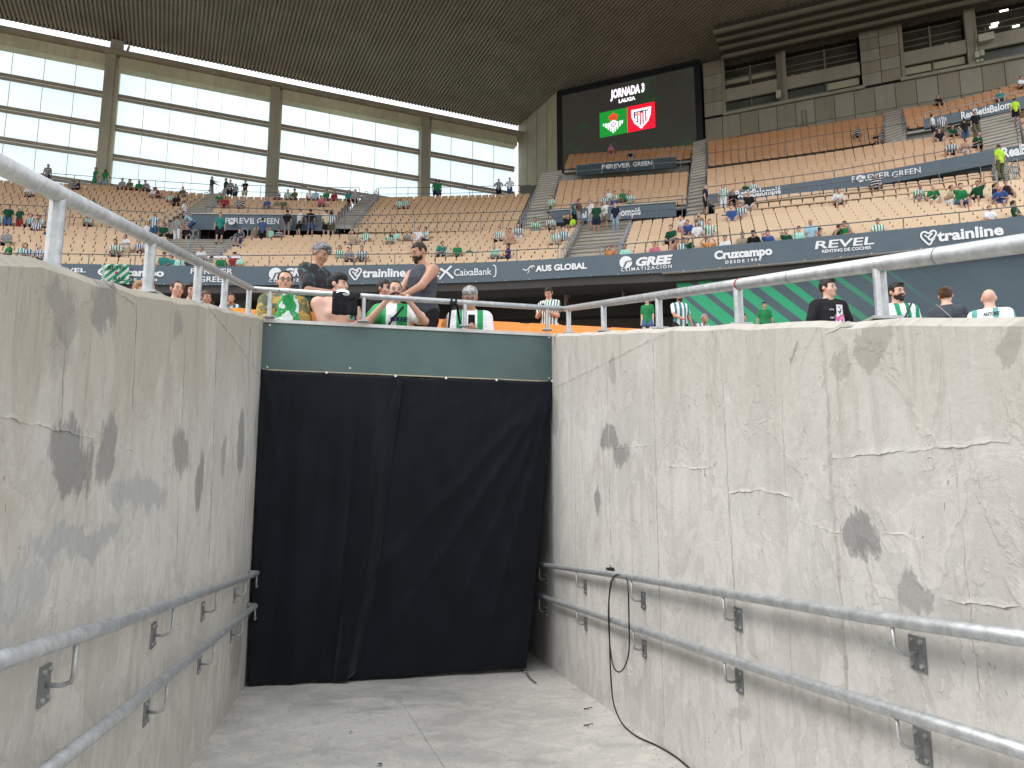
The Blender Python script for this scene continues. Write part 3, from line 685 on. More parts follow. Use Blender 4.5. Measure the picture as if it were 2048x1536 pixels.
for k, (b, t_, n, sh) in BLK.items():
    nm = 'terrace'
    block(k, b, t_, n, shade=sh, fillback=.3).build(nm, M_CONC, STAND)

# walkways and landings joining the blocks (each a real concrete slab)
def strip(a, b, name='landing', m=None, riser=True, par=None):
    """a, b: lists of 3-D points (front / back); joins them with flat tread then riser"""
    mb = MB(); mid = [Vector((q.x, q.y, p.z)) for p, q in zip(a, b)]
    mb.sheet([a, mid]); mb.sheet([mid, b]); return mb.build(name, m or M_CONC, par or STAND)
def lastrow(k, n=14, dz=.45): return [p+UP*dz for p in ROWS[k][-1]]
def firstrow(k): return ROWS[k][0]
def res(pts, us):                          # sample a 3-D polyline at columns us
    out = []
    pr = [proj(p) for p in pts]
    for u in us:
        i = 0
        while i < len(pts)-2 and pr[i+1][0] < u: i += 1
        t = (u-pr[i][0])/(pr[i+1][0]-pr[i][0]); out.append(pts[i].lerp(pts[i+1], t))
    return out
def join(k1, k2, u0, u1, n=10):
    us = np.linspace(u0, u1, n)
    a = [p+UP*.80+Vector((p.x, p.y, 0)).normalized()*.18 for p in res(ROWS[k1][-1], us)]; b = res([p-UP*.03 for p in ROWS[k2][0]], us)
    strip(a, b); strip([p-UP*.6 for p in a], a, 'walkway_edge')
def walk(k, dz=.8, out=.9, wide=0):
    ROWS['W'+k] = [[p+UP*dz+Vector((p.x, p.y, 0)).normalized()*out for p in ROWS[k][-1]]]
    if wide:
        a = [p+UP*dz+Vector((p.x, p.y, 0)).normalized()*.2 for p in ROWS[k][-1]]; b = [p+Vector((p.x, p.y, 0)).normalized()*wide for p in a]; strip(a, b, 'walkway'); strip([p-UP*dz for p in a], a, 'walkway_edge')
for k_ in ('LA1', 'LA2', 'RA1', 'R2'): walk(k_)
for k_ in ('LB1', 'LB2', 'LB3'): walk(k_, .55, .8, 2.2)
walk('R1T', .3, .5, 1.5); walk('R3', .3, .5, 1.8); walk('R4', .3, .5, 1.8)
join('LA1', 'LB1', -190, 325); join('LA2', 'LB3', 690, 1035); join('RA1', 'RA2', 1425, 1985); join('R2', 'R3', 1415, 1770, 8); join('R1', 'R1T', 1120, 1378, 8)
join('RA1', 'RA3', 2012, 2190, 5); join('R2', 'R4', 1810, 1950, 5)

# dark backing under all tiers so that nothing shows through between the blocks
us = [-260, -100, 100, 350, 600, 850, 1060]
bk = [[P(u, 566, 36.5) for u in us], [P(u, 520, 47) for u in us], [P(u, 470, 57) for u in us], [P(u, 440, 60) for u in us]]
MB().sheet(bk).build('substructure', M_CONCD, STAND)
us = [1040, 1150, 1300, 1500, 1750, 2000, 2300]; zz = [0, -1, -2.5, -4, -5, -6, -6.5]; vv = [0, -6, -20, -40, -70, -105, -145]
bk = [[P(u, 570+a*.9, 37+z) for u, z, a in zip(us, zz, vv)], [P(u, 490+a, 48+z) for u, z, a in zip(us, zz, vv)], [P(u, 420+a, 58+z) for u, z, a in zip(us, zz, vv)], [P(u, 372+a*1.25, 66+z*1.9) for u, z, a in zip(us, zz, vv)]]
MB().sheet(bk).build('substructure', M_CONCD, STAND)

# stairs
def inn0(p): return Vector((p.x, p.y, 0)).normalized()
M_STEP_SHADE = mat('step_shade_line_dark', (.33, .30, .25), .9)  # dark strips paint a shadow line along each step edge
def stair(bl, br, tl, tr, n, name='stair_flight'):
    BL, BR, TL, TR = P(*bl), P(*br), P(*tl), P(*tr); mb = MB()
    L = lambda t: BL.lerp(TL, t)
    Rr = lambda t: BR.lerp(TR, t)
    for j in range(n):
        a0, a1, b0, b1 = L(j/n), L((j+1)/n), Rr(j/n), Rr((j+1)/n)
        z1 = a1.z; z0 = a0.z; y1 = b1.z; y0 = b0.z
        mb.add([(a0.x, a0.y, z0-.02), (b0.x, b0.y, y0-.02), (b0.x, b0.y, y1), (a0.x, a0.y, z1)], [(0, 1, 2, 3)])
        mb.add([(a0.x, a0.y, z1), (b0.x, b0.y, y1), (b1.x, b1.y, y1), (a1.x, a1.y, z1)], [(0, 1, 2, 3)])
        mb.add([(a0.x, a0.y, z0-1.5), (a0.x, a0.y, z1), (a1.x, a1.y, z1), (a1.x, a1.y, z0-1.5)], [(0, 1, 2, 3)])
        mb.add([(b0.x, b0.y, y0-1.5), (b0.x, b0.y, y1), (b1.x, b1.y, y1), (b1.x, b1.y, y0-1.5)], [(3, 2, 1, 0)])
    st_o = mb.build(name, M_STEP, STAND); nb = MB()
    for j in range(n):
        a1, b1, a0, b0 = L((j+1)/n), Rr((j+1)/n), L(j/n), Rr(j/n); A_ = Vector((a0.x, a0.y, a1.z)); B_ = Vector((b0.x, b0.y, b1.z)); f_ = -inn0(A_); nb.beam(A_+f_*.02-UP*.03, B_+f_*.02-UP*.03, .06, .045)
    nb.build('step_shade_line', M_STEP_SHADE, st_o, kind='stuff'); ROWS['S:%d' % int(bl[0])] = [[L(j/n), Rr(j/n)] for j in range(n+1)]
M_STEP = concrete('stair_concrete', (.47, .43, .365), .85, .7, streak=False)
stair((1128, 549, 34.2), (1243, 541, 33.2), (1166, 457, 42.5), (1264, 449, 41), 12)
stair((1040, 478, 43), (1102, 470, 43), (1084, 352, 57), (1124, 347, 57), 22)
stair((1372, 446, 42), (1415, 440, 41.5), (1387, 292, 60), (1415, 285, 60), 26)
stair((1772, 312, 46), (1814, 292, 45.5), (1766, 232, 54.5), (1806, 224, 53.5), 14)
stair((1958, 323, 40.5), (2046, 303, 40), (1945, 248, 46), (2036, 228, 46), 12)
stair((362, 560, 35), (415, 560, 35.5), (328, 484, 42), (490, 484, 42), 14)
stair((668, 457, 46), (703, 457, 46), (735, 394, 56.5), (758, 394, 56.5), 18)
stair((316, 470, 45), (418, 458, 45.5), (423, 392, 54), (449, 392, 54), 18)
stair((1988, 392, 34.5), (2016, 388, 34.5), (1988, 335, 38), (2016, 330, 38), 10)

# ---- front band
BTOP = [(-250, 525, 33.0), (0, 526, 33.3), (150, 527.5, 33.7), (260, 529.7, 34), (400, 532, 34.6), (500, 532.5, 35), (650, 531, 35.3), (770, 529, 35.4), (900, 526.5, 35.1), (1000, 523, 34.6), (1080, 519, 34), (1180, 512.5, 33.3), (1270, 507, 32.7), (1380, 497, 31.6), (1500, 486, 30.7), (1640, 473, 30), (1740, 464, 29.6), (1900, 448, 29.1), (2048, 431.5, 28.6), (2280, 405, 28)]
BBOT = [(-250, 565), (0, 566), (150, 567.5), (260, 568.7), (400, 570.5), (500, 570.5), (650, 569.5), (770, 568), (900, 566), (1000, 562.5), (1080, 558.5), (1180, 552.5), (1270, 548.5), (1380, 542), (1500, 532), (1640, 519.5), (1740, 509), (1900, 493), (2048, 477.5), (2280, 452)]
BTOP = [(u, v, z-.55) for u, v, z in BTOP]
bt = [P(*p) for p in BTOP]
bb = []
for (u, v, z), (u2, v2) in zip(BTOP, BBOT):
    a = P(u, v, z); d = ray(u2, v2); t = math.hypot(a.x, a.y)/math.hypot(d.x, d.y); bb.append(Vector((0, 0, EYE))+d*t)
    bb[-1].x, bb[-1].y = a.x, a.y
BTs, BBs = smooth_path(bt, 8), smooth_path(bb, 8)
def inn(p): d = Vector((p.x, p.y, 0)).normalized(); return d
t = empty('sponsor_band', 'long slate grey band below the upper stand, printed with white sponsor names', 'advertising band'); BAND = t
mb = MB(); mb.sheet([BBs, BTs]); mb.sheet([BTs, [p+inn(p)*.35 for p in BTs]]); mb.sheet([[p+inn(p)*.12 for p in BBs], BBs]); mb.build('band_sheet', M_BOARD, t)
mb = MB(); mb.tube([p-UP*.03-inn(p)*.01 for p in BBs[100:]], .05, 6).build('lower_lip', mat('lip_tan', (.2, .18, .15), .7), t)
mb = MB()
for i in range(3, len(BBs)-1, 5):
    q = BBs[i]+UP*.03; mb2 = MB().disc(q-inn(q)*.02, -inn(q), .018, 8, .01)
    mb.v, mb.f = (mb.add(mb2.v, mb2.f), mb)[1].v, mb.f
mb.build('fixing_bolt', M_WHITE, t, kind='stuff')
# soffit, deep beams and dark back wall below the band
def off(pts, d, dz): return [p+inn(p)*d+UP*dz for p in pts]
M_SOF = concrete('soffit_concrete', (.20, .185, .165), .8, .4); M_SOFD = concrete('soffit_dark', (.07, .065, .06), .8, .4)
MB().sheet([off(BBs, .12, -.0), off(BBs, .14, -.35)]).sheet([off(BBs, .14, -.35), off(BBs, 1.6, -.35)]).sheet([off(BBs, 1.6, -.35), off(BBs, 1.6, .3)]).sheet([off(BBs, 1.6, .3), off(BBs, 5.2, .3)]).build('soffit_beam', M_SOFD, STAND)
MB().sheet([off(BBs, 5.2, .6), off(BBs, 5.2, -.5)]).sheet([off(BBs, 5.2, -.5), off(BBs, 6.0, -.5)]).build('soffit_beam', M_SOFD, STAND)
mb = MB(); W0 = off(BBs, 6.0, 0)
for i in range(0, len(W0)-3, 3):
    a, b = W0[i], W0[i+3]; e = (b-a)*.006
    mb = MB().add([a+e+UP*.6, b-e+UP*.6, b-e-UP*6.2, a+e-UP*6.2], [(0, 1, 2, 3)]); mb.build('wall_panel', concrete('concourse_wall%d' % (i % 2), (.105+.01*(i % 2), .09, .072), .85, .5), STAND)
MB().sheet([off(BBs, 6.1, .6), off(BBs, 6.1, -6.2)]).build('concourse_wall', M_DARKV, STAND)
for u, v, wd in ((480, 584, 1.1), (925, 586, 1.2)):
    c_ = P(u, v, 38.3); MB().box(c_-UP*1.8, wd, .6, 5.2).build('column', concrete('column_conc', (.27, .25, .22)), STAND)

# tifo panel under the band on the right: slate sheet with green diagonal stripes (printed)
def m_tifo():
    m, nt, ns, lk, bs = _nt('striped_sheet'); tc = N(nt, 'ShaderNodeTexCoord'); sp = N(nt, 'ShaderNodeSeparateXYZ'); lk.new(tc.outputs['UV'], sp.inputs[0])
    x, z = sp.outputs[0], sp.outputs[1]
    q = mth(nt, 'ADD', x, mth(nt, 'MULTIPLY', z, 1.05)); per = .93
    fr = mth(nt, 'FRACT', mth(nt, 'DIVIDE', mth(nt, 'SUBTRACT', q, .28), per))
    duty = N(nt, 'ShaderNodeMapRange'); duty.inputs[1].default_value = 0; duty.inputs[2].default_value = 8.6; duty.inputs[3].default_value = .30; duty.inputs[4].default_value = .93; lk.new(q, duty.inputs[0])
    g = mth(nt, 'GREATER_THAN', fr, duty.outputs[0]); g = mth(nt, 'MULTIPLY', g, mth(nt, 'LESS_THAN', q, 9.2))
    fade = N(nt, 'ShaderNodeMapRange'); fade.inputs[1].default_value = 4.8; fade.inputs[2].default_value = 9.5; fade.inputs[3].default_value = 1; fade.inputs[4].default_value = .12; lk.new(x, fade.inputs[0])
    nz = noise(nt, tc.outputs['Object'], .8, 4)
    slate = mixc(nt, ramp(nt, nz, .3, .7), (.062, .092, .112), (.072, .105, .126))
    lk.new(mixc(nt, mth(nt, 'MULTIPLY', g, fade.outputs[0]), slate, (.02, .34, .15)), bs.inputs['Base Color']); bs.inputs['Roughness'].default_value = .6
    return m
i0 = next(i for i, p in enumerate(BBs) if proj(p)[0] > 1349)
base = off(BBs[i0:], .5, -.10); d0 = P(1350, 560, 31.8)
vs, uv, fs = [], [], []; s = 0
for i, p in enumerate(base):
    if i: s += (p-base[i-1]).length
    for z in (0, -1.2, -2.4, -3.6, -4.8):
        vs.append(p+UP*z+inn(p)*.02*math.sin(i*1.3+z)); uv.append((s, z))
n5 = 5
for i in range(len(base)-1):
    for k in range(n5-1): fs.append((i*n5+k, i*n5+k+1, (i+1)*n5+k+1, (i+1)*n5+k))
me = mesh('striped_sheet', vs, fs, True, uv)
obj('striped_sheet', me, m_tifo(), None, label='huge slate sheet with green diagonal stripes hung below the band, right side', cat='banner')
e0 = base[0]; MB().box(e0-UP*2.4+inn(e0)*.1, .05, .12, 4.8).build('edge_post', M_RAIL, STAND)

# ================================================================ texts
def text_geo(body, size, bold=0.0, shear=0.0, sx=1.0, space=1.0):
    cu = bpy.data.curves.new('t', 'FONT'); cu.body = body; cu.size = size; cu.offset = bold*size; cu.shear = shear; cu.space_character = space
    cu.align_x = 'CENTER'; cu.align_y = 'CENTER'; cu.resolution_u = 3
    o = bpy.data.objects.new('t', cu); C.objects.link(o); dg = bpy.context.evaluated_depsgraph_get()
    me = bpy.data.meshes.new_from_object(o.evaluated_get(dg)); bpy.data.objects.remove(o)
    vs = [(v.co.x*sx, v.co.y) for v in me.vertices]; fs = [tuple(p.vertices) for p in me.polygons]; bpy.data.meshes.remove(me)
    return vs, fs
def flat(name, pieces, origin, X, Y, m, par, offn=.02, kind=None):
    Nn = X.cross(Y).normalized(); mb = MB()
    for vs, fs, dx, dy in pieces: mb.add([origin+X*(x+dx)+Y*(y+dy)+Nn*offn for x, y in vs], fs)
    return mb.build(name, m, par, **({'kind': kind} if kind else {}))
def circle(r, n=24, cx=0, cy=0): return [(cx+r*math.cos(a), cy+r*math.sin(a)) for a in np.linspace(0, 2*math.pi, n+1)[:-1]], [tuple(range(n))]
def polyshape(pts): return [tuple(p) for p in pts], [tuple(range(len(pts)))]
def stroke(pts, w_):                       # thick polyline as quads
    vs, fs = [], []
    P2 = [Vector((a, b)) for a, b in pts]
    for i, p in enumerate(P2):
        d = (P2[min(i+1, len(P2)-1)]-P2[max(0, i-1)]).normalized(); nn = Vector((-d.y, d.x))*w_/2
        vs += [tuple(p+nn), tuple(p-nn)]
    for i in range(len(P2)-1): fs.append((2*i, 2*i+1, 2*i+3, 2*i+2))
    return vs, fs
def band_frame(u, v):
    """frame on the band at column u: origin at pixel (u,v)"""
    pr = [proj(p)[0] for p in BTs]; i = max(0, min(len(BTs)-2, int(np.searchsorted(pr, u))-1))
    a, b = BTs[i], BTs[i+1]; nrm = (b-a).cross(UP).normalized()
    if nrm.y > 0: nrm = -nrm
    o = hit(u, v, a, nrm); a2, b2 = BTs[max(0, i-5)], BTs[min(len(BTs)-1, i+6)]; X = (b2-a2).normalized()
    X = (BTs[min(i+3, len(BTs)-1)]-BTs[max(i-2, 0)]).normalized()
    return o, X, (UP-X*UP.dot(X)).normalized()
def curved(name, items, path, u, v, m, par, offn=.035):
    pr = [proj(p)[0] for p in path]; i = max(0, min(len(path)-2, int(np.searchsorted(pr, u))-1)); nrm = (path[i+1]-path[i]).cross(UP).normalized()
    o = hit(u, v, path[i], nrm); d = [0]
    for a, b in zip(path[:-1], path[1:]): d.append(d[-1]+math.hypot(b.x-a.x, b.y-a.y))
    t0 = math.hypot(o.x-path[i].x, o.y-path[i].y)/max(1e-6, d[i+1]-d[i]); s0 = d[i]+t0*(d[i+1]-d[i]); zr = path[i].lerp(path[i+1], t0).z; mb = MB()
    for vs, fs, dx, dy in items:
        out = []
        for x, y in vs:
            s = s0+x+dx; k = max(0, min(len(path)-2, int(np.searchsorted(d, s))-1)); t = (s-d[k])/(d[k+1]-d[k]); p = path[k].lerp(path[k+1], t); e = (path[k+1]-path[k]); n2 = e.cross(UP).normalized(); n2 = n2 if n2.y < 0 else -n2
            out.append(Vector((p.x, p.y, o.z+(p.z-zr)+y+dy))+n2*offn)
        mb.add(out, fs)
    return mb.build(name, m, par)
def on_band(par, fr, u, v, items, m=None, name='lettering'):
    """items: (kind, args) with sizes in metres"""
    if fr is band_frame: return curved(name, items, BTs, u, v, m or M_WHITE, par)
    o, X, Y = fr(u, v)
    return flat(name, items, o, X, Y, m or M_WHITE, par, .03)
def T(body, cap, width, bold=.02, shear=0, dx=0, dy=0, space=1.0):
    """text with given cap height and total width (metres)"""
    vs, fs = text_geo(body, cap/.70, bold, shear, 1.0, space)
    x0, x1 = min(a for a, b in vs), max(a for a, b in vs); k = width/(x1-x0); c = (x0+x1)/2
    y0, y1 = min(b for a, b in vs), max(b for a, b in vs)
    return [((a-c)*k, b) for a, b in vs], fs, dx, dy
PXM = 1480.0
def px(n, zc): return n*zc/PXM
def heart(s, zc=1):
    import cmath
    pts = [(-.05, .02), (.12, -.16), (.46, .2), (.42, .42), (.22, .46), (.02, .30), (-.22, .44), (-.44, .34), (-.46, .08), (-.3, -.16), (0, -.48), (.22, -.2), (.36, -.05)]
    pts = [Vector((a*s, b*s, 0)) for a, b in pts]; q = smooth_path(pts, 5)
    v, f = stroke([(p.x, p.y) for p in q], .12*s)
    v2, f2 = stroke([(-.25*s, .22*s), (-.05*s, .02*s), (.24*s, .30*s)], .12*s)
    return v+v2, f+[tuple(i+len(v) for i in g) for g in f2]
def gree_logo(par, u, v, zc, s=1.0, um=None):
    r = px(12.5*s, zc)
    d = [(r*math.cos(a), r*math.sin(a)) for a in np.linspace(.02, 2*math.pi-.02, 40)]
    on_band(par, band_frame, u, v, [(*circle(r, 28), 0, 0)], M_WHITE, 'round_logo')
    on_band(par, lambda a, b: (lambda o, X, Y: (o+X.cross(Y)*.03, X, Y))(*band_frame(a, b)), u, v, [(*polyshape([(-.05*r, .12*r), (1.0*r, .28*r), (1.0*r, .10*r), (.18*r, .02*r), (-.25*r, -.98*r), (-.45*r, -.92*r)]), 0, 0)], M_BOARD, 'round_logo')
Z = 35
on_band(BAND, band_frame, 262, 546, [T('Cruzcampo', px(14, 34), px(122, 34), .045)])
on_band(BAND, band_frame, 270, 560, [T('D E S D E  1 9 0 4', px(5, 34), px(82, 34), .03)])
on_band(BAND, band_frame, 140, 541, [T('REVEL', px(8, 34), px(60, 34), .03)])
on_band(BAND, band_frame, 424, 543.5, [T('FOREVER', px(11, 34.6), px(78, 34.6), .012)])
on_band(BAND, band_frame, 428, 559.5, [T('GREEN', px(11, 34.6), px(56, 34.6), .012)])
gree_logo(BAND, 551, 548, 35)
on_band(BAND, band_frame, 600, 545.5, [T('GREE', px(15, 35), px(62, 35), .055, .25)])
on_band(BAND, band_frame, 590, 561, [T('C L I M A T I Z A C I Ó N', px(5.5, 35), px(100, 35), .03)])
on_band(BAND, band_frame, 711, 548.5, [(*heart(px(24, 35.4)), 0, 0)], None, 'heart_logo')
on_band(BAND, band_frame, 768.5, 547, [T('trainline', px(16.5, 35.4), px(86, 35.4), .035)])
on_band(BAND, band_frame, 946, 545, [T('CaixaBank', px(14, 35), px(76, 35), .008)])
st = [(*stroke([(-.5*.6, .3*.6), (.1*.6, -.05*.6), (.55*.6, -.5*.6)], .1), 0, 0), (*stroke([(.4*.6, .5*.6), (-.1*.6, 0), (-.55*.6, -.55*.6)], .09), 0, 0), (*circle(.05, 10, -.38, -.18), 0, 0), (*circle(.035, 10, -.36, -.02), 0, 0)]
on_band(BAND, band_frame, 893, 545, st, None, 'star_logo')
on_band(BAND, band_frame, 991, 542, [(*stroke([(-.12, .27), (0, .25), (.03, .1), (.03, -.12), (0, -.25), (-.1, -.27)], .05), 0, 0)], None, 'bracket_logo')
on_band(BAND, band_frame, 1122, 535.5, [T('AUS GLOBAL', px(11.5, 33.8), px(103, 33.8), .045)])
on_band(BAND, band_frame, 1058, 539, [(*stroke([(-.28, .02), (-.12, -.05), (.0, .05), (.1, .14), (.2, .16), (.28, .10)], .05), 0, 0), (*stroke([(-.02, .04), (.02, -.08), (-.06, -.18)], .035), 0, 0), (*stroke([(.12, .12), (.18, .02)], .025), 0, 0)], None, 'leaping_animal_logo')
gree_logo(BAND, 1252, 525, 32.8, 1.02)
on_band(BAND, band_frame, 1309, 522.5, [T('GREE', px(16, 32.4), px(74, 32.4), .055, .25)])
on_band(BAND, band_frame, 1293, 537, [T('CLIMATIZACIÓN', px(6.5, 32.4), px(102, 32.4), .02, 0, 0, 0, 1.35)])
on_band(BAND, band_frame, 1484, 507.5, [T('Cruzcampo', px(16, 30.9), px(108, 30.9), .05)])
on_band(BAND, band_frame, 1486, 522.5, [T('D E S D E  1 9 0 4', px(6, 30.9), px(66, 30.9), .03)])
on_band(BAND, band_frame, 1688, 487, [T('REVEL', px(15.5, 29.9), px(108, 29.9), .02, .12)])
on_band(BAND, band_frame, 1690, 500, [T('RENTING DE COCHES', px(6.2, 29.9), px(89, 29.9), .03)])
on_band(BAND, band_frame, 1857, 476, [(*heart(px(29, 29.3)), 0, 0)], None, 'heart_logo')
on_band(BAND, band_frame, 1939, 467.5, [T('trainline', px(21, 29), px(118, 29), .035)])

# boards in front of the access ways
def board(label, tl, tr, bl, br, zl, zr, texts, cap=True, mcol=None):
    """a rectangular sheet standing in front of a stair head; corners by pixel, depth left/right"""
    t = empty('advertising_board', label, 'advertising board')
    A, B = P(tl[0], tl[1], zl), P(tr[0], tr[1], zr)
    nrm = (B-A).cross(UP).normalized(); nrm = nrm if nrm.y < 0 else -nrm
    Cc, D = hit(bl[0], bl[1], A, nrm), hit(br[0], br[1], A, nrm); Cc.x, Cc.y, D.x, D.y = A.x, A.y, B.x, B.y
    mb = MB(); q = [A, B, D, Cc]; mb.add(q+[p-nrm*.08 for p in q], [(0, 1, 2, 3), (7, 6, 5, 4), (0, 4, 5, 1), (1, 5, 6, 2), (2, 6, 7, 3), (3, 7, 4, 0)]); mb.build('board_sheet', mcol or M_BOARD, t)
    X = (B-A).normalized(); Y = (UP-X*UP.dot(X)).normalized()
    if cap: MB().beam(A+UP*.03-nrm*.08, B+UP*.03-nrm*.08, .28, .06).build('board_cap', mat('cap_pale', (.5, .48, .44), .7), t)
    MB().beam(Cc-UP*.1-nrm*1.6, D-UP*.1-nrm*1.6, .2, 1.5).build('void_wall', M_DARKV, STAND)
    fr = lambda u, v: (hit(u, v, A, nrm), X, Y)
    for it in texts:
        u, v, body, cap_, wid, bold = it
        o, X_, Y_ = fr(u, v); zc = proj(o)[2]
        pcs = [T(body, px(cap_, zc), px(wid, zc), bold)]
        flat('lettering', pcs, o, X, Y, M_WHITE, t, .02)
    return t, fr, X, Y
board('slate board above the left stair head reading a slogan in outline capitals', (383, 428.5), (672, 431), (383, 459), (672, 462), 44.6, 44.8, [(479, 443, 'F', 11, 7, .01), (514, 443.5, 'REVER GREEN', 11, 78, .01)] if False else [(454, 442.5, 'F', 12, 6, .012), (488, 442.5, 'REVE', 12, 40, .012), (530, 443, 'R GREEN', 12, 56, .012)])
board('slate board above the wide stair ending in white condensed letters', (1099, 422.5), (1352, 404.5), (1099, 446), (1352, 433), 43.5, 42.5, [(1190, 430, 'Real Betis', 14, 62, .02), (1250, 425.5, 'Balompié', 15, 58, .03)] if False else [(1160, 431, 'Real', 13, 26, .03), (1198, 428, 'Betis', 13, 32, .03), (1252, 425, 'Balompié', 15, 58, .03)])
board('dark green slate board under the big screen with a white slogan', (1152, 330), (1352, 314), (1152, 351), (1352, 335), 58, 56, [(1207, 334.5, 'F', 9, 6, .03), (1240, 332, 'REVER', 9, 42, .03), (1285, 328, 'GREEN', 9, 38, .03)], False, mat('board_teal', (.035, .065, .075), .5))
def band2(name, label, TP, BPv, texts):
    t = empty('advertising_board', label, 'advertising board')
    a = smooth_path([P(*p) for p in TP], 6); b = []
    for (u, v, z), vb in zip(TP, BPv):
        p = P(u, v, z); d = ray(u, vb); k = math.hypot(p.x, p.y)/math.hypot(d.x, d.y); q = Vector((0, 0, EYE))+d*k; q.x, q.y = p.x, p.y; b.append(q)
    b = smooth_path(b, 6); MB().sheet([b, a]).sheet([a, off(a, .3, 0)]).sheet([off(b, .3, 0), b]).build('board_sheet', M_BOARD, t)
    def fr(u, v):
        pr = [proj(p)[0] for p in a]; i = max(0, min(len(a)-2, int(np.searchsorted(pr, u))-1)); nrm = (a[i+1]-a[i]).cross(UP).normalized(); nrm = nrm if nrm.y < 0 else -nrm
        X = (a[i+1]-a[i]).normalized(); return hit(u, v, a[i], nrm), X, (UP-X*UP.dot(X)).normalized()
    for (u, v, body, cap_, wid, bold) in texts:
        o, X, Y = fr(u, v); zc = proj(o)[2]; curved('lettering', [T(body, px(cap_, zc), px(wid, zc), bold)], a, u, v, M_WHITE, t, .04)
    return t, fr
_, fr2 = band2('b', 'long slate band across the right stand with white slogan and club letters', [(1412, 389, 40.6), (1560, 370.5, 40), (1640, 359.6, 39.6), (1780, 338, 39), (1971, 301.8, 38.3), (2048, 288, 38), (2200, 258, 37.6)], [413, 396, 385, 365, 331, 318, 289],
    [(1488, 388, 'Betis', 15, 34, .03), (1533, 384, 'Balompié', 16, 55, .03), (1706.5, 360, 'F', 12, 6, .01), (1751, 354, 'REVER', 12, 54, .01), (1812, 346, 'GREEN', 12, 54, .01), (2022, 304.5, 'Real', 20, 36, .04), (2062, 297, 'Betis', 20, 40, .04)])
_, fr3 = band2('b', 'upper slate band at the right edge with white club letters', [(1847, 238, 46.5), (1930, 221, 46), (2018, 199.5, 45.6), (2048, 192, 45.4), (2200, 158, 45)], [257, 241, 223, 217, 186],
    [(1935, 230, 'Real', 15, 24, .03), (1963, 223, 'Betis', 15, 29, .03), (2000, 215, 'Balom', 15, 39, .03)])
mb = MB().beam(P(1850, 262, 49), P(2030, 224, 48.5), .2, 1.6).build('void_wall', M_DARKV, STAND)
# round monograms inside the slogans
for fr, u, v, r in ((fr2, 1720, 358, 7.5),):
    o, X, Y = fr(u, v); zc = proj(o)[2]; R_ = px(r, zc)
    flat('round_logo', [(*circle(R_, 20), 0, 0)], o, X, Y, M_WHITE, _, .055); flat('round_logo', [(*stroke([(-.6*R_, -.3*R_), (0, .3*R_), (.6*R_, -.3*R_)], .2*R_), 0, 0), (*stroke([(-.3*R_, .6*R_), (0, -.1*R_), (.3*R_, .6*R_)], .15*R_), 0, 0)], o, X, Y, M_BOARD, _, .065)
for (u, v, zc, r) in ((463.5, 443, 44.3, 7.2), (1216, 333.8, 57.0, 5)):
    o = P(u, v, zc); X = Vector((1, 0, 0)); R_ = px(r, zc)
    flat('round_logo', [(*circle(R_, 20), 0, 0)], o, X, UP, M_WHITE, STAND, .04); flat('round_logo', [(*stroke([(-.6*R_, -.3*R_), (0, .3*R_), (.6*R_, -.3*R_)], .2*R_), 0, 0), (*stroke([(-.3*R_, .6*R_), (0, -.1*R_), (.3*R_, .6*R_)], .15*R_), 0, 0)], o, X, UP, M_BOARD, STAND, .06)

# ================================================================ guard rails and stair hoops
def rail(label, pts, h=1.0, spacing=2.1, mid=True, r=.024, m=None, group=None, base=None):
    """pts = [(u,v,zc)] of the TOP bar"""
    t = empty('guard_rail', label, 'railing', group=group)
    q = smooth_path([P(*p) for p in pts], 6) if len(pts) > 2 else [P(*p) for p in pts]
    MB().tube(q, r, 8).build('top_bar', m or M_RAIL, t)
    if mid: MB().tube([p-UP*h*.5 for p in q], r*.8, 6).build('middle_bar', m or M_RAIL, t)
    d = [0]
    for a, b in zip(q[:-1], q[1:]): d.append(d[-1]+(b-a).length)
    n = max(1, round(d[-1]/spacing))
    for k in range(n+1):
        s = d[-1]*k/n; i = max(0, min(len(q)-2, int(np.searchsorted(d, s))-1)); tt = (s-d[i])/max(1e-9, d[i+1]-d[i]); p = q[i].lerp(q[i+1], tt)
        MB().tube([p, p-UP*h], r*.9, 6).build('post', m or M_RAIL, t)
G1 = 'guard rails of the upper stand'
bz = lambda u: float(np.interp(u, [p[0] for p in BTOP], [p[2] for p in BTOP]))
bv = lambda u: float(np.interp(u, [p[0] for p in BTOP], [p[1] for p in BTOP]))
rail('thin grey rail on top of the sponsor band, left half', [(u, bv(u)-dv, bz(u)+.15) for u, dv in ((-100, 20), (150, 19.5), (350, 19.5), (500, 21.5), (620, 21.5), (770, 21), (900, 20), (1040, 21), (1116, 20.5))], .5, 2.0, False)
rail('thin grey rail on top of the sponsor band, right half', [(u, bv(u)-dv, bz(u)+.15) for u, dv in ((1200, 19), (1262, 20), (1380, 20), (1500, 20), (1640, 21), (1800, 21.5), (1950, 21), (2048, 20), (2150, 20))], .5, 2.0, False)
rail('thin grey rail across the foot of the wide stair', [(1122, bv(1122)-20, 33.8), (1202, bv(1202)-19.5, 33.3)], .55, 2.3, False, m=M_RAILL)
rail('two-bar grey rail along the left walkway', [(-100, 405, 43.3), (60, 411, 43.5), (200, 419, 43.7), (330, 425.5, 43.8)], 1.15, 1.45)
rail('two-bar grey rail along the middle walkway of the left stand', [(690, 431.5, 44.6), (800, 429.5, 44.6), (900, 427, 44.2), (1000, 424, 43), (1075, 420, 42.4), (1150, 416, 42)], 1.05, 1.45)
rail('two-bar grey rail in front of the left slogan board', [(565, 430, 44), (672, 431.5, 44)], 1.0, 1.45)
rail('grey rail above the left slogan board', [(412, 414, 45), (560, 417.5, 45), (668, 421, 45)], .42, 2.4, False)
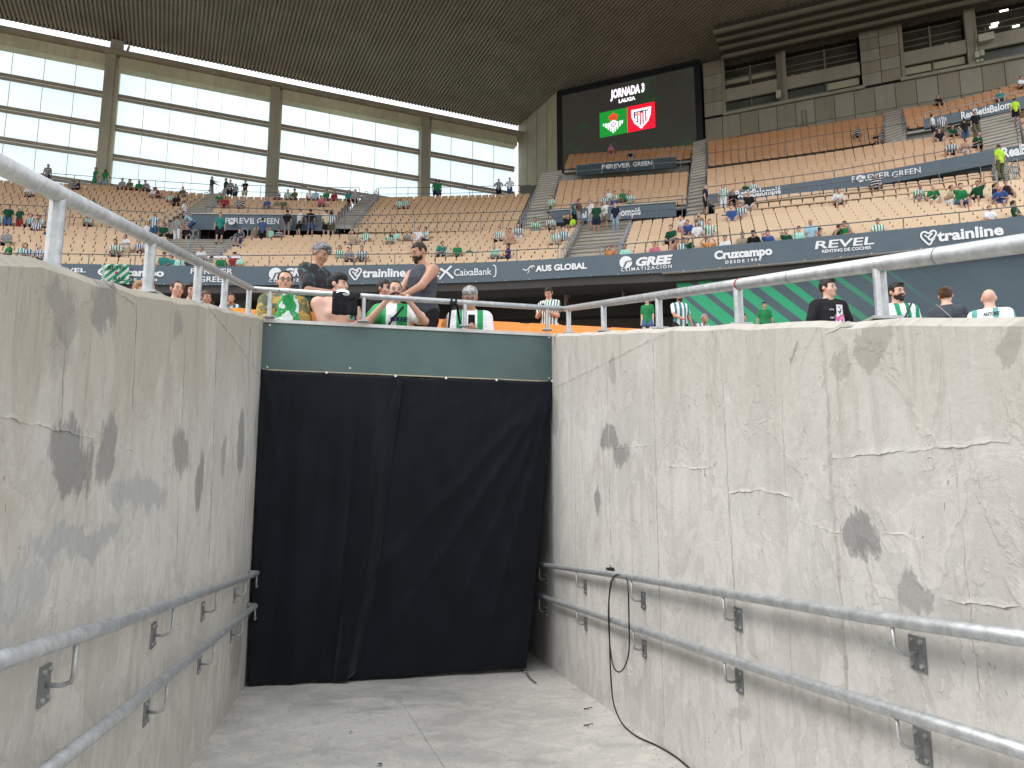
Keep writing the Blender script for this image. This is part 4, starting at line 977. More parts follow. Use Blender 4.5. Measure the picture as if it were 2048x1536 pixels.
rail('two-bar rail along the top of the far left block', [(95, 346, 55), (200, 354, 55), (330, 363, 55), (420, 369, 55)], 1.0, 2.2)
rail('two-bar rail along the top between the two left stairs', [(455, 370, 55.5), (560, 372.5, 56), (660, 374.5, 57), (719, 375.5, 57.5)], 1.0, 2.4)
rail('two-bar rail along the top right of the left stand', [(757, 376, 57.5), (850, 375, 57), (950, 373, 57), (1060, 370, 56)], 1.0, 2.2)
rail('grey rail over the wide stair board, up to the next stair', [(1092, 413, 44), (1200, 404.5, 43.6), (1300, 396.5, 43), (1365, 391, 43)], .42, 2.2, False)
rail('two-bar rail in front of the wide stair board', [(1262, 407, 41.5), (1324, 402, 41.2), (1376, 397.5, 41), (1415, 394, 40.7)], 1.05, 1.6)
rail('two-bar rail along the walkway of the right stand', [(1415, 393.5, 38.6), (1500, 402-15, 38), (1608, 373, 37.3), (1735, 358, 36.4), (1850, 345.5, 35.9), (1960, 330, 35.4)], .95, 1.75)
rail('grey rail on top of the long right band', [(1415, 374, 41), (1640, 345, 40.2), (1780, 321.5, 39.4), (1900, 300, 39), (1965, 288, 38.6), (2035, 272, 38.2)], .42, 2.3, False)
rail('thin rail before the brown top rows on the right', [(1416, 306, 52), (1520, 293, 51.5), (1640, 271, 50.6), (1772, 253, 49.6), (1812, 246, 49)], .95, 2.4, False)
rail('thin rail below the big screen', [(1150, 316, 57.6), (1280, 303.5, 56.8), (1385, 296, 56)], .42, 2.3, False, m=M_RAILL)
rail('two-bar rail standing before the slogan board below the screen', [(1152, 341-10, 56), (1280, 318, 55.4), (1360, 311, 54.8)], .95, 2.2, m=M_RAILL)
rail('thin rail over the upper right board', [(1850, 226, 46.2), (1950, 206, 45.8), (2048, 181, 45.4)], .42, 2.4, False, m=M_RAILL)
# hoops
HOOPG = 'inverted U stair hoops'
def hoop_mesh():
    pts = [Vector((-.16, 0, 0)), Vector((-.16, 0, .8)), Vector((-.14, 0, .9)), Vector((-.08, 0, .96)), Vector((0, 0, .975)), Vector((.08, 0, .96)), Vector((.14, 0, .9)), Vector((.16, 0, .8)), Vector((.16, 0, 0))]
    mb = MB().tube(pts, .024, 7); return mesh('stair_hoop', mb.v, mb.f, True)
HM = hoop_mesh(); nh = 0
def hoops(a, b, n, where, rz=60, m=None):
    A, B = P(*a), P(*b)
    for k in range(n):
        p = A.lerp(B, (k+.5)/n)
        obj('stair_hoop', HM, m or M_RAILL, None, 'grey inverted U hoop on the %s' % where, 'stair handrail', 'hoops along the %s' % where, None, p).rotation_euler = (0, 0, R(rz))
hoops((1124, 541, 34.4), (1166, 468, 42), 13, 'left side of the wide stair')
hoops((1236, 539, 33.4), (1262, 474, 39), 11, 'right side of the wide stair', 75)
hoops((1042, 470, 43.5), (1084, 383, 55), 14, 'left side of the corner stair')
hoops((1098, 468, 43.2), (1121, 372, 55), 13, 'right side of the corner stair', 70, mat('hoop_teal', (.10, .15, .18), .5, .2, 0))
hoops((1373, 446, 42.3), (1386, 330, 56), 14, 'left side of the stair beside the screen', 80, M_RAIL)
hoops((1414, 440, 42), (1413, 300, 58), 16, 'right side of the stair beside the screen', 85, M_RAIL)
hoops((366, 560, 35.3), (392, 486, 42), 5, 'left side of the left stair')
hoops((412, 552, 35.6), (492, 486, 42.5), 9, 'right side of the left stair', 30)
hoops((316, 472, 45), (422, 404, 54), 13, 'left side of the upper left stair')
hoops((418, 448, 46), (448, 404, 54), 10, 'right side of the upper left stair')
hoops((668, 470, 45.5), (735, 405, 56), 13, 'left side of the steep middle stair')
hoops((706, 476, 45.5), (756, 400, 56), 14, 'right side of the steep middle stair')
hoops((1812, 290, 46), (1805, 240, 53), 6, 'right side of the upper right stair', 95, M_RAIL)
hoops((1770, 306, 46.5), (1766, 246, 54), 6, 'left side of the upper right stair', 95, M_RAIL)
hoops((1990, 396, 34.6), (1994, 352, 37.4), 4, 'left side of the far right stair', 100)
hoops((2018, 396, 34.6), (2034, 352, 36.5), 5, 'right side of the far right stair', 100)
hoops((1962, 322, 40.5), (1948, 262, 45.5), 8, 'left side of the broad right stair', 100, M_RAIL)
hoops((2044, 300, 40.5), (2032, 240, 45.5), 8, 'right side of the broad right stair', 100, M_RAIL)

# ================================================================ seats
def seat_geo():
    """plastic shell seat, facing -Y, feet at z=0, back rear at y=0"""
    vs, fs = [], []
    W = .237
    prof = [(-.44, .36), (-.44, .41), (-.36, .425), (-.10, .40), (-.055, .45), (-.03, .60), (.01, .80), (.035, .80), (.0, .60), (-.02, .42), (-.08, .365), (-.40, .36)]
    n = len(prof)
    for i, sx in enumerate((-1, -.86, .86, 1)):
        for (y, z) in prof:
            zz = z-(.055 if abs(sx) == 1 and z > .78 else 0); wv = W
            vs.append((sx*wv, y, zz))
    for i in range(3):
        for k in range(n):
            k2 = (k+1) % n; fs.append((i*n+k, i*n+k2, (i+1)*n+k2, (i+1)*n+k))
    fs.append(tuple(range(n))[::-1]); fs.append(tuple(3*n+k for k in range(n)))
    return vs, fs
SV, SF = seat_geo(); SMESH = {}
DEEP = ('R3', 'R4', 'R1T', 'R2', 'R1', 'R5')
def m_seat(name, faded, deep):  # sun-faded low rows; higher rows carry roof shade painted into the seat colour
    m, nt, ns, lk, bs = _nt(name)
    oi = N(nt, 'ShaderNodeObjectInfo'); at = N(nt, 'ShaderNodeAttribute', attribute_name='shade'); tc = N(nt, 'ShaderNodeTexCoord')
    nz = noise(nt, tc.outputs['Object'], 1.7, 4, .7)
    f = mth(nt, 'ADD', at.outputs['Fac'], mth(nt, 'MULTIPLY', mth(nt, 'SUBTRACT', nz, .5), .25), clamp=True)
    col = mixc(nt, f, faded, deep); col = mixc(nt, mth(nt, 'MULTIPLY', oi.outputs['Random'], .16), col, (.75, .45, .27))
    lk.new(col, bs.inputs['Base Color']); bs.inputs['Roughness'].default_value = .5; bs.inputs['Specular IOR Level'].default_value = .3
    return m
M_SEAT = m_seat('seat_faded_to_shaded_plastic', (.64, .475, .31), (.38, .165, .055)); M_SEATO = m_seat('seat_orange_plastic', (.85, .30, .055), (.78, .25, .04))
mats_seat = {}
def seat_shade_mat(sh):
    k = round(sh*5)/5
    if k not in mats_seat:
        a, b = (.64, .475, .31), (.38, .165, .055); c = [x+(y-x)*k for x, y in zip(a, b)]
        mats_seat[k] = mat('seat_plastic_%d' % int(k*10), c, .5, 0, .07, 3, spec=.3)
    return mats_seat[k]
sm = mesh('stadium_seat', SV, SF, False); SV_np = np.array(SV)
from collections import Counter
def near_key(s): return proj(s[0])[2]
vis = []
for s in SEATS:
    u, v, zc = proj(s[0]+UP*.75)
    if -30 < u < 2078: vis.append((zc, s))
vis.sort(key=lambda a: a[0])
ind = [s for z, s in vis[:300]]; rest = [s for z, s in vis[300:]]+[s for s in SEATS if not -30 < proj(s[0]+UP*.75)[0] < 2078]
for (p, f, sh, nm, sc_) in ind:
    rj = min(range(len(ROWS[nm])), key=lambda j_: min((q_-p).length for q_ in ROWS[nm][j_]))+1
    wh = {'LA1': 'left of the left stair', 'LA2': 'between the left stair and the wide stair', 'RA1': 'right of the wide stair'}.get(nm, 'above the right walkway')
    o = obj('stadium_seat', sm, seat_shade_mat(sh), None, 'faded beige seat, %s row above band, %s' % (['first', 'second', 'third', 'fourth', 'fifth', 'sixth', 'seventh', 'eighth', 'ninth', 'tenth', 'eleventh', 'twelfth'][rj-1], wh), 'seat', 'faded beige seats in the lower rows', None, p)
    o.rotation_euler = (0, 0, math.atan2(f.x, -f.y)); o.scale = (sc_, 1, 1)
av, af, ash = [], [], []
SV_deep = np.array(SV); SV_deep[(SV_deep[:, 1] < -.39) & (SV_deep[:, 2] < .37), 2] = .14
nv = len(SV)
for k, (p, f, sh, nm, sc_) in enumerate(rest):
    a = math.atan2(f.x, -f.y); ca, sa = math.cos(a), math.sin(a); X = SV_np[:, 0]*sc_; Y = SV_np[:, 1]
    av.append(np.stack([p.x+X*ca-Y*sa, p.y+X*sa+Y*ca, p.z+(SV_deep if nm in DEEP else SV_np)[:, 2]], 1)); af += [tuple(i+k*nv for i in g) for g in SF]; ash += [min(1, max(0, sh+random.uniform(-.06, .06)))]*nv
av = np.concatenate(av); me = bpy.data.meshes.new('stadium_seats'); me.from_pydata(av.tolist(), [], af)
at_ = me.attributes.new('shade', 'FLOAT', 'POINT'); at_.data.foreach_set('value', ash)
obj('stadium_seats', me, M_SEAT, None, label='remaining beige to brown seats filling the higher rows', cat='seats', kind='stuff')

# ================================================================ lower tier (orange seats round the tunnel)
LT = []
def lt_pt(x, d, dz=0):     # d metres behind the end panel, x along it
    p = Lc+ED*x-EN*d; z = 2.58+.235*(d-.66); return Vector((p.x, p.y, z+dz))
mb = MB(); nrow = 20
for j in range(nrow):
    d = .25+j*.82; z = lt_pt(0, .66+j*.82).z
    x0, x1 = -14, 17
    a, b, c_, e = lt_pt(x0, d), lt_pt(x1, d), lt_pt(x1, d+.82), lt_pt(x0, d+.82)
    for q in (a, b, c_, e): q.z = z
    mb.add([a-UP*.25, b-UP*.25, b, a], [(0, 1, 2, 3)]).add([a, b, c_, e], [(0, 1, 2, 3)])
mb.build('lower_terrace', M_CONC, kind='structure')
dl = .25+nrow*.82; zl = lt_pt(0, .66+nrow*.82).z
q = [lt_pt(-30, dl), lt_pt(40, dl), lt_pt(40, dl+22), lt_pt(-30, dl+22)]
for p in q: p.z = zl
MB().add(q+[p-UP*.3 for p in q], [(0, 1, 2, 3), (4, 5, 1, 0)]).build('concourse_floor', M_CONC, kind='structure')
q = [lt_pt(-14, -7), lt_pt(-.3, -7), lt_pt(-.3, .25), lt_pt(-14, .25)]
for p, z in zip(q, (.9, .9, 2.4, 2.4)): p.z = z
q2 = [lt_pt(3.9, -9), lt_pt(17, -9), lt_pt(17, .25), lt_pt(3.4, .25)]
for p, z in zip(q2, (.7, .7, 2.4, 2.4)): p.z = z
MB().add(q, [(0, 1, 2, 3)]).add(q2, [(0, 1, 2, 3)]).build('lower_terrace_slope', M_CONC, kind='structure')
# parapet ledge behind the panel
near_s, far_s = [], []
occupied = []
for j in range(nrow-6):
    d = .25+j*.82+.66; z = lt_pt(0, .66+j*.82).z
    n_ = int(22/.53)
    for k in range(n_):
        x = -9.5+k*.53; p = lt_pt(x, d); p.z = z
        u, v, zc = proj(p+UP*.8)
        (near_s if (j < 2 and 330 < u < 1330) else far_s).append((p, j, k))
for (p, j, k) in near_s:
    o = obj('orange_seat', sm, M_SEATO, None, 'bright orange plastic seat in the %s row behind the green panel' % ('first' if j == 0 else 'second'), 'seat', 'orange seats behind the green panel, %s row' % ('first' if j == 0 else 'second'), None, p)
    o.rotation_euler = (0, 0, math.atan2(EN.x, -EN.y)); o.scale = (.98, 1, 1.075)
av, af = [], []
a = math.atan2(EN.x, -EN.y); ca, sa = math.cos(a), math.sin(a)
for kk, (p, j, k) in enumerate(far_s):
    av.append(np.stack([p.x+SV_np[:, 0]*ca-SV_np[:, 1]*sa, p.y+SV_np[:, 0]*sa+SV_np[:, 1]*ca, p.z+SV_np[:, 2]], 1)); af += [tuple(i+kk*nv for i in g) for g in SF]
me = bpy.data.meshes.new('orange_seats'); me.from_pydata(np.concatenate(av).tolist(), [], af)
obj('orange_seats', me, M_SEATO, None, label='remaining orange seats of the lower tier', cat='seats', kind='stuff')
# ================================================================ roof, glazed facade, screen, press building
ZR = 36.0+EYE
M_ROOF = mat('roof_metal', (.255, .225, .17), .6, .0, .12, .4)
FAZ = R(68); FDv = Vector((math.sin(FAZ), math.cos(FAZ), 0)); FP0 = P(1030, 258, 73.0); FNv = Vector((FDv.y, -FDv.x, 0)); FNv = FNv if FNv.y < 0 else -FNv
# facade plane slightly inside the roof edge
_a, _b = P(0, 38, 56.2), P(1032, 251, 72.3); _a.z = _b.z = 20; FDv = (_b-_a).normalized(); FNv = Vector((FDv.y, -FDv.x, 0)); FNv = FNv if FNv.y < 0 else -FNv
FPi = _a.lerp(_b, .8)-FNv*.3; print('facade az', math.degrees(math.atan2(FDv.x, FDv.y)))
def fc(u, v, o=0): return hit(u, v, FPi+FNv*o, FNv)
def fs_(p): return (p-FPi).dot(FDv)
WAZ = R(-66.8); WDv = Vector((math.sin(WAZ), math.cos(WAZ), 0)); WP0 = P(1116, 250, 66.0); WNv = Vector((WDv.y, -WDv.x, 0)); WNv = WNv if WNv.y < 0 else -WNv
WR = -WDv                                   # to the right along the press wall
def wp(u, v, o=0): return hit(u, v, WP0+WNv*o, WNv)
# ---- roof: corrugated sheet, ribs along RAZ
RAZ = R(-25); RV = Vector((math.sin(RAZ), math.cos(RAZ), 0)); RX = Vector((RV.y, -RV.x, 0)); RX = RX if RX.x > 0 else -RX
e0 = P(0, 38, 56.2); e1 = P(1032, 251, 72.3); e0.z = e1.z = ZR
ed = (e1-e0).normalized()
def clip_end(x):                           # for a rib at lateral x: far end at the facade edge line or the press wall line
    o = RX*x
    def inter(p0, d):                      # o + RV*t = p0 + d*s
        a = np.array([[RV.x, -d.x], [RV.y, -d.y]]); b = np.array([p0.x-o.x, p0.y-o.y]); t, s = np.linalg.solve(a, b); return t
    c1, c2 = e1+ed*.6-FNv*.3, WP0-WNv*2.4; best = 1e9
    for p0, q0 in ((e0-ed*60, c1), (c1, c2), (c2, c2-WDv*70)):
        d = (q0-p0); L = d.length; d = d/L
        a = np.array([[RV.x, -d.x], [RV.y, -d.y]]); b = np.array([p0.x-o.x, p0.y-o.y]); t, s = np.linalg.solve(a, b)
        if -.01 <= s <= L+.01: best = min(best, t)
    return best if best < 1e8 else 60
pitch = .30; vs, fs = [], []; x = -62.0; k = 0
NEARD = lambda x: 36.0 if x < -4 else 22.0
while x < 62:
    for dx, dz in ((0, 0), (.03, .15), (.13, .15), (.16, 0)):
        o = RX*(x+dx); tf = clip_end(x+dx); tn = min(NEARD(x), tf-1)
        a, b = o+RV*tn, o+RV*tf; vs += [(a.x, a.y, ZR+dz), (b.x, b.y, ZR+dz)]
    x += pitch
for i in range(len(vs)//2-1): fs.append((2*i, 2*i+1, 2*i+3, 2*i+2))
ROOF = empty('stadium_roof', 'dark corrugated metal roof hanging over the stands', 'roof')
obj('corrugated_sheet', mesh('corrugated_sheet', vs, fs), M_ROOF, ROOF)
MB().tube([e0-ed*30+UP*.12, e1+UP*.12], .16, 6).build('edge_trim', mat('roof_edge', (.08, .075, .065), .7), ROOF)
vs2 = [(a[0], a[1], ZR+.35) for a in vs[::8]+[]]
mb = MB(); xs = np.linspace(-62, 61.9, 60); r1, r2 = [], []
for x in xs:
    o = RX*x; tf = clip_end(x); tn = min(NEARD(x), tf-1); a, b = o+RV*tn, o+RV*tf; r1.append(Vector((a.x, a.y, ZR+.4))); r2.append(Vector((b.x, b.y, ZR+.4)))
mb.sheet([r1, r2]).sheet([[p-UP*.8 for p in r1], r1]).build('roof_deck', M_ROOF, ROOF)

# ---- facade
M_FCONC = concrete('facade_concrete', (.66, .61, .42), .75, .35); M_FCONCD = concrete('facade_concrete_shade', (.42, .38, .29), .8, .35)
M_SLAT = mat('slat_brown', (.34, .28, .21), .7, 0, .15, 1)
def m_poly():
    m = bpy.data.materials.new('translucent_panel'); m.use_nodes = True; nt = m.node_tree; nt.nodes.clear(); lk = nt.links
    out = N(nt, 'ShaderNodeOutputMaterial'); tr = N(nt, 'ShaderNodeBsdfTranslucent'); tp = N(nt, 'ShaderNodeBsdfTransparent'); gl = N(nt, 'ShaderNodeBsdfGlossy'); mx = N(nt, 'ShaderNodeMixShader'); m2 = N(nt, 'ShaderNodeMixShader')
    tc = N(nt, 'ShaderNodeTexCoord'); nz = noise(nt, vscale(nt, tc.outputs['Object'], (.12, .12, .3)), 1, 4, .6)
    f = ramp(nt, nz, .35, .7)
    lk.new(mixc(nt, f, (.76, .86, .865), (.93, .97, .955)), tr.inputs[0]); tp.inputs[0].default_value = (.86, .925, .925, 1); gl.inputs['Roughness'].default_value = .4
    mx.inputs[0].default_value = .72; lk.new(tr.outputs[0], mx.inputs[1]); lk.new(tp.outputs[0], mx.inputs[2])
    m2.inputs[0].default_value = .03; lk.new(mx.outputs[0], m2.inputs[1]); lk.new(gl.outputs[0], m2.inputs[2]); lk.new(m2.outputs[0], out.inputs[0]); return m
M_POLY = m_poly()
FAC = empty('glazed_facade', 'tall facade of white translucent panels between concrete posts behind the left stand', 'facade')
zlev = {k: fc(259, v, 1.15 if k in ('cap0', 'cap1') else (.75 if k in ('b0', 'b1') else .3)).z for k, v in dict(cap0=104, cap1=112, b0=112, b1=140, p1=190, s1=201, p2=252, s2=263, p3=311, s3=322, p4=371, s4=380, bot=430).items()}
sE, sW = fs_(fc(1037, 330)), fs_(fc(-260, 200))
def fbox(s0, s1, z0, z1, o0, o1, name, m, par=FAC):
    vs = [FPi+FDv*s+FNv*o for s in (s0, s1) for o in (o0, o1)]
    v8 = [Vector((p.x, p.y, z)) for z in (z0, z1) for p in vs]
    return MB().add(v8, [(0, 2, 3, 1), (4, 5, 7, 6), (0, 4, 6, 2), (1, 3, 7, 5), (0, 1, 5, 4), (2, 6, 7, 3)]).build(name, m, par)
posts = [fs_(fc(u, 300)) for u in (-150, 213, 547, 848)]
fbox(sW, sE+1.2, zlev['cap1'], zlev['cap0']+.1, -.4, 1.1, 'gutter_beam', M_SLAT)
allp = posts+[sE]
for a, b in zip([sW]+posts, allp):
    s0, s1 = a+.45, b-.45
    if s1-s0 < 1: continue
    fbox(s0, s1, zlev['b1'], zlev['b0']-.02, -.1, .75, 'concrete_beam', M_FCONC)
    for (zt, zb_, first) in (('b1', 'p1', 1), ('s1', 'p2', 0), ('s2', 'p3', 0), ('s3', 'p4', 0), ('s4', 'bot', 0)):
        n = max(1, round((s1-s0)/1.95)); wd = (s1-s0)/n
        for i in range(n):
            fbox(s0+i*wd+.035, s0+(i+1)*wd-.035, zlev[zb_]+.05, zlev[zt]-.05, .0, .03, 'panel', M_POLY)
            if i: fbox(s0+i*wd-.02, s0+i*wd+.02, zlev[zb_], zlev[zt], .0, .06, 'glazing_bar', mat('bar_grey', (.5, .5, .45), .6))
    for (zt, zb_) in (('p1', 's1'), ('p2', 's2'), ('p3', 's3'), ('p4', 's4')):
        h = zlev[zt]-zlev[zb_]
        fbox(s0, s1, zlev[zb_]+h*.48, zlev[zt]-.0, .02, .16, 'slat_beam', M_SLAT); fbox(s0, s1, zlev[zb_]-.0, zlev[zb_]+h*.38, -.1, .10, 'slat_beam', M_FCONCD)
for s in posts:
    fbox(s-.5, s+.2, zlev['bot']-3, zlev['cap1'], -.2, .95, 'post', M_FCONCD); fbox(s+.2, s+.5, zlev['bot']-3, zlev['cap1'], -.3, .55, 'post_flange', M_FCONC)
p = posts[1]; fbox(p-.3, p+.6, zlev['cap0'], ZR, -.1, .6, 'roof_stub', M_FCONCD); MB().tube([FPi*1+FDv*(p+.7)+UP*(zlev['cap0']-FPi.z), FPi+FDv*(p+.95)+UP*(ZR-FPi.z)], .1, 8).build('strut', M_SLAT, FAC)

# ---- concrete side wall between facade and screen
SW = empty('building', 'concrete end wall and press building with dark windows above the right stand', 'building')
M_PC = concrete('press_concrete', (.28, .245, .18), .85, .3); M_PC2 = concrete('press_concrete_b', (.32, .285, .22), .85, .3); M_PCS = concrete('side_concrete', (.42, .38, .27), .8, .3)
a = fc(1036, 330); b = wp(1114, 250); 
L_ = (b-a).length; nb = 4
for i in range(nb):
    p, q = a.lerp(b, i/nb), a.lerp(b, (i+1)/nb); e = Vector((q.x-p.x, q.y-p.y, 0)).normalized()*.03
    lo = 17; MB().add([(p.x+e.x, p.y+e.y, lo), (q.x-e.x, q.y-e.y, lo), (q.x-e.x, q.y-e.y, ZR), (p.x+e.x, p.y+e.y, ZR)], [(0, 1, 2, 3)]).build('side_wall_panel', M_PCS, SW)
MB().add([(a.x+.05, a.y+.2, 15), (b.x+.2, b.y+.2, 15), (b.x+.2, b.y+.2, ZR), (a.x+.05, a.y+.2, ZR)], [(0, 1, 2, 3)]).build('side_wall_core', M_CONCD, SW)
# sill ledge where the facade meets it
def wbox(u0, v0, u1, v1, o0, o1, name, m, par=SW, ref=None):
    """box on the press wall: left top (u0,v0), right bottom(u1,v1) in picture; horizontal in the world"""
    A, B = wp(u0, v0), wp(u1, v1); s0, s1 = (A-WP0).dot(WR), (B-WP0).dot(WR); z1, z0 = A.z, B.z
    return wsz(s0, s1, z0, z1, o0, o1, name, m, par)
def wsz(s0, s1, z0, z1, o0, o1, name, m, par=SW):
    vs = [WP0+WR*s+WNv*o for s in (s0, s1) for o in (o0, o1)]; v8 = [Vector((p.x, p.y, z)) for z in (z0, z1) for p in vs]
    return MB().add(v8, [(0, 2, 3, 1), (4, 5, 7, 6), (0, 4, 6, 2), (1, 3, 7, 5), (0, 1, 5, 4), (2, 6, 7, 3)]).build(name, m, par)
S = lambda u, v: (wp(u, v)-WP0).dot(WR)
Zw = lambda u, v: wp(u, v).z
# whole core wall behind everything
wsz(S(1110, 250), S(2300, 60), 14, ZR+.3, -2.2, -2.0, 'core_wall', M_DARKV)
# cladding panels: pier left of windows, under-window field, wide pier
def clad(s0, s1, z0, z1, nx, nz, o=0.0, tn='wall_panel'):
    for i in range(nx):
        for j in range(nz):
            wsz(s0+(s1-s0)*i/nx+.02, s0+(s1-s0)*(i+1)/nx-.02, z0+(z1-z0)*j/nz+.02, z0+(z1-z0)*(j+1)/nz-.02, o-.15, o+random.uniform(0, .015), tn, M_PC if (i*3+j) % 2 else M_PC2)
zsill = Zw(1804, 161); zsill2 = Zw(1446, 230)
zs = (zsill+zsill2)/2
s_a, s_b, s_c, s_d = S(1407, 180), S(1444, 180), S(1722, 130), S(1800, 110)
zb0 = Zw(1420, 300)
clad(s_a, s_b, zs+.1, ZR-.4, 1, 4); clad(s_c, s_d, zs+.1, ZR-.4, 2, 5)
clad(s_a, S(2300, 50), zb0-1.2, zs-.12, 21, 2)
wsz(s_a, S(2300, 50), zb0-1.5, zs, -.3, -.17, 'joint_backing', M_CONCD)
# sill ledge
wsz(s_b, s_c+.15, zs-.12, zs+.12, -.1, .22, 'sill', M_PC2); wsz(s_d-.1, S(2300, 50), zs-.12, zs+.12, -.1, .22, 'sill', M_PC2)
M_GLASS = mat('window_glass_dark', (.055, .052, .04), .12, 0, .3, .5); M_FRAME = mat('window_frame', (.17, .15, .11), .6); M_BLIND = mat('blind_pale', (.36, .34, .24), .8, 0, .05); M_BLACK = mat('black_opening', (.006, .006, .006), .9, 0, 0)
M_GLASSG = mat('window_glass_grey', (.085, .092, .082), .2, 0, .2, .6)
zA = zs+.12; hh = Zw(1446, 110)-zs                       # opening height
zlow, zspl, zsp, ztop = zs+hh*.22, zs+hh*.24, zs+hh*.42, zs+hh*.98
def bay(s0, s1, split, blinds_low, blinds_up):
    wsz(s0, s1, zlow, zsp, -.25, -.05, 'spandrel', M_PC2)
    # lower windows
    cols = [s0+(s1-s0)*f for f in split]
    for i, (a_, b_) in enumerate(zip(cols[:-1], cols[1:])):
        f = wsz(a_+.05, b_-.05, zA, zlow, -.5, -.42, 'window', M_GLASSG); wsz(a_-.02, a_+.08, zA, zlow, -.46, -.3, 'window_frame', M_FRAME, f)
        wsz(a_+.08, b_-.05, zA+(zlow-zA)*.33, zA+(zlow-zA)*.38, -.44, -.38, 'window_frame', M_FRAME, f)
        if i in blinds_low: wsz(a_+.1, b_-.1, zA+(zlow-zA)*.42, zlow-.05, -.41, -.38, 'roller_blind', M_BLIND, f); wsz(a_+.1, b_-.1, zA+.02, zA+(zlow-zA)*.36, -.41, -.36, 'opening', M_BLACK, f)
        f = wsz(a_+.05, b_-.05, zsp, zsp+(ztop-zsp)*.68, -.9, -.82, 'window', M_GLASS); wsz(a_-.04, a_+.1, zsp, zsp+(ztop-zsp)*.70, -.86, -.7, 'window_frame', M_FRAME, f)
        for q_ in (.26, .42, .66): wsz(a_+.1, b_-.05, zsp+(ztop-zsp)*q_, zsp+(ztop-zsp)*(q_+.025), -.84, -.78, 'window_frame', M_FRAME, f)
        if i in blinds_up: wsz(a_+.12, b_-.1, zsp+(ztop-zsp)*.28, zsp+(ztop-zsp)*.40, -.8, -.78, 'roller_blind', M_BLIND, f)
        for q_ in range(3):
            x_ = a_+(b_-a_)*(.15+.27*q_); wsz(x_, x_+random.uniform(.2, .6), zsp, zsp+random.uniform(.2, .5), -.8, -.7, 'desk_item', random.choice([M_BLACK, M_BLIND, M_FRAME]), f)
    wsz(s0-.1, s0+.14, zA, ztop, -.5, .03, 'pier', M_PC); 
s_m = S(1562, 170)
bay(s_b+.1, s_m-.25, (0, .5, 1), (), (0, 1)); bay(s_m+.3, s_c-.1, (0, .55, 1), (1,), ())
wsz(s_m-.28, s_m+.05, zA, ztop+.4, -.6, -.02, 'column', M_FRAME); wsz(s_m+.05, s_m+.28, zA, ztop+.2, -.4, -.1, 'column', M_PC2)
s_n = S(1945, 120)
bay(s_d+.12, s_n-.3, (0, .48, 1), (0, 1), ()); bay(s_n+.3, S(2200, 60), (0, .6, 1), (), ())
wsz(s_n-.25, s_n+.22, zA, ztop+1.4, -.5, .02, 'column', M_PC2)
for s0, s1 in ((s_b, s_c), (s_d, S(2300, 50))): wsz(s0, s1, ztop-.05, ZR, -.8, -.6, 'dark_recess', M_BLACK)
# ceiling lights seen through the right windows (lit)
M_LAMP = mat('lamp_white', (1, 1, 1), .5, 0, 0, emit=(1, .98, .92), es=3.0)
for u, v, w_ in ((2008, 21, .5), (1990, 47, .45), (1987, 53, .45), (2032, 52, .4)):
    c_ = wp(u, v, -.75); MB().box(c_, w_, .05, .09, (WR, WNv, UP)).build('ceiling_lamp', M_LAMP, SW)
# loudspeakers / boxes on the facade
for (u, v, w_, h_, lab) in ((1557, 189, .36, .62, 'small pale wall box hanging below the window column'), (1972, 75, .95, .55, 'large pale flat box mounted over the right windows')):
    t = empty('wall_box', lab, 'electrical box'); c_ = wp(u, v, .45)
    MB().box(c_, w_, .28, h_, (WR, WNv, UP)).build('box_body', mat('box_pale', (.42, .39, .30), .6), t); MB().tube([wp(u, v, .3)+UP*h_*.5, wp(u, v, .05)+UP*(h_*.5+.5)], .04, 6).build('bracket', M_FRAME, t); MB().tube([wp(u, v, .3)-UP*h_*.5, wp(u, v, .05)-UP*(h_*.5+.15)], .04, 6).build('bracket', M_FRAME, t)
t = empty('wall_box', 'cluster of pale boxes and cables low on the right window column', 'electrical box')
for dx, dz, w_, h_ in ((0, 0, .3, .45), (.32, .05, .25, .4), (0, -.5, .18, .2), (.25, -.5, .18, .2)): MB().box(wp(1954, 110, .25)+WR*dx+UP*dz, w_, .2, h_, (WR, WNv, UP)).build('box_body', mat('box_pale', (.42, .39, .30), .6), t)
MB().tube([wp(1954, 110, .2)+UP*.2, wp(1952, 92, .1), wp(1952, 60, .1)], .05, 6).build('cable_run', M_BLIND, t)
# stepped beams under the roof in front of the windows
for i in range(4):
    vL, uL = (113, 1446) if i == 0 else ((96, 1438) if i == 1 else ((80, 1432) if i == 2 else (64, 1426)))
    p = P(uL, vL, 59.5-i*.9); s0 = (p-WP0).dot(WR); o = (p-WP0).dot(WNv)
    vs = []
    wsz(s0, s0+34, p.z-.12, p.z+.16, o-.25, o+.0, 'eave_beam', mat('eave_beam_col', (.20, .175, .125), .8, 0, .1, .5)); wsz(s0+.1, s0+34, p.z-.02, p.z+.85, o-.9, o-.26, 'eave_recess', mat('eave_dark', (.055, .047, .036), .9))
# drain marks (old pipes) below the sill
for u, v in ((1605, 235), (1613, 235)):
    A = wp(u, v, .04); MB().tube([A+UP*.6, A-UP*.9], .05, 6).build('drain_pipe', M_FRAME, SW)

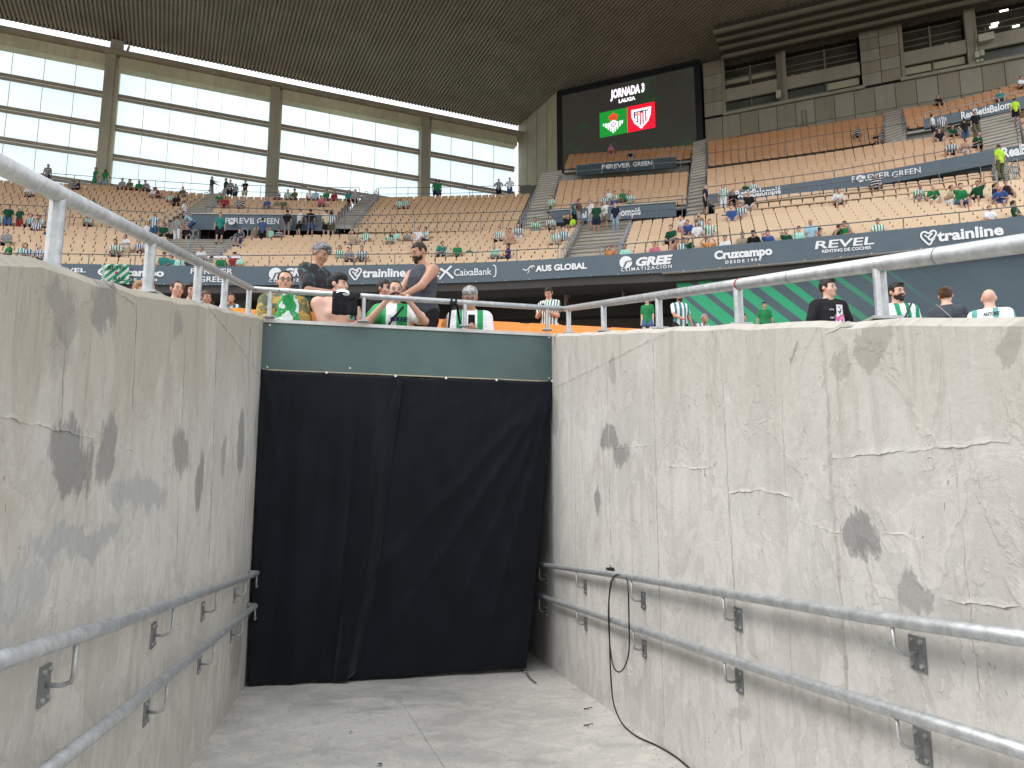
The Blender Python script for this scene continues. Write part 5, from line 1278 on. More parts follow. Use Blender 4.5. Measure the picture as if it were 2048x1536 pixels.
# ---- screen
SCR = empty('video_screen', 'big dark video screen in a black frame showing two club crests', 'screen')
sa_, sb_ = S(1117, 250), S(1404, 200); zt_ = (Zw(1117, 186)+Zw(1403, 120))/2; zbm = Zw(1120, 330)-1.5
wsz(sa_, sb_, zbm, zt_, -.2, .25, 'frame', mat('screen_frame', (.008, .009, .013), .5, 0, 0), SCR)
da, db = S(1127, 250), S(1391, 200); dzt = (Zw(1127, 196)+Zw(1392, 135))/2; dzb = zbm+.9
def m_scr():
    m, nt, ns, lk, bs = _nt('screen_image'); tc = N(nt, 'ShaderNodeTexCoord'); nz = noise(nt, tc.outputs['Object'], .35, 4, .6, 1.5); n2 = noise(nt, tc.outputs['Object'], .9, 3, .6, 2)
    col = mixc(nt, ramp(nt, nz, .5, .72), (.022, .019, .015), (.010, .042, .014)); col = mixc(nt, mth(nt, 'MULTIPLY', ramp(nt, n2, .6, .75), .3), col, (.01, .09, .02))
    bs.inputs['Base Color'].default_value = (.02, .02, .02, 1); bs.inputs['Roughness'].default_value = .7; lk.new(col, bs.inputs['Emission Color']); bs.inputs['Emission Strength'].default_value = .45; return m
wsz(da, db, dzb, dzt, .25, .29, 'display', m_scr(), SCR)
def em(name, c, s=.75): return mat(name, [x*.1 for x in c], .6, 0, 0, emit=c, es=s)
W2 = em('led_white', (.95, .92, .95)); PK = em('led_pink', (.93, .72, .93)); GR = em('led_green', (.004, .19, .02)); RD_ = em('led_red', (.85, .004, .02)); NV = em('led_navy', (.02, .02, .09)); CR = em('led_crown', (.65, .05, .01)); DK = em('led_dark', (.06, .03, .03)); LR = em('led_stripe_red', (.72, .0, .04))
oS = wp(1255, 240, .29)
def scr(name, items, u, v, m, o_=0): o = wp(u, v, .30+o_); return flat(name, items, o, WR, UP, m, SCR, .0)
ZS = proj(oS)[2]
scr('lettering', [T('JORNADA 3', px(17, ZS), px(70, ZS), .055, .08)], 1254.5, 183, W2, .02); scr('lettering', [T('JORNADA 3', px(17, ZS), px(70, ZS), .03, .08)], 1254.5, 183, PK, .04)
scr('lettering', [T('LALIGA', px(7.5, ZS), px(34, ZS), .035)], 1254, 199.5, W2, .02)
def rect(w_, h_, cx=0, cy=0): return [(cx-w_/2, cy-h_/2), (cx+w_/2, cy-h_/2), (cx+w_/2, cy+h_/2), (cx-w_/2, cy+h_/2)], [(0, 1, 2, 3)]
wg = (wp(1256, 240)-wp(1201, 250)).dot(WR); wr_ = (wp(1311, 235)-wp(1256, 245)).dot(WR); hg = Zw(1201, 229.5)-Zw(1201, 279.5)
cG = wp(1201, 229.5)+WR*wg/2-UP*hg/2; cR = cG+WR*(wg+wr_)/2
def at(c_, name, items, m, o): return flat(name, items, c_+WNv*.30, WR, UP, m, SCR, o)
at(cG, 'green_field', [(*rect(wg, hg), 0, 0)], GR, .01); at(cR, 'red_field', [(*rect(wr_, hg), 0, 0)], RD_, .012)
k = hg
# triangular striped crest with crown
tri = []
for i in range(9):
    x0 = -.40+i*.8/9; x1 = x0+.8/9*.55
    f = lambda x: -.02-.40*(1-abs(x)/.42)
    tri.append((*polyshape([(x0*k, (.02+.03*abs(x0))*k), (x1*k, (.02+.03*abs(x1))*k), (x1*k, f(x1)*k), (x0*k, f(x0)*k)]), 0, 0))
at(cG, 'crest', tri, W2, .03); at(cG, 'crest', [(*circle(.165*k, 24, 0, -.08*k), 0, 0)], W2, .05); at(cG, 'crest', [(*circle(.10*k, 20, 0, -.08*k), 0, 0)], em('led_blue', (.02, .06, .16)), .06)
at(cG, 'crest', [(*stroke([(-.08*k, (-.08+d_)*k), (.08*k, (-.08+d_)*k)], .012*k), 0, 0) for d_ in (-.04, 0, .04)]+[(*stroke([(d_*k, -.16*k), (d_*k, 0)], .012*k), 0, 0) for d_ in (-.04, 0, .04)], W2, .07)
at(cG, 'crown', [(*polyshape([(-.13*k, .10*k), (.13*k, .10*k), (.19*k, .27*k), (.10*k, .32*k), (0, .36*k), (-.10*k, .32*k), (-.19*k, .27*k)]), 0, 0), (*stroke([(0, .34*k), (0, .42*k)], .03*k), 0, 0)], CR, .05)
at(cG, 'crown', [(*stroke([(x_*k, .13*k), (x_*1.3*k, .26*k)], .02*k), 0, 0) for x_ in (-.09, -.03, .03, .09)], DK, .06)
sh = [(-.36, .34), (.38, .34), (.36, .05), (.26, -.2), (0, -.46), (-.25, -.2), (-.35, .05)]
at(cR, 'shield', [(*polyshape([(a*k*1.04, b*k*1.03) for a, b in sh]), 0, 0)], NV, .03); at(cR, 'shield', [(*polyshape([(a*k, b*k) for a, b in sh]), 0, 0)], W2, .04)
inn_ = [(a*.74, b*.72+.0) for a, b in sh]; at(cR, 'shield', [(*polyshape([(a*k, b*k) for a, b in inn_]), 0, 0)], NV, .05)
def ybot(x): return -.33+abs(x)*1.15
st_ = []
for i in range(5):
    x0 = -.20+i*.10; st_.append((*polyshape([(x0*k, .20*k), ((x0+.055)*k, .20*k), ((x0+.055)*k, max(-.31, ybot(x0+.03))*k), (x0*k, max(-.31, ybot(x0))*k)]), 0, 0))
at(cR, 'shield', st_, W2, .065); at(cR, 'shield', [(v_, f_, .052*k, 0) for v_, f_, a_, b_ in st_[:4]], LR, .065)
at(cR, 'shield', [(*circle(.07*k, 14, -.13*k, .12*k), 0, 0)], em('led_orange', (.8, .2, .1)), .075); at(cR, 'shield', [(*circle(.055*k, 14, .03*k, .2*k), 0, 0)], DK, .08)
at(cR, 'lettering', [T('ATHLETIC CLUB', .06*k, .62*k, .02, 0, 0, .285*k)], NV, .07); at(cR, 'lettering', [T('BILBAO', .05*k, .25*k, .02, 0, 0, -.36*k)], NV, .07)
# ================================================================ people
def smin(a, b, k):
    h = np.clip(.5+.5*(b-a)/k, 0, 1); return b*(1-h)+a*h-k*h*(1-h)
def caps(p, a, b, r0, r1):
    a = np.array(a); b = np.array(b); ab = b-a; t = np.clip(((p-a)@ab)/max(1e-9, ab@ab), 0, 1)
    return np.linalg.norm(p-a-t[:, None]*ab, axis=1)-(r0+(r1-r0)*t)
def ell(p, c, r, M=None):
    q = p-np.array(c)
    if M is not None: q = q@M.T
    r = np.array(r); k = np.linalg.norm(q/r, axis=1); return (k-1)*r.min() if False else np.where(k > 0, k*(k-1)/np.maximum(np.linalg.norm(q/(r*r), axis=1), 1e-6), -r.min())
def surf_nets(f, lo, hi, h):
    lo = np.array(lo)-h*2; hi = np.array(hi)+h*2; K = 5; H = h*K
    n = np.ceil((hi-lo)/H).astype(int); N_ = n*K+1
    g = np.stack(np.meshgrid(*[lo[i]+H*(np.arange(n[i])+.5) for i in range(3)], indexing='ij'), -1).reshape(-1, 3)
    dc = f(g).reshape(n); keep = np.abs(dc) < H*1.35
    D = np.full(N_, 1.0, np.float32); M = np.zeros(N_, bool)
    D[:, :, :] = np.where(np.repeat(np.repeat(np.repeat(dc, K, 0), K, 1), K, 2) < 0, -1., 1.)[tuple(slice(0, s) for s in N_)].astype(np.float32) if False else 1.0
    neg = dc < 0
    for i, j, k in np.argwhere(neg & ~keep): D[i*K:(i+1)*K+1, j*K:(j+1)*K+1, k*K:(k+1)*K+1] = -1
    for i, j, k in np.argwhere(keep): M[i*K:(i+1)*K+1, j*K:(j+1)*K+1, k*K:(k+1)*K+1] = True
    idx = np.argwhere(M); pts = lo+idx*h; out = np.empty(len(pts), np.float32)
    for s in range(0, len(pts), 200000): out[s:s+200000] = f(pts[s:s+200000])
    D[M] = out
    S = D < 0
    c = [S[dx:N_[0]-1+dx, dy:N_[1]-1+dy, dz:N_[2]-1+dz] for dx in (0, 1) for dy in (0, 1) for dz in (0, 1)]
    cnt = sum(x.astype(np.int8) for x in c); act = (cnt > 0) & (cnt < 8)
    ai = np.argwhere(act); vid = -np.ones(act.shape, int); vid[act] = np.arange(len(ai))
    V = np.zeros((len(ai), 3)); W = np.zeros(len(ai))
    cor = [(dx, dy, dz) for dx in (0, 1) for dy in (0, 1) for dz in (0, 1)]
    vals = [D[ai[:, 0]+a, ai[:, 1]+b, ai[:, 2]+cc] for a, b, cc in cor]
    for x in range(8):
        for y in range(x+1, 8):
            A, B = np.array(cor[x]), np.array(cor[y])
            if abs(A-B).sum() != 1: continue
            m = (vals[x] < 0) != (vals[y] < 0); den = vals[x]-vals[y]; t = np.where(m, vals[x]/np.where(den == 0, 1, den), 0)
            V += m[:, None]*(A+t[:, None]*(B-A)); W += m
    V = lo+(ai+V/W[:, None])*h
    F_ = []
    for ax in range(3):
        sl = [slice(1, -1)]*3; a = [slice(None)]*3; b = [slice(None)]*3; a[ax] = slice(0, -1); b[ax] = slice(1, None)
        s0, s1 = S[tuple(a)], S[tuple(b)]; e = np.argwhere(s0 != s1); u, v = [(1, 2), (2, 0), (0, 1)][ax]
        ok = (e[:, u] > 0) & (e[:, v] > 0) & (e[:, u] < act.shape[u]) & (e[:, v] < act.shape[v]) & (e[:, ax] < act.shape[ax]); e = e[ok]
        du = np.zeros(3, int); du[u] = 1; dv = np.zeros(3, int); dv[v] = 1
        q = np.stack([vid[tuple((e-du-dv).T)], vid[tuple((e-dv).T)], vid[tuple(e.T)], vid[tuple((e-du).T)]], 1)
        fl = ~s0[tuple(e.T)]; q[fl] = q[fl][:, ::-1]; F_.append(q[(q >= 0).all(1)])
    return V, np.concatenate(F_)
def sdf_obj(name, f, lo, hi, h, m, parent):
    V, Q = surf_nets(f, lo, hi, h)
    me = bpy.data.meshes.new(name); me.from_pydata(V.tolist(), [], Q.tolist()); me.polygons.foreach_set('use_smooth', [True]*len(me.polygons)); me.update()
    return obj(name, me, m, parent)
def rotm(yaw, pitch, roll=0):             # head frame rows: right, forward(-Y at rest), up
    M = Matrix.Rotation(yaw, 3, 'Z')@Matrix.Rotation(pitch, 3, 'X')@Matrix.Rotation(roll, 3, 'Y')
    return np.array(M)
def ik(a, c, l1, l2, hint):
    a, c, hint = np.array(a, float), np.array(c, float), np.array(hint, float); d = c-a; L = np.linalg.norm(d)
    if L > (l1+l2)*.995: c = a+d/L*(l1+l2)*.995; d = c-a; L = np.linalg.norm(d)
    x = (l1*l1-l2*l2+L*L)/(2*L); hh = math.sqrt(max(1e-6, l1*l1-x*x)); n = d/L; hp = hint-n*(hint@n); hp /= max(1e-6, np.linalg.norm(hp)); return a+n*x+hp*hh, c
class Fig:
    """a posed human; faces -Y, origin on the ground between the feet (or below the seat)"""
    def __init__(s, pose='stand', fat=1.0, H=1.74, yaw=0, pitch=0, lean=0, LH=None, RH=None, LK=None, RK=None, LF=None, RF=None, hips=None, elb=.6, shw=1.0, side=0, roll=0):
        k = s.k = H/1.74; s.fat = fat
        sit = pose == 'sit'
        s.P = np.array(hips if hips else ((0, -.10, .53) if sit else (0, 0, .93)))*1.0
        s.P[2] = s.P[2]*k if not sit else s.P[2]
        la = math.radians(lean); s.up = np.array([math.sin(math.radians(side))*.999, -math.sin(la), math.cos(la)]); s.up /= np.linalg.norm(s.up)
        s.r = np.array([1., 0, 0]); s.r -= s.up*(s.r@s.up); s.r /= np.linalg.norm(s.r); s.f = np.cross(s.r, s.up)*1.0
        s.f = -np.cross(s.up, s.r); s.f = s.f if s.f[1] < 0 else -s.f
        s.TL = .52*k; s.sh = s.P+s.up*s.TL*.885; w_ = .157*k*shw*(1+.25*(fat-1))
        s.S = [s.sh+s.r*w_*sg for sg in (-1, 1)]
        s.neck = s.P+s.up*(s.TL+.02*k); s.HC = s.neck+(s.up*.8+np.array([0, 0, .2]))*.155*k+s.f*(.022+.05*math.sin(math.radians(max(0, pitch))))*k
        s.HM = rotm(math.radians(yaw), math.radians(pitch), math.radians(roll))
        D = dict(stand=([-.26, -.02, .86], [.26, -.02, .86]), sit=([-.15, -.42, .62], [.15, -.42, .62]))['sit' if sit else 'stand']
        th = [np.array(LH if LH else D[0], float), np.array(RH if RH else D[1], float)]
        for t in th:
            if not sit or True: t *= (1, 1, k if not sit else 1)
        s.hand, s.elbow = [], []
        for i, sg in enumerate((-1, 1)):
            e, h_ = ik(s.S[i]-s.up*.01, th[i], .285*k, .255*k, (sg*elb, .55, -.6)); s.elbow.append(e); s.hand.append(h_)
        s.hip = [s.P+s.r*.095*k*sg-np.array([0, 0, .02]) for sg in (-1, 1)]
        FD_ = ([-.13, -.46, .07], [.13, -.46, .07]) if sit else ([-.12, -.02, .07], [.12, .0, .07])
        ft = [np.array(LF if LF else FD_[0], float), np.array(RF if RF else FD_[1], float)]
        s.knee, s.ank = [], []
        for i, sg in enumerate((-1, 1)):
            e, h_ = ik(s.hip[i], ft[i], .43*k, .42*k, (sg*.15, -1, .3)); s.knee.append(e); s.ank.append(h_)
    def torso(s, p, inf=0, top=1.06, bot=-.09):
        q = p-s.P; a = q@s.up; t = a/s.TL; x, y = q@s.r, q@s.f; k, F_ = s.k, s.fat
        rx = np.interp(t, [-.15, 0, .3, .75, .95, 1.06], [.150, .165, .140, .158, .128, .058])*k*(1+(F_-1)*.8)+inf
        ry = np.interp(t, [-.15, 0, .3, .75, .95, 1.06], [.105, .12, .105, .122, .095, .06])*k*(1+(F_-1)*1.3)+inf
        yc = np.interp(t, [0, .25, .6, 1], [.0, .02*(F_-1)*8, .01, -.01])*k
        n = np.hypot(x/rx, (y-yc)/ry); d = (n-1)*np.minimum(rx, ry)
        return np.maximum(np.maximum(d, a-top*s.TL), bot*k-a-inf)
    def arm(s, p, i, inf=0, up_=1.0, fore=True):
        k = s.k; g = 1+(s.fat-1)*.7
        d = caps(p, s.S[i], s.S[i]+(s.elbow[i]-s.S[i])*up_, .058*k*g+inf, (.058+(.043-.058)*up_)*k*g+inf)
        if fore: d = smin(d, caps(p, s.elbow[i], s.hand[i], .042*k*g+inf, .026*k*g+inf), .012)
        return d
    def handd(s, p, i, fine):
        h = s.hand[i]; d = h-s.elbow[i]; d = d/np.linalg.norm(d); k = s.k
        gr = getattr(s, 'grip', [0, 0])[i]
        c = h+d*.045*k; side = np.cross(d, s.up if abs(d@s.up) < .8 else s.f); side /= np.linalg.norm(side); nn = np.cross(side, d)
        if not fine: return smin(caps(p, h, h+d*.09*k, .030*k, .026*k), caps(p, h+d*.04*k, h+d*.075*k+side*.035*k, .014*k, .011*k), .01)
        o = caps(p, h, h+d*.06*k, .026*k, .032*k)
        for j, (o_, L) in enumerate(((-.027, .062), (-.009, .074), (.010, .070), (.027, .054))):
            b = h+d*.072*k+side*o_*k; m_ = b+(d*.6+nn*(.35+.5*gr))*L*.5*k; e = m_+(d*(.35-.6*gr)+nn*.75)*L*.5*k
            o = np.minimum(o, smin(caps(p, b, m_, .0098*k, .009*k), caps(p, m_, e, .009*k, .0078*k), .004))
        sg = 1 if i == 0 else -1
        o = smin(o, smin(caps(p, h+d*.03*k-side*.02*k, h+d*.055*k-side*.045*k+nn*.015*k, .013*k, .011*k), caps(p, h+d*.055*k-side*.045*k+nn*.015*k, h+d*.085*k-side*.042*k+nn*.03*k, .011*k, .0085*k), .006), .008)
        return o
    def leg(s, p, i, inf=0, shin=True, t_=1.0, loose=0):
        k = s.k; g = 1+(s.fat-1)*.6
        d = caps(p, s.hip[i], s.hip[i]+(s.knee[i]-s.hip[i])*t_, .088*k*g+inf, (.088-.033*t_)*k*g+inf+loose)
        if shin: d = smin(d, caps(p, s.knee[i], s.ank[i], .052*k+inf, .036*k+inf+loose), .02)
        return d
    def foot(s, p, i, inf=0):
        a = s.ank[i]; return np.maximum(smin(caps(p, a-np.array([0, -.03, .03]), a+np.array([0, -.15, -.045]), .038+inf, .030+inf), caps(p, a, a-np.array([0, 0, .03]), .036+inf, .036+inf), .02), (a[2]-.075)-p[:, 2])
    def loc(s, p): return (p-s.HC)@s.HM/s.k           # head-local coords: x right, -y forward, z up
    def head(s, p, fine=False):
        q = s.loc(p)
        d = ell(q, (0, .012, .028), (.076, .094, .092))
        d = smin(d, ell(q, (0, -.022, -.035), (.060, .066, .078)), .03)
        d = smin(d, caps(q, (0, -.06, -.088), (0, -.062, -.092), .026, .026), .03)
        if fine:
            d = smin(d, caps(q, (0, -.088, .005), (0, -.108, -.028), .0085, .0135), .010)
            for x in (-1, 1):
                d = smin(d, caps(q, (.012*x, -.082, .022), (.046*x, -.072, .018), .010, .008), .008)
                d = np.maximum(d, -ell(q, (.031*x, -.090, .002), (.016, .012, .010))) if False else smin(d, ell(q, (.045*x, -.055, -.03), (.02, .02, .022)), .02)
                d = -smin(-d, ell(q, (.031*x, -.095, .000), (.017, .016, .011)), .008)
            d = smin(d, ell(q, (0, -.090, -.058), (.022, .010, .008)), .006)
        for x in (-1, 1): d = smin(d, ell(q, (.079*x, .012, -.002), (.012, .022, .032)), .008)
        return d*s.k
    def body(s, p, fine=False):
        d = s.torso(p); g = 1+(s.fat-1)*.7
        d = smin(d, caps(p, s.S[0], s.S[1], .054*s.k*g, .054*s.k*g), .05)
        for i in (0, 1): d = smin(d, caps(p, s.neck+s.up*.01, s.S[i]+s.up*.012, .042*s.k, .045*s.k), .03)
        if s.fat > 1.25: 
            for sg in (-1, 1): d = smin(d, ell(p, s.P+s.up*s.TL*.68+s.r*sg*.085+s.f*.12, (.08, .06, .055)), .03)
        d = smin(d, caps(p, s.neck-s.up*.05*s.k, s.HC-(s.HC-s.neck)*.25, .060*s.k*(1+(s.fat-1)*.4), .054*s.k), .03)
        d = smin(d, s.head(p, fine), .015)
        for i in (0, 1):
            d = smin(d, smin(s.arm(p, i), s.handd(p, i, fine), .012), .03 if True else 0)
            d = smin(d, smin(s.leg(p, i), s.foot(p, i), .02), .03)
        return d
    def top(s, p, sleeve=.62, inf=.012, fore=False, hem=-.12, neck=1.0, sl=True):
        k = s.k
        d = s.torso(p, inf+.002, top=1.05, bot=hem)
        q = p-s.P; a = q@s.up
        if sl:
            d = smin(d, caps(p, s.S[0], s.S[1], .054*k+inf, .054*k+inf), .045)
            for i in (0, 1): d = smin(d, caps(p, s.neck+s.up*.01, s.S[i]+s.up*.012, .042*k+inf, .045*k+inf), .03)
            for i in (0, 1): d = smin(d, s.arm(p, i, inf+.004, sleeve if not fore else 1.0, fore), .03)
        d = np.maximum(d, a-(s.TL+.035*k)*neck)
        d = np.maximum(d, -caps(p, s.neck+s.f*.02, s.neck+s.up*.2, .064*k, .06*k))
        return d
    def pants(s, p, length=1.0, inf=.012, loose=.015):
        k = s.k; q = p-s.P; a = q@s.up
        d = np.maximum(s.torso(p, inf-.002, bot=-.15), a-.05*k)
        for i in (0, 1):
            if length >= 1: x = s.leg(p, i, inf, True, 1.0, loose)
            else: x = s.leg(p, i, inf+.01, False, length, loose)
            if length >= 1: x = np.maximum(x, (s.ank[i][2]+.01)-p[:, 2]+0*p[:, 0]) if s.P[2] > .7 else x
            d = smin(d, x, .02)
        return d
    def hair(s, p, kind='short'):
        q = s.loc(p); base = ell(q, (0, .016, .036), (.086, .102, .099))
        nz = .004*np.sin(q[:, 0]*90+q[:, 2]*40)*np.sin(q[:, 1]*80) if kind != 'bald' else 0
        face = np.maximum(q[:, 1]+.028, q[:, 2]-.062)       # inside (neg) where the face is
        face = np.maximum(-(q[:, 1]+.030), 0)*0+np.maximum(q[:, 1]+.035, q[:, 2]-.056)
        low = -.045-q[:, 2]
        if kind == 'buzz': base = base+.005
        if kind == 'receding':
            d = np.maximum(base+.003, -np.maximum(q[:, 1]+.040, q[:, 2]-.088)); d = np.maximum(d, low)
        else: d = np.maximum(np.maximum(base+nz, -face), low)
        if kind == 'quiff': d = smin(d, ell(q, (.015, -.035, .100), (.062, .058, .032)), .02)
        if kind == 'fringe': d = smin(d, ell(q, (.0, -.062, .078), (.064, .032, .030)), .015)
        if kind == 'swoop': d = smin(d, ell(q, (.005, -.028, .098), (.070, .072, .040))+.0035*np.sin(q[:, 0]*170+q[:, 1]*90), .018); d = smin(d, ell(q, (.03, -.082, .058), (.042, .020, .034))+.003*np.sin(q[:, 0]*200), .012)
        if kind == 'wavy': d = smin(d, ell(q, (0, .004, .070), (.084, .098, .060))+.0055*np.sin(q[:, 0]*95+q[:, 2]*50)*np.sin(q[:, 1]*85), .015)
        if kind == 'curly': d = smin(d, ell(q, (0, .0, .075), (.085, .098, .065))+.006*np.sin(q[:, 0]*150)*np.sin(q[:, 1]*150)*np.sin(q[:, 2]*150+1), .015)
        if kind == 'afro': d = smin(d, np.maximum(ell(q, (0, .02, .03), (.125, .12, .125))+.006*np.sin(q[:, 0]*120)*np.sin(q[:, 1]*120)*np.sin(q[:, 2]*120), -np.maximum(q[:, 1]+.02, q[:, 2]-.07)), .01)
        if kind == 'long':
            for x in (-.066, 0, .066): d = smin(d, caps(q, (x, .045, .0), (x*1.2, .06, -.21), .045, .03), .03)
            for x in (-1, 1): d = smin(d, caps(q, (.075*x, .0, .02), (.085*x, .01, -.16), .022, .018), .02)
        if kind in ('bun', 'pony'):
            d = smin(d, ell(q, (0, .10, .075), (.036, .036, .034)), .012)
        if kind == 'pony': d = smin(d, caps(q, (0, .12, .06), (0, .13, -.14), .026, .016), .01)
        if kind == 'cap':
            d = np.maximum(ell(q, (0, .010, .045), (.088, .104, .088)), .022-q[:, 2]); d = smin(d, np.maximum(ell(q, (0, -.10, .035), (.062, .075, .012)), -1), .01)
        return d*s.k
    def beard(s, p, goatee=False):
        q = s.loc(p); d = np.minimum(ell(q, (0, -.024, -.038), (.064, .074, .082)), caps(q, (0, -.064, -.090), (0, -.066, -.095), .031, .031))
        d = np.maximum(d, q[:, 2]+.034 if not goatee else q[:, 2]+.04); d = np.maximum(d, q[:, 1]-.0)
        d = np.maximum(d, -ell(q, (0, -.098, -.058), (.020, .02, .0065))); return d*s.k
    def lo(s): return [-.75, -.95, -.02]
    def bounds(s):
        pts = np.array(s.hand+s.elbow+s.S+s.knee+s.ank+[s.HC, s.P]); return pts.min(0)-np.array([.26, .3, .16]), pts.max(0)+np.array([.26, .26, .24])

SKIN = [mat('skin_%d' % i, c, .5, 0, .06, 12, spec=.4) for i, c in enumerate([(.52, .30, .215), (.42, .225, .145), (.34, .17, .105), (.60, .36, .27), (.48, .26, .18)])]
HAIRC = {k: mat('hair_'+k, c, .6, 0, .2, 20, spec=.3) for k, c in dict(black=(.012, .010, .009), dark=(.022, .015, .011), brown=(.07, .038, .02), grey=(.26, .25, .24), blond=(.26, .16, .07), white=(.5, .49, .46), ash=(.11, .115, .12), red=(.17, .05, .02)).items()}
def _c(n, c): return cloth('cloth_'+n, c)
CL = dict(green=_c('green', (.02, .19, .065)), dgreen=_c('dark_green', (.008, .07, .035)), lgreen=_c('light_green', (.10, .50, .20)), teal=_c('teal', (.03, .22, .20)), mint=_c('mint', (.36, .68, .56)), white=_c('white', (.72, .72, .72)),
          grey=_c('grey', (.26, .27, .27)), dgrey=_c('dark_grey', (.055, .065, .08)), black=_c('black', (.014, .014, .016)), navy=_c('navy', (.014, .019, .05)), blue=_c('blue', (.04, .09, .27)), lblue=_c('light_blue', (.34, .52, .62)), jean=_c('denim', (.06, .11, .22)),
          ljean=_c('light_denim', (.25, .32, .38)), beige=_c('beige', (.46, .37, .25)), khaki=_c('khaki', (.20, .18, .12)), olive=_c('olive', (.11, .11, .055)), red=_c('red', (.30, .035, .04)), pink=_c('pink', (.55, .16, .22)), yellow=_c('hi_vis_yellow', (.45, .72, .04)),
          orange=_c('orange', (.60, .24, .07)), cream=_c('cream', (.66, .56, .34)), purple=_c('purple', (.045, .03, .12)), tealb=_c('teal_blue', (.03, .15, .19)), brown=_c('brown', (.14, .07, .05)), lime=_c('lime', (.25, .80, .08)))
WG = stripes('cloth_white_green_stripes', (.74, .75, .74), (.015, .26, .12), .115, .55); WB = stripes('cloth_white_teal_stripes', (.74, .75, .76), (.03, .20, .22), .125, .5); WK = stripes('cloth_dark_white_stripes', (.02, .02, .03), (.6, .6, .6), .14, .6, 2)
WN = stripes('cloth_white_navy_stripes', (.72, .73, .75), (.03, .05, .14), .11, .55)
CL.update(wg=WG, wb=WB, wk=WK, wn=WN)
for m_ in STR: wrinkle(m_.node_tree, m_.node_tree.nodes['Principled BSDF'])
CNAME = dict(green='green', dgreen='dark green', lgreen='light green', teal='teal', mint='mint', white='white', grey='grey', dgrey='charcoal', black='black', navy='navy', blue='blue', lblue='light blue', jean='denim', ljean='pale denim', beige='beige', khaki='khaki', olive='olive', red='red', pink='pink',
             yellow='neon yellow', orange='orange', cream='cream', purple='purple', tealb='teal blue', brown='brown', lime='lime', wg='green-white striped', wb='teal-white striped', wk='black-white banded', wn='navy-white striped', skin='no')
# ---- pose library at crowd resolution (each a set of meshes shared by the crowd)
POSES = dict(
 sit=dict(pose='sit'), sitlean=dict(pose='sit', lean=28, LH=(-.10, -.46, .70), RH=(.12, -.46, .68), pitch=-4), sithand=dict(pose='sit', lean=14, LH=(-.05, -.30, 1.14), RH=(.16, -.42, .62), pitch=4),
 sitback=dict(pose='sit', lean=-8, LH=(-.2, -.30, .60), RH=(.2, -.30, .60)), sitarms=dict(pose='sit', lean=6, LH=(-.18, -.16, 1.30), RH=(.18, -.16, 1.30)), sitpoint=dict(pose='sit', LH=(-.62, -.28, 1.42), RH=(.2, -.4, .62)), situp=dict(pose='sit', RH=(.30, -.12, 1.62), LH=(-.3, -.35, .8)),
 stand=dict(pose='stand'), standlean=dict(pose='stand', lean=20, LH=(-.22, -.42, 1.02), RH=(.22, -.42, 1.02)), standhips=dict(pose='stand', LH=(-.19, .04, 1.0), RH=(.19, .04, 1.0), elb=1.6), standpoint=dict(pose='stand', LH=(-.1, -.58, 1.28), RH=(.12, -.56, 1.12)), standcross=dict(pose='stand', LH=(.10, -.20, 1.16), RH=(-.10, -.22, 1.14)),
 bend=dict(pose='stand', lean=48, LH=(-.15, -.55, .62), RH=(.2, -.5, .6), hips=(0, .12, .88)), standphone=dict(pose='stand', LH=(-.05, -.28, 1.22), RH=(.10, -.24, 1.15), pitch=22), standface=dict(pose='stand', LH=(-.03, -.16, 1.52), RH=(.2, -.05, .86)))
LIB = {}
def lib(pose, part, arg):
    key = (pose, part, arg)
    if key in LIB: return LIB[key]
    fg = Fig(**POSES[pose]); lo, hi = fg.bounds()
    if part == 'body': f, h = (lambda p: fg.body(p)), .024
    elif part == 'hair': f, h = (lambda p: fg.hair(p, arg)), .013; c_ = fg.HC; 
    elif part == 'top': f, h = (lambda p: fg.top(p, sleeve={'t': .62, 'v': .1, 'l': 1}[arg], fore=arg == 'l', sl=arg != 'v', inf=.016)), .024
    elif part == 'pants': f, h = (lambda p: fg.pants(p, {'s': .8, 'p': 1.0}[arg], .016)), .024
    elif part == 'shoes': f, h = (lambda p: np.minimum(fg.foot(p, 0, .012), fg.foot(p, 1, .012))), .02
    if part == 'hair': lo, hi = fg.HC-.3, fg.HC+.2
    V, Q = surf_nets(f, lo, hi, h); me = bpy.data.meshes.new('%s_%s' % (part, pose)); me.from_pydata(V.tolist(), [], Q.tolist()); me.polygons.foreach_set('use_smooth', [True]*len(me.polygons)); me.update()
    me.materials.append(SKIN[0]); LIB[key] = me; return me
LABELS = {}
def person(pos, rz, pose, top, bot, hair, label, skin=0, sleeve='t', legs='s', scale=1.0, shoes='black', group=None):
    if label in LABELS: LABELS[label] += 1; print('DUP LABEL', label)
    else: LABELS[label] = 1
    t = empty('person', label, 'person', pos, rz, group); t.scale = (scale, scale, scale)
    hk, hc = hair
    obj('body', lib(pose, 'body', 0), SKIN[skin], t)
    if hk != 'bald': obj('hair' if hk != 'cap' else 'cap', lib(pose, 'hair', hk), (HAIRC.get(hc) or CL.get(hc)), t)
    if top != 'skin': obj('shirt', lib(pose, 'top', sleeve), CL[top], t)
    obj('shorts' if legs == 's' else 'trousers', lib(pose, 'pants', legs), CL[bot], t)
    obj('shoes', lib(pose, 'shoes', 0), CL[shoes], t)
    return t
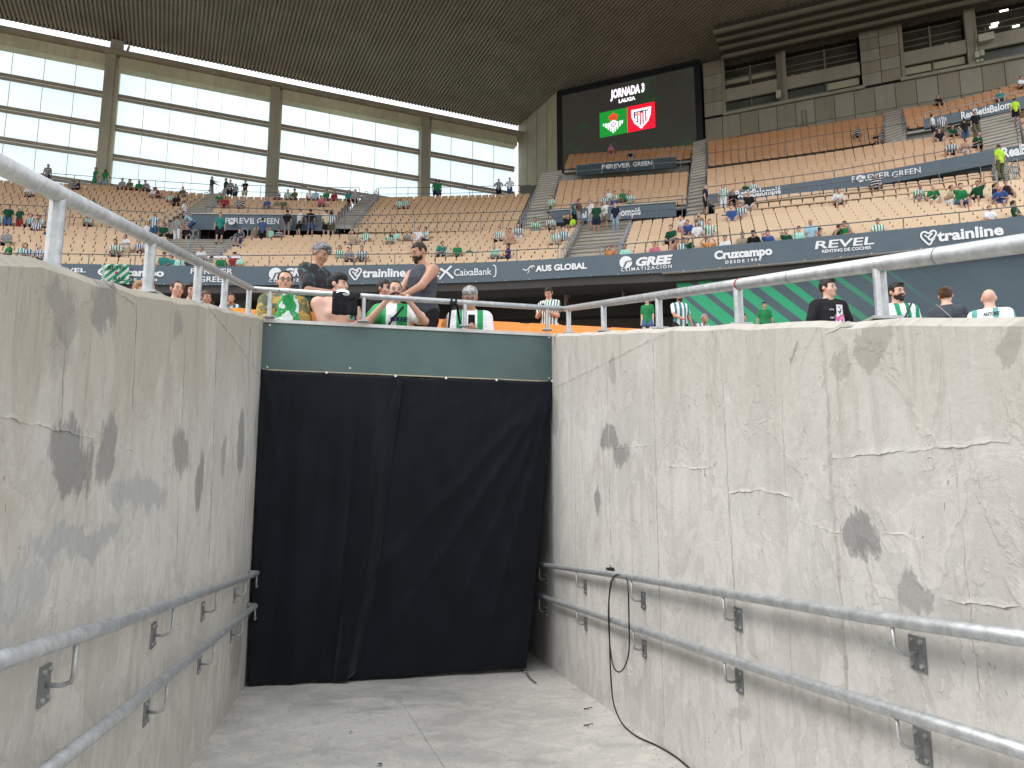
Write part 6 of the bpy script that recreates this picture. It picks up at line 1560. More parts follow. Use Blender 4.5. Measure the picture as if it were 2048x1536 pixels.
# find a place on the terraces: head top seen at (u,v)
SITH, STH = 1.34, 1.74
def place(u, v, pose, blocks, scale=1.0, jadd=0):
    Hh = (1.36 if pose.startswith('sit') else 1.74)*scale
    if pose == 'sitlean': Hh -= .08
    if pose == 'bend': Hh = 1.38
    best = None
    blocks = list(blocks)+(['W'+b for b in blocks if 'W'+b in ROWS] if not pose.startswith('sit') else [])
    for b in blocks:
        for j, r in enumerate(ROWS[b]):
            pr = [proj(p)[0] for p in r]
            pen = max(0, pr[0]-14-u, u-pr[-1]-14)*.5
            i = 0
            while i < len(r)-2 and pr[i+1] < u: i += 1
            t = (u-pr[i])/(pr[i+1]-pr[i]); t = max(-6, min(7, t)); p = r[i]+(r[i+1]-r[i])*t; e = abs(proj(p+UP*Hh)[1]-v)+pen
            if best is None or e < best[0]: tan = (r[i+1]-r[i]); tan.z = 0; tan.normalize(); best = (e, p, tan, b, j)
    e, p, tan, b, j = best; f = Vector((tan.y, -tan.x, 0)); f = f if f.y < 0 else -f
    if not pose.startswith('sit'): p = p+f*.35
    else: p = p+f*.06
    if pose.startswith('sit') and j == 0 and proj(p+UP*Hh)[1] < v: p = p-UP*min(.28, e*proj(p)[2]/F); e = max(0, e-12)
    if e > 9: print('PLACE off %.1f' % e, u, v, b, j)
    return p, math.atan2(f.x, -f.y)
FACE = dict(F=0, B=180, L=-75, R=75, l=-35, r=35)
ALL_L = ['LA1', 'LA2', 'LB1', 'LB2', 'LB3']; A_ = ['LA1', 'LA2']; B_ = ['LB1', 'LB2', 'LB3']; RA_ = ['RA1', 'RA2']; S1_ = ['S:1128']
CROWD = [
 # u, v, pose, top, bottom, (hair, colour), where, blocks, facing, extra
 (20, 409, 'stand', 'dgreen', 'jean', ('short', 'dark'), 'by the left walkway rail', A_, 'F', {}), (43, 414, 'stand', 'dgreen', 'red', ('cap', 'mint'), 'beside the left walkway rail', A_, 'B', dict(scale=.9)),
 (4, 420, 'sit', 'wg', 'black', ('short', 'dark'), 'at the left picture edge, walkway row', A_, 'F', {}),
 (62, 420, 'sit', 'wb', 'black', ('short', 'brown'), 'left block, front of the walkway', A_, 'F', {}), (91, 421, 'sitlean', 'wg', 'black', ('cap', 'red'), 'in a dark red cap, left block', A_, 'l', {}),
 (72, 438, 'sitback', 'wn', 'navy', ('short', 'dark'), 'sprawled with bare knees, left block', A_, 'F', {}), (105, 442, 'sit', 'dgreen', 'blue', ('short', 'dark'), 'with blue bag, beside the big rail post', A_, 'F', {}),
 (12, 462, 'sit', 'grey', 'navy', ('short', 'grey'), 'lower left corner of the stand', A_, 'F', dict(skin=3)), (20, 488, 'sit', 'green', 'black', ('cap', 'green'), 'front row, far left, green cap', A_, 'l', {}),
 (46, 483, 'sit', 'wg', 'black', ('bald', 0), 'bald with sunglasses, front row left', A_, 'F', dict(skin=1)), (57, 492, 'sitlean', 'wb', 'black', ('short', 'brown'), 'front row, third from the left', A_, 'F', {}),
 (79, 494, 'sit', 'wn', 'black', ('receding', 'white'), 'white haired, front row left of the rail post', A_, 'F', dict(skin=3)), (89, 499, 'sitlean', 'lime', 'black', ('short', 'brown'), 'bright shirt, front row beside the rail post', A_, 'R', dict(skin=1)),
 (84, 330, 'sitlean', 'dgrey', 'black', ('short', 'dark'), 'dark silhouette on the top row, far left', B_, 'r', {}), (98, 328, 'stand', 'grey', 'dgrey', ('short', 'grey'), 'grey silhouette on the top walkway, far left', B_, 'B', {}),
 (193, 332, 'stand', 'green', 'green', ('short', 'dark'), 'top row before the first facade post, left of two', B_, 'l', {}), (213, 336, 'stand', 'green', 'ljean', ('long', 'brown'), 'top row before the first facade post, right of two', B_, 'B', {}),
 (142, 359, 'sitback', 'grey', 'black', ('short', 'dark'), 'reclining high in the left block', B_, 'r', {}), (156, 358, 'sitback', 'navy', 'black', ('short', 'dark'), 'reclining in neon vest trim, high left block', B_, 'l', {}), (54, 372, 'sitlean', 'white', 'black', ('short', 'dark'), 'bent forward high on the left, over seats', B_, 'r', {}),
 (245, 359, 'sit', 'grey', 'khaki', ('cap', 'grey'), 'first of four on the top row', B_, 'F', {}), (260, 357, 'sit', 'olive', 'red', ('short', 'dark'), 'second of four on the top row', B_, 'F', {}), (278, 360, 'sit', 'green', 'black', ('short', 'dark'), 'third of four on the top row', B_, 'F', {}), (297, 360, 'sitlean', 'wk', 'black', ('short', 'grey'), 'fourth and largest of four on the top row', B_, 'F', dict(scale=1.08)),
 (309, 381, 'sitlean', 'white', 'grey', ('short', 'black'), 'left end of the group below the top row', B_, 'F', {}), (322, 379, 'sitlean', 'brown', 'brown', ('short', 'black'), 'second of the group below the top row', B_, 'l', {}), (341, 387, 'sit', 'wg', 'red', ('short', 'brown'), 'third of the group below the top row', B_, 'F', dict(scale=.9)), (353, 388, 'sit', 'black', 'black', ('long', 'black'), 'fourth of the group below the top row', B_, 'F', {}), (366, 374, 'sit', 'olive', 'ljean', ('short', 'grey'), 'raised behind the group below the top row', B_, 'F', {}),
 (186, 398, 'sit', 'teal', 'black', ('long', 'brown'), 'alone in the upper left block', B_, 'F', dict(scale=.92)), (181, 433, 'sitlean', 'wg', 'black', ('short', 'dark'), 'just above the left walkway, under the near pipe', B_, 'F', {}), (227, 427, 'sit', 'black', 'black', ('short', 'dark'), 'half hidden by the near pipe, upper left', B_, 'F', {}),
 (234, 481, 'sitlean', 'wg', 'black', ('fringe', 'dark'), 'leaning on the front rail above the hung flag', A_, 'F', {}), (251, 473, 'sit', 'white', 'black', ('short', 'black'), 'behind the man with the cross-body bag', A_, 'l', {}), (258, 475, 'standlean', 'white', 'beige', ('short', 'black'), 'sunglasses, holding the front rail near the flag', A_, 'l', dict(scale=.8)),
 (276, 480, 'sit', 'wn', 'black', ('short', 'black'), 'front row, left of the second rail post', A_, 'r', {}), (288, 485, 'sitlean', 'wn', 'black', ('short', 'brown'), 'front row, against the second rail post', A_, 'F', {}),
 (310, 431, 'standhips', 'wb', 'jean', ('short', 'grey'), 'hands on hips seen from behind on the left landing', A_, 'B', {}), (297, 436, 'sit', 'white', 'black', ('long', 'dark'), 'on the left landing beside the man with hands on hips', A_, 'F', dict(scale=.9)),
 (371, 407, 'stand', 'white', 'black', ('short', 'dark'), 'standing high on the left stair, in profile', B_, 'R', dict(scale=.95)), (356, 438, 'stand', 'grey', 'white', ('short', 'brown'), 'seen from behind in pale trousers on the left landing', A_, 'B', dict(legs='p')), (338, 457, 'stand', 'wb', 'navy', ('short', 'dark'), 'small child on the left landing', A_, 'F', dict(scale=.62)),
 (384, 434, 'bend', 'lblue', 'jean', ('short', 'grey'), 'bending over on the left landing', A_, 'L', {}), (373, 452, 'sit', 'black', 'black', ('short', 'red'), 'reddish hair, sitting by the left hoops', A_, 'F', {}), (327, 447, 'sit', 'dgreen', 'black', ('short', 'dark'), 'sitting among others on the left landing', A_, 'F', {}),
 (442, 431, 'stand', 'teal', 'black', ('short', 'dark'), 'arm raised before the left slogan board', ['S:362', 'LA2'], 'r', {}), (425, 352, 'standpoint', 'dgrey', 'grey', ('short', 'dark'), 'both arms held out on the top walkway', B_, 'R', dict(legs='p')),
 (405, 497, 'sitlean', 'white', 'black', ('short', 'dark'), 'behind the near pipe above the third post', ['S:362', 'LA1'], 'F', {}), (379, 508, 'sit', 'dgrey', 'black', ('short', 'black'), 'dark hair just above the near pipe', A_, 'F', {}),
 (327, 506, 'sit', 'teal', 'black', ('cap', 'brown'), 'front row under the near pipe, left', A_, 'F', {}), (345, 511, 'sit', 'teal', 'black', ('short', 'brown'), 'front row under the near pipe, middle', A_, 'l', {}), (358, 514, 'sit', 'mint', 'black', ('short', 'brown'), 'front row under the near pipe, right', A_, 'F', {}),
 (453, 356, 'stand', 'dgreen', 'grey', ('short', 'dark'), 'top walkway, left of the chevron shirt', B_, 'l', {}), (462, 355, 'stand', 'wk', 'black', ('short', 'dark'), 'chevron shirt on the top walkway', B_, 'F', {}), (473, 362, 'stand', 'wk', 'black', ('short', 'dark'), 'child on the top walkway', B_, 'F', dict(scale=.85)), (492, 352, 'standcross', 'black', 'beige', ('short', 'dark'), 'arms crossed on the top walkway', B_, 'F', {}),
 (440, 392, 'sitlean', 'green', 'black', ('short', 'dark'), 'left end above the left slogan board', ['LB2'], 'F', {}), (448, 396, 'sitlean', 'red', 'red', ('short', 'brown'), 'in red above the left slogan board', ['LB2'], 'r', {}), (480, 392, 'sitback', 'wk', 'brown', ('short', 'dark'), 'lounging above the left slogan board', ['LB2'], 'F', {}),
 (535, 396, 'sit', 'blue', 'grey', ('cap', 'white'), 'white cap above the left slogan board', ['LB2'], 'F', {}), (554, 402, 'sit', 'khaki', 'khaki', ('short', 'dark'), 'small figure above the left slogan board', ['LB2'], 'F', dict(scale=.8)), (567, 397, 'sit', 'olive', 'khaki', ('short', 'grey'), 'behind the black T-shirt above the board', ['LB2'], 'F', {}),
 (573, 404, 'stand', 'black', 'grey', ('short', 'dark'), 'seen from behind at the board rail, leftmost', ['LA2'], 'B', {}), (598, 400, 'stand', 'white', 'black', ('short', 'dark'), 'one foot up at the board rail, seen from behind', ['LA2'], 'L', {}), (620, 406, 'stand', 'black', 'jean', ('short', 'dark'), 'third at the board rail, seen from behind', ['LA2'], 'B', {}), (652, 408, 'stand', 'cream', 'black', ('short', 'dark'), 'fourth at the board rail, seen from behind', ['LA2'], 'B', {}), (663, 415, 'stand', 'wb', 'olive', ('long', 'black'), 'long dark hair, rightmost at the board rail', ['LA2'], 'B', {}),
 (556, 375, 'sit', 'wk', 'brown', ('short', 'dark'), 'top row right of the second facade post', ['LB2'], 'F', {}), (575, 377, 'sit', 'wg', 'khaki', ('short', 'dark'), 'second on the top row right of the second post', ['LB2'], 'F', {}), (590, 375, 'sit', 'olive', 'brown', ('cap', 'brown'), 'third on the top row right of the second post', ['LB2'], 'F', {}),
 (619, 382, 'sit', 'white', 'brown', ('short', 'dark'), 'top row, left of a pair', ['LB2'], 'F', {}), (632, 379, 'sit', 'lblue', 'jean', ('short', 'dark'), 'top row, right of a pair', ['LB2'], 'F', {}), (653, 376, 'sit', 'green', 'black', ('short', 'dark'), 'large figure near the right end of the top row', ['LB2'], 'F', dict(scale=1.06)), (668, 377, 'sit', 'red', 'red', ('long', 'brown'), 'right end of the top row', ['LB2'], 'F', {}), (646, 394, 'sitlean', 'pink', 'brown', ('short', 'grey'), 'bent over above the left board', ['LB2'], 'F', {}), (697, 378, 'sit', 'teal', 'black', ('long', 'dark'), 'at the head of the steep middle stair, left', ['LB2'], 'F', {}), (711, 379, 'sit', 'grey', 'black', ('short', 'dark'), 'at the head of the steep middle stair, right', ['LB2', 'S:668'], 'F', {}),
 (524, 435, 'stand', 'jean', 'black', ('short', 'brown'), 'blue vest seen from behind over the board', ['LA2'], 'B', dict(sleeve='t')), (538, 452, 'sit', 'mint', 'black', ('short', 'dark'), 'right of the blue vest', ['LA2'], 'F', {}), (560, 450, 'sitlean', 'wk', 'brown', ('short', 'dark'), 'boy two places right of the blue vest', ['LA2'], 'F', dict(scale=.9)), (508, 450, 'sit', 'khaki', 'khaki', ('short', 'dark'), 'left of the blue vest', ['LA2'], 'F', {}), (480, 458, 'sit', 'dgrey', 'blue', ('short', 'dark'), 'child with a blue bag at the stair corner', ['LA2', 'S:362'], 'F', dict(scale=.8)),
 (442, 511, 'sit', 'green', 'black', ('short', 'dark'), 'front row over the left capitals', ['LA2'], 'F', dict(scale=.95)), (468, 506, 'sit', 'red', 'black', ('cap', 'black'), 'black cap and red shirt, front row', ['LA2'], 'F', {}), (477, 510, 'sit', 'mint', 'black', ('short', 'grey'), 'pale shirt beside the red shirt, front row', ['LA2'], 'F', {}),
 (678, 496, 'sithand', 'wg', 'navy', ('short', 'dark'), 'first of three front-row youths above the heart logo', ['LA2'], 'F', dict(scale=.95)), (703, 500, 'sitlean', 'grey', 'navy', ('short', 'black'), 'second of three front-row youths above the heart logo', ['LA2'], 'F', {}), (724, 497, 'sitlean', 'wb', 'black', ('short', 'black'), 'third of three front-row youths above the heart logo', ['LA2'], 'F', {}),
 (707, 461, 'sithand', 'beige', 'ljean', ('long', 'dark'), 'sunglasses, mid rows above the heart logo', ['LA2'], 'F', {}), (732, 459, 'sitback', 'wg', 'white', ('short', 'dark'), 'scarf over a white shirt, mid rows', ['LA2'], 'F', dict(skin=1)), (774, 466, 'sitlean', 'wg', 'khaki', ('long', 'black'), 'first of five in the middle rows', ['LA2'], 'r', {}), (793, 461, 'sit', 'mint', 'white', ('long', 'dark'), 'second of five in the middle rows', ['LA2'], 'F', {}), (814, 467, 'sitlean', 'grey', 'brown', ('short', 'black'), 'child, third of five in the middle rows', ['LA2'], 'F', dict(scale=.88)),
 (838, 458, 'sitpoint', 'white', 'white', ('short', 'dark'), 'arm pointing left, middle rows', ['LA2'], 'F', {}), (854, 455, 'sit', 'wg', 'navy', ('short', 'dark'), 'next to the man pointing left', ['LA2'], 'l', {}), (877, 489, 'sitlean', 'teal', 'black', ('pony', 'dark'), 'front rows right of the man in the tank top', ['LA2'], 'r', {}), (893, 497, 'sit', 'wg', 'black', ('short', 'brown'), 'small child between two adults, front rows', ['LA2'], 'F', dict(scale=.82)), (915, 485, 'sit', 'green', 'black', ('bald', 0), 'bald, above the slim serif letters', ['LA2'], 'F', {}),
 (996, 493, 'sitlean', 'mint', 'navy', ('short', 'grey'), 'pale polo, front row left of the purple shirt', ['LA2'], 'F', {}), (1021, 488, 'sit', 'purple', 'black', ('short', 'dark'), 'purple T-shirt in the front row', ['LA2'], 'L', {}), (799, 398, 'sit', 'wg', 'grey', ('long', 'dark'), 'alone pair high up, left one', ['LB3'], 'F', {}), (813, 395, 'sit', 'wb', 'red', ('short', 'dark'), 'alone pair high up, right one', ['LB3'], 'F', {}),
 (873, 354, 'stand', 'green', 'navy', ('short', 'dark'), 'top walkway by the third facade post, left', ['LB3'], 'B', {}), (880, 353, 'stand', 'green', 'dgrey', ('short', 'dark'), 'top walkway by the third facade post, arm up', ['LB3'], 'B', {}), (1000, 353, 'standhips', 'grey', 'black', ('short', 'grey'), 'top walkway at the facade end, grey shirt', ['LB3'], 'B', {}), (1022, 356, 'standhips', 'white', 'jean', ('short', 'grey'), 'top walkway at the facade end, white shirt', ['LB3'], 'B', {}),
 (1001, 456, 'sit', 'wg', 'black', ('short', 'dark'), 'waving a dark fan beside the corner stair rows', ['LA2'], 'F', {}), (1022, 457, 'sithand', 'skin', 'beige', ('short', 'dark'), 'shirtless, beside the dark fan', ['LA2'], 'F', dict(skin=4)), (1036, 452, 'sitlean', 'wb', 'white', ('short', 'black'), 'white trousers, by the corner stair', ['LA2'], 'r', dict(legs='p')), (1072, 440, 'sitlean', 'wg', 'ljean', ('short', 'dark'), 'striped shirt below the corner stair', ['LA2'], 'F', dict(legs='p')),
 (1104, 392, 'sit', 'wg', 'lgreen', ('short', 'dark'), 'left end over the wide stair board', ['R1'], 'F', {}), (1154, 389, 'stand', 'tealb', 'black', ('bald', 0), 'teal shirt seen from behind by the wide stair', ['LA2'], 'B', {}), (1164, 404, 'standhips', 'brown', 'grey', ('short', 'dark'), 'behind the wide stair hoops', S1_, 'R', {}), (1188, 402, 'standface', 'white', 'ljean', ('short', 'grey'), 'white shirt, highest on the wide stair', S1_, 'l', {}),
 (1199, 412, 'stand', 'dgreen', 'navy', ('short', 'dark'), 'dark green polo standing mid wide stair', S1_, 'F', {}), (1216, 407, 'standcross', 'white', 'khaki', ('bald', 0), 'white T-shirt behind the dark green polo', S1_, 'F', {}), (1237, 410, 'stand', 'navy', 'ljean', ('bald', 0), 'navy T-shirt with white bag on the wide stair', S1_, 'F', dict(legs='p')),
 (1104, 436, 'sitlean', 'wg', 'black', ('short', 'brown'), 'striped shirt at the board end by the wide stair', ['LA2'], 'F', dict(scale=1.05)), (1135, 430, 'sithand', 'black', 'khaki', ('short', 'dark'), 'chin in hand by the wide stair', ['LA2'], 'r', {}), (1143, 426, 'sit', 'yellow', 'black', ('short', 'dark'), 'hi-vis vest behind the chin-in-hand man', ['LA2'], 'F', dict(scale=.95)), (1114, 458, 'sithand', 'wg', 'khaki', ('short', 'dark'), 'left of the two beside the wide stair hoops', ['LA2'], 'F', {}), (1129, 458, 'sithand', 'wb', 'brown', ('short', 'dark'), 'right of the two beside the wide stair hoops', ['LA2'], 'F', {}),
 (1217, 378, 'sit', 'white', 'black', ('short', 'black'), 'back of the cluster over the wide stair board', ['R1'], 'F', dict(scale=.95)), (1230, 382, 'sit', 'wg', 'black', ('short', 'black'), 'second at the back of the cluster over the board', ['R1'], 'F', {}), (1246, 384, 'sit', 'green', 'black', ('short', 'red'), 'green shirt in the cluster over the board', ['R1'], 'F', {}), (1262, 383, 'sithand', 'wg', 'green', ('short', 'brown'), 'right end of the cluster over the board', ['R1'], 'F', {}), (1209, 393, 'sitlean', 'wb', 'black', ('short', 'dark'), 'front left of the cluster over the board', ['R1'], 'F', {}), (1228, 395, 'sit', 'blue', 'blue', ('short', 'brown'), 'blue shirt in front of the cluster over the board', ['R1'], 'F', dict(scale=.9)),
 (1223, 491, 'sitarms', 'orange', 'black', ('short', 'brown'), 'hands on head at the foot of the wide stair', ['RA1'], 'F', dict(skin=1)), (1253, 490, 'sit', 'mint', 'black', ('short', 'black'), 'mint shirt, front row right of the wide stair', ['RA1'], 'F', dict(skin=2)),
 (1347, 454, 'sit', 'dgreen', 'black', ('short', 'dark'), 'heavy man in faded green polo, second row', ['RA1'], 'F', dict(scale=1.08)), (1374, 437, 'sitlean', 'white', 'pink', ('short', 'brown'), 'white shirt behind the green polo', ['RA1'], 'l', {}), (1381, 445, 'sithand', 'blue', 'black', ('short', 'black'), 'blue shirt, head bowed', ['RA1'], 'F', dict(scale=.92)), (1397, 447, 'sit', 'white', 'grey', ('long', 'black'), 'sunglasses and white blouse', ['RA1'], 'F', {}), (1400, 436, 'sit', 'wb', 'black', ('short', 'dark'), 'behind the white blouse', ['RA1'], 'F', {}), (1402, 428, 'sit', 'khaki', 'khaki', ('bald', 0), 'highest of the cluster right of the green polo', ['RA1'], 'F', {}), (1420, 442, 'sithand', 'wg', 'grey', ('short', 'brown'), 'right end of the cluster by the rail post', ['RA1'], 'F', {}),
 (1313, 487, 'sit', 'pink', 'black', ('fringe', 'black'), 'feet up on the band, front row, left', ['RA1'], 'F', {}), (1337, 480, 'sitlean', 'skin', 'black', ('cap', 'brown'), 'shirtless in a cap, front row', ['RA1'], 'R', dict(skin=1)), (1370, 477, 'sit', 'wb', 'black', ('cap', 'brown'), 'striped shirt and cap, front row', ['RA1'], 'F', {}), (1391, 479, 'sitlean', 'dgreen', 'black', ('fringe', 'black'), 'bowed head, front row, dark green print', ['RA1'], 'l', {}), (1418, 478, 'sitarms', 'orange', 'black', ('short', 'red'), 'arms raised, orange shirt, front row', ['RA1'], 'F', {}), (1453, 475, 'sit', 'white', 'black', ('fringe', 'black'), 'white shirt, front row over the serif letters', ['RA1'], 'F', {}), (1483, 472, 'sitlean', 'beige', 'black', ('short', 'dark'), 'soles up on the band, front row', ['RA1'], 'F', dict(skin=4)), (1509, 468, 'sitlean', 'black', 'black', ('cap', 'black'), 'black cap, front row beside a green bottle', ['RA1'], 'F', {}), (1537, 464, 'sithand', 'blue', 'black', ('fringe', 'black'), 'blue shirt with forearm across the face', ['RA1'], 'F', {}),
 (1412, 378, 'stand', 'navy', 'black', ('short', 'grey'), 'heavy man in navy at the stair beside the band', ['RA2', 'S:1372'], 'R', dict(scale=1.05)), (1448, 369, 'stand', 'wg', 'white', ('receding', 'dark'), 'white trousers and striped shirt at the band', ['RA2', 'RA1'], 'F', dict(legs='p')), (1464, 390, 'sitlean', 'black', 'black', ('short', 'brown'), 'black shirt right of the white trousers', ['RA2'], 'F', {}), (1430, 392, 'sitlean', 'khaki', 'black', ('short', 'grey'), 'crouched between navy man and white trousers', ['RA2'], 'L', {}), (1499, 385, 'sithand', 'black', 'white', ('bald', 0), 'black shirt before the club letters', ['RA2'], 'F', {}), (1465, 412, 'sit', 'blue', 'grey', ('short', 'blond'), 'blond with blue shirt', ['RA1'], 'F', {}), (1486, 410, 'sithand', 'wb', 'grey', ('short', 'dark'), 'beside the blond', ['RA1'], 'F', {}), (1491, 367, 'sit', 'dgreen', 'black', ('short', 'dark'), 'small, over the long right band, left', ['R2'], 'F', dict(scale=.9)), (1509, 362, 'sit', 'wg', 'black', ('short', 'dark'), 'striped shirt over the long right band', ['R2'], 'F', {}),
 (1572, 462, 'sithand', 'dgreen', 'yellow', ('short', 'brown'), 'drinking, front row', ['RA1'], 'F', dict(scale=.92)), (1599, 459, 'sit', 'mint', 'black', ('fringe', 'dark'), 'mint shirt left of the bald elder', ['RA1'], 'F', {}), (1624, 441, 'sit', 'lblue', 'lblue', ('bald', 0), 'bald grey-bearded elder in blue', ['RA1'], 'F', dict(skin=1)), (1636, 457, 'sit', 'skin', 'grey', ('short', 'black'), 'bare shoulders, looking right, front row', ['RA1'], 'R', dict(skin=4)), (1661, 454, 'sitlean', 'black', 'black', ('bun', 'dark'), 'hair in a bun, front row', ['RA1'], 'R', dict(sleeve='v')), (1694, 446, 'sit', 'green', 'white', ('short', 'dark'), 'white and green shirt, front row behind a rail post', ['RA1'], 'l', {}), (1712, 443, 'sitlean', 'skin', 'white', ('short', 'black'), 'bare back and striped scarf, front row', ['RA1'], 'L', dict(skin=1)), (1757, 440, 'sit', 'wg', 'black', ('short', 'brown'), 'last in the front row, white shirt', ['RA1'], 'F', dict(scale=.93)),
 (1674, 382, 'sitlean', 'white', 'black', ('short', 'black'), 'white T-shirt, alone in the middle rows', ['RA1'], 'F', {}), (1754, 347, 'sit', 'wk', 'black', ('bald', 0), 'sitting in front of the slogan on the right band', ['RA2'], 'F', dict(skin=4)),
 (1834, 373, 'sitlean', 'wg', 'ljean', ('bald', 0), 'first of four sitting right, striped shirt', ['RA1'], 'F', dict(skin=2)), (1866, 378, 'sitlean', 'green', 'white', ('receding', 'white'), 'second of four sitting right, white hair', ['RA1'], 'F', {}), (1888, 378, 'sitlean', 'cream', 'white', ('short', 'brown'), 'third of four sitting right, pale shirt', ['RA1'], 'r', dict(legs='p')), (1918, 370, 'sithand', 'green', 'jean', ('short', 'brown'), 'fourth of four sitting right, phone in hand', ['RA1'], 'F', dict(scale=1.06)),
 (1962, 366, 'situp', 'dgreen', 'black', ('short', 'brown'), 'one arm stretched straight up', ['RA1'], 'l', {}), (1989, 369, 'sit', 'navy', 'black', ('pony', 'black'), 'navy shirt and ponytail', ['RA1'], 'r', dict(skin=4)), (2015, 362, 'sitback', 'black', 'black', ('short', 'black'), 'black tank top and bushy beard at the right', ['RA1'], 'F', dict(skin=1, sleeve='v')), (2004, 380, 'sitlean', 'blue', 'jean', ('bald', 0), 'bald in royal blue polo', ['RA1'], 'l', dict(skin=1, scale=1.05)), (1980, 414, 'sit', 'white', 'black', ('short', 'dark'), 'small child in white, front row right', ['RA1'], 'F', dict(scale=.92)), (2030, 402, 'sitback', 'dgreen', 'dgreen', ('short', 'dark'), 'legs stretched in green, front row right edge', ['RA1'], 'R', {}),
 (1995, 296, 'stand', 'yellow', 'olive', ('short', 'brown'), 'steward in yellow shirt seen from behind', ['RA2', 'S:1988'], 'B', dict(legs='p')), (1881, 258, 'sit', 'black', 'jean', ('long', 'dark'), 'first at the top of the right stair rows', ['R2'], 'F', {}), (1906, 255, 'sit', 'dgreen', 'black', ('short', 'dark'), 'second at the top of the right stair rows', ['R2'], 'F', {}), (1929, 242, 'standhips', 'black', 'jean', ('short', 'dark'), 'black top and jeans seen from behind', ['R2'], 'B', dict(legs='p')), (1949, 227, 'stand', 'black', 'olive', ('short', 'brown'), 'green trousers, at the head of the broad stair', ['R2', 'S:1958'], 'F', dict(legs='p')),
 (1950, 274, 'sitlean', 'dgreen', 'black', ('short', 'brown'), 'right of three over the right band', ['R2'], 'F', {}), (1903, 284, 'sitlean', 'wb', 'black', ('short', 'dark'), 'left of three over the right band', ['R2'], 'F', {}), (1924, 281, 'sitlean', 'skin', 'white', ('short', 'dark'), 'shirtless middle one over the right band', ['R2'], 'F', dict(skin=4)),
 (1865, 214, 'stand', 'white', 'navy', ('long', 'black'), 'standing at the upper band end, white top', ['R2'], 'R', {}), (1884, 213, 'stand', 'wn', 'khaki', ('short', 'grey'), 'standing at the upper band end, seen from behind', ['R2'], 'B', {}), (1877, 188, 'sit', 'black', 'black', ('short', 'dark'), 'sitting high above the upper right band', ['R4'], 'F', {}), (2002, 178, 'sit', 'teal', 'dgreen', ('short', 'dark'), 'teal shirt above the upper right band', ['R4'], 'F', {}), (2043, 155, 'sit', 'white', 'brown', ('short', 'dark'), 'top right corner, white shirt', ['R4'], 'F', {}), (2027, 201, 'stand', 'yellow', 'black', ('short', 'dark'), 'hi-vis jacket at the upper right stair', ['S:1958', 'R2'], 'B', dict(scale=.9)),
 (1222, 291, 'sitlean', 'pink', 'black', ('short', 'dark'), 'below the big screen, left', ['R1T'], 'F', {}), (1261, 303, 'sit', 'navy', 'white', ('short', 'dark'), 'below the big screen, right', ['R1T'], 'F', dict(scale=.9)), (1718, 257, 'sitlean', 'wk', 'black', ('short', 'dark'), 'brown top rows, leftmost', ['R3'], 'F', dict(skin=1)), (1753, 269, 'sit', 'black', 'black', ('short', 'dark'), 'brown top rows, middle', ['R3'], 'F', dict(scale=.9)), (1767, 262, 'sit', 'wk', 'grey', ('short', 'dark'), 'brown top rows, beside the stair', ['R3'], 'F', {}),
]
PSE = {'sit': 'seated', 'sta': 'standing', 'ben': 'stooping'}
for i, (u, v, pose, top, bot, hair, where, blk, face, ex) in enumerate(CROWD):
    e = dict(ex); sc_ = e.get('scale', 1.0)
    sc_ = sc_*(1+.05*math.sin(i*7.3)); e['scale'] = sc_; p, rz = place(u, v, pose, blk, sc_); rz += R(14)*math.sin(i*3.7+1)
    st_ = PSE[pose[:3]]
    wrd = where.split()
    lab = ('%s person in %s %s, ' % (st_, CNAME[top], 'shirt' if top != 'skin' else 'shirt')) + ' '.join(wrd)
    if len(lab.split()) > 16: lab = ' '.join(lab.split()[:16])
    sk = e.pop('skin', [0, 3, 4, 0, 1][i % 5])
    person(p, rz+R(FACE[face])*1.0, pose, top, bot, hair, lab, sk, group='people in the upper stand', **e)
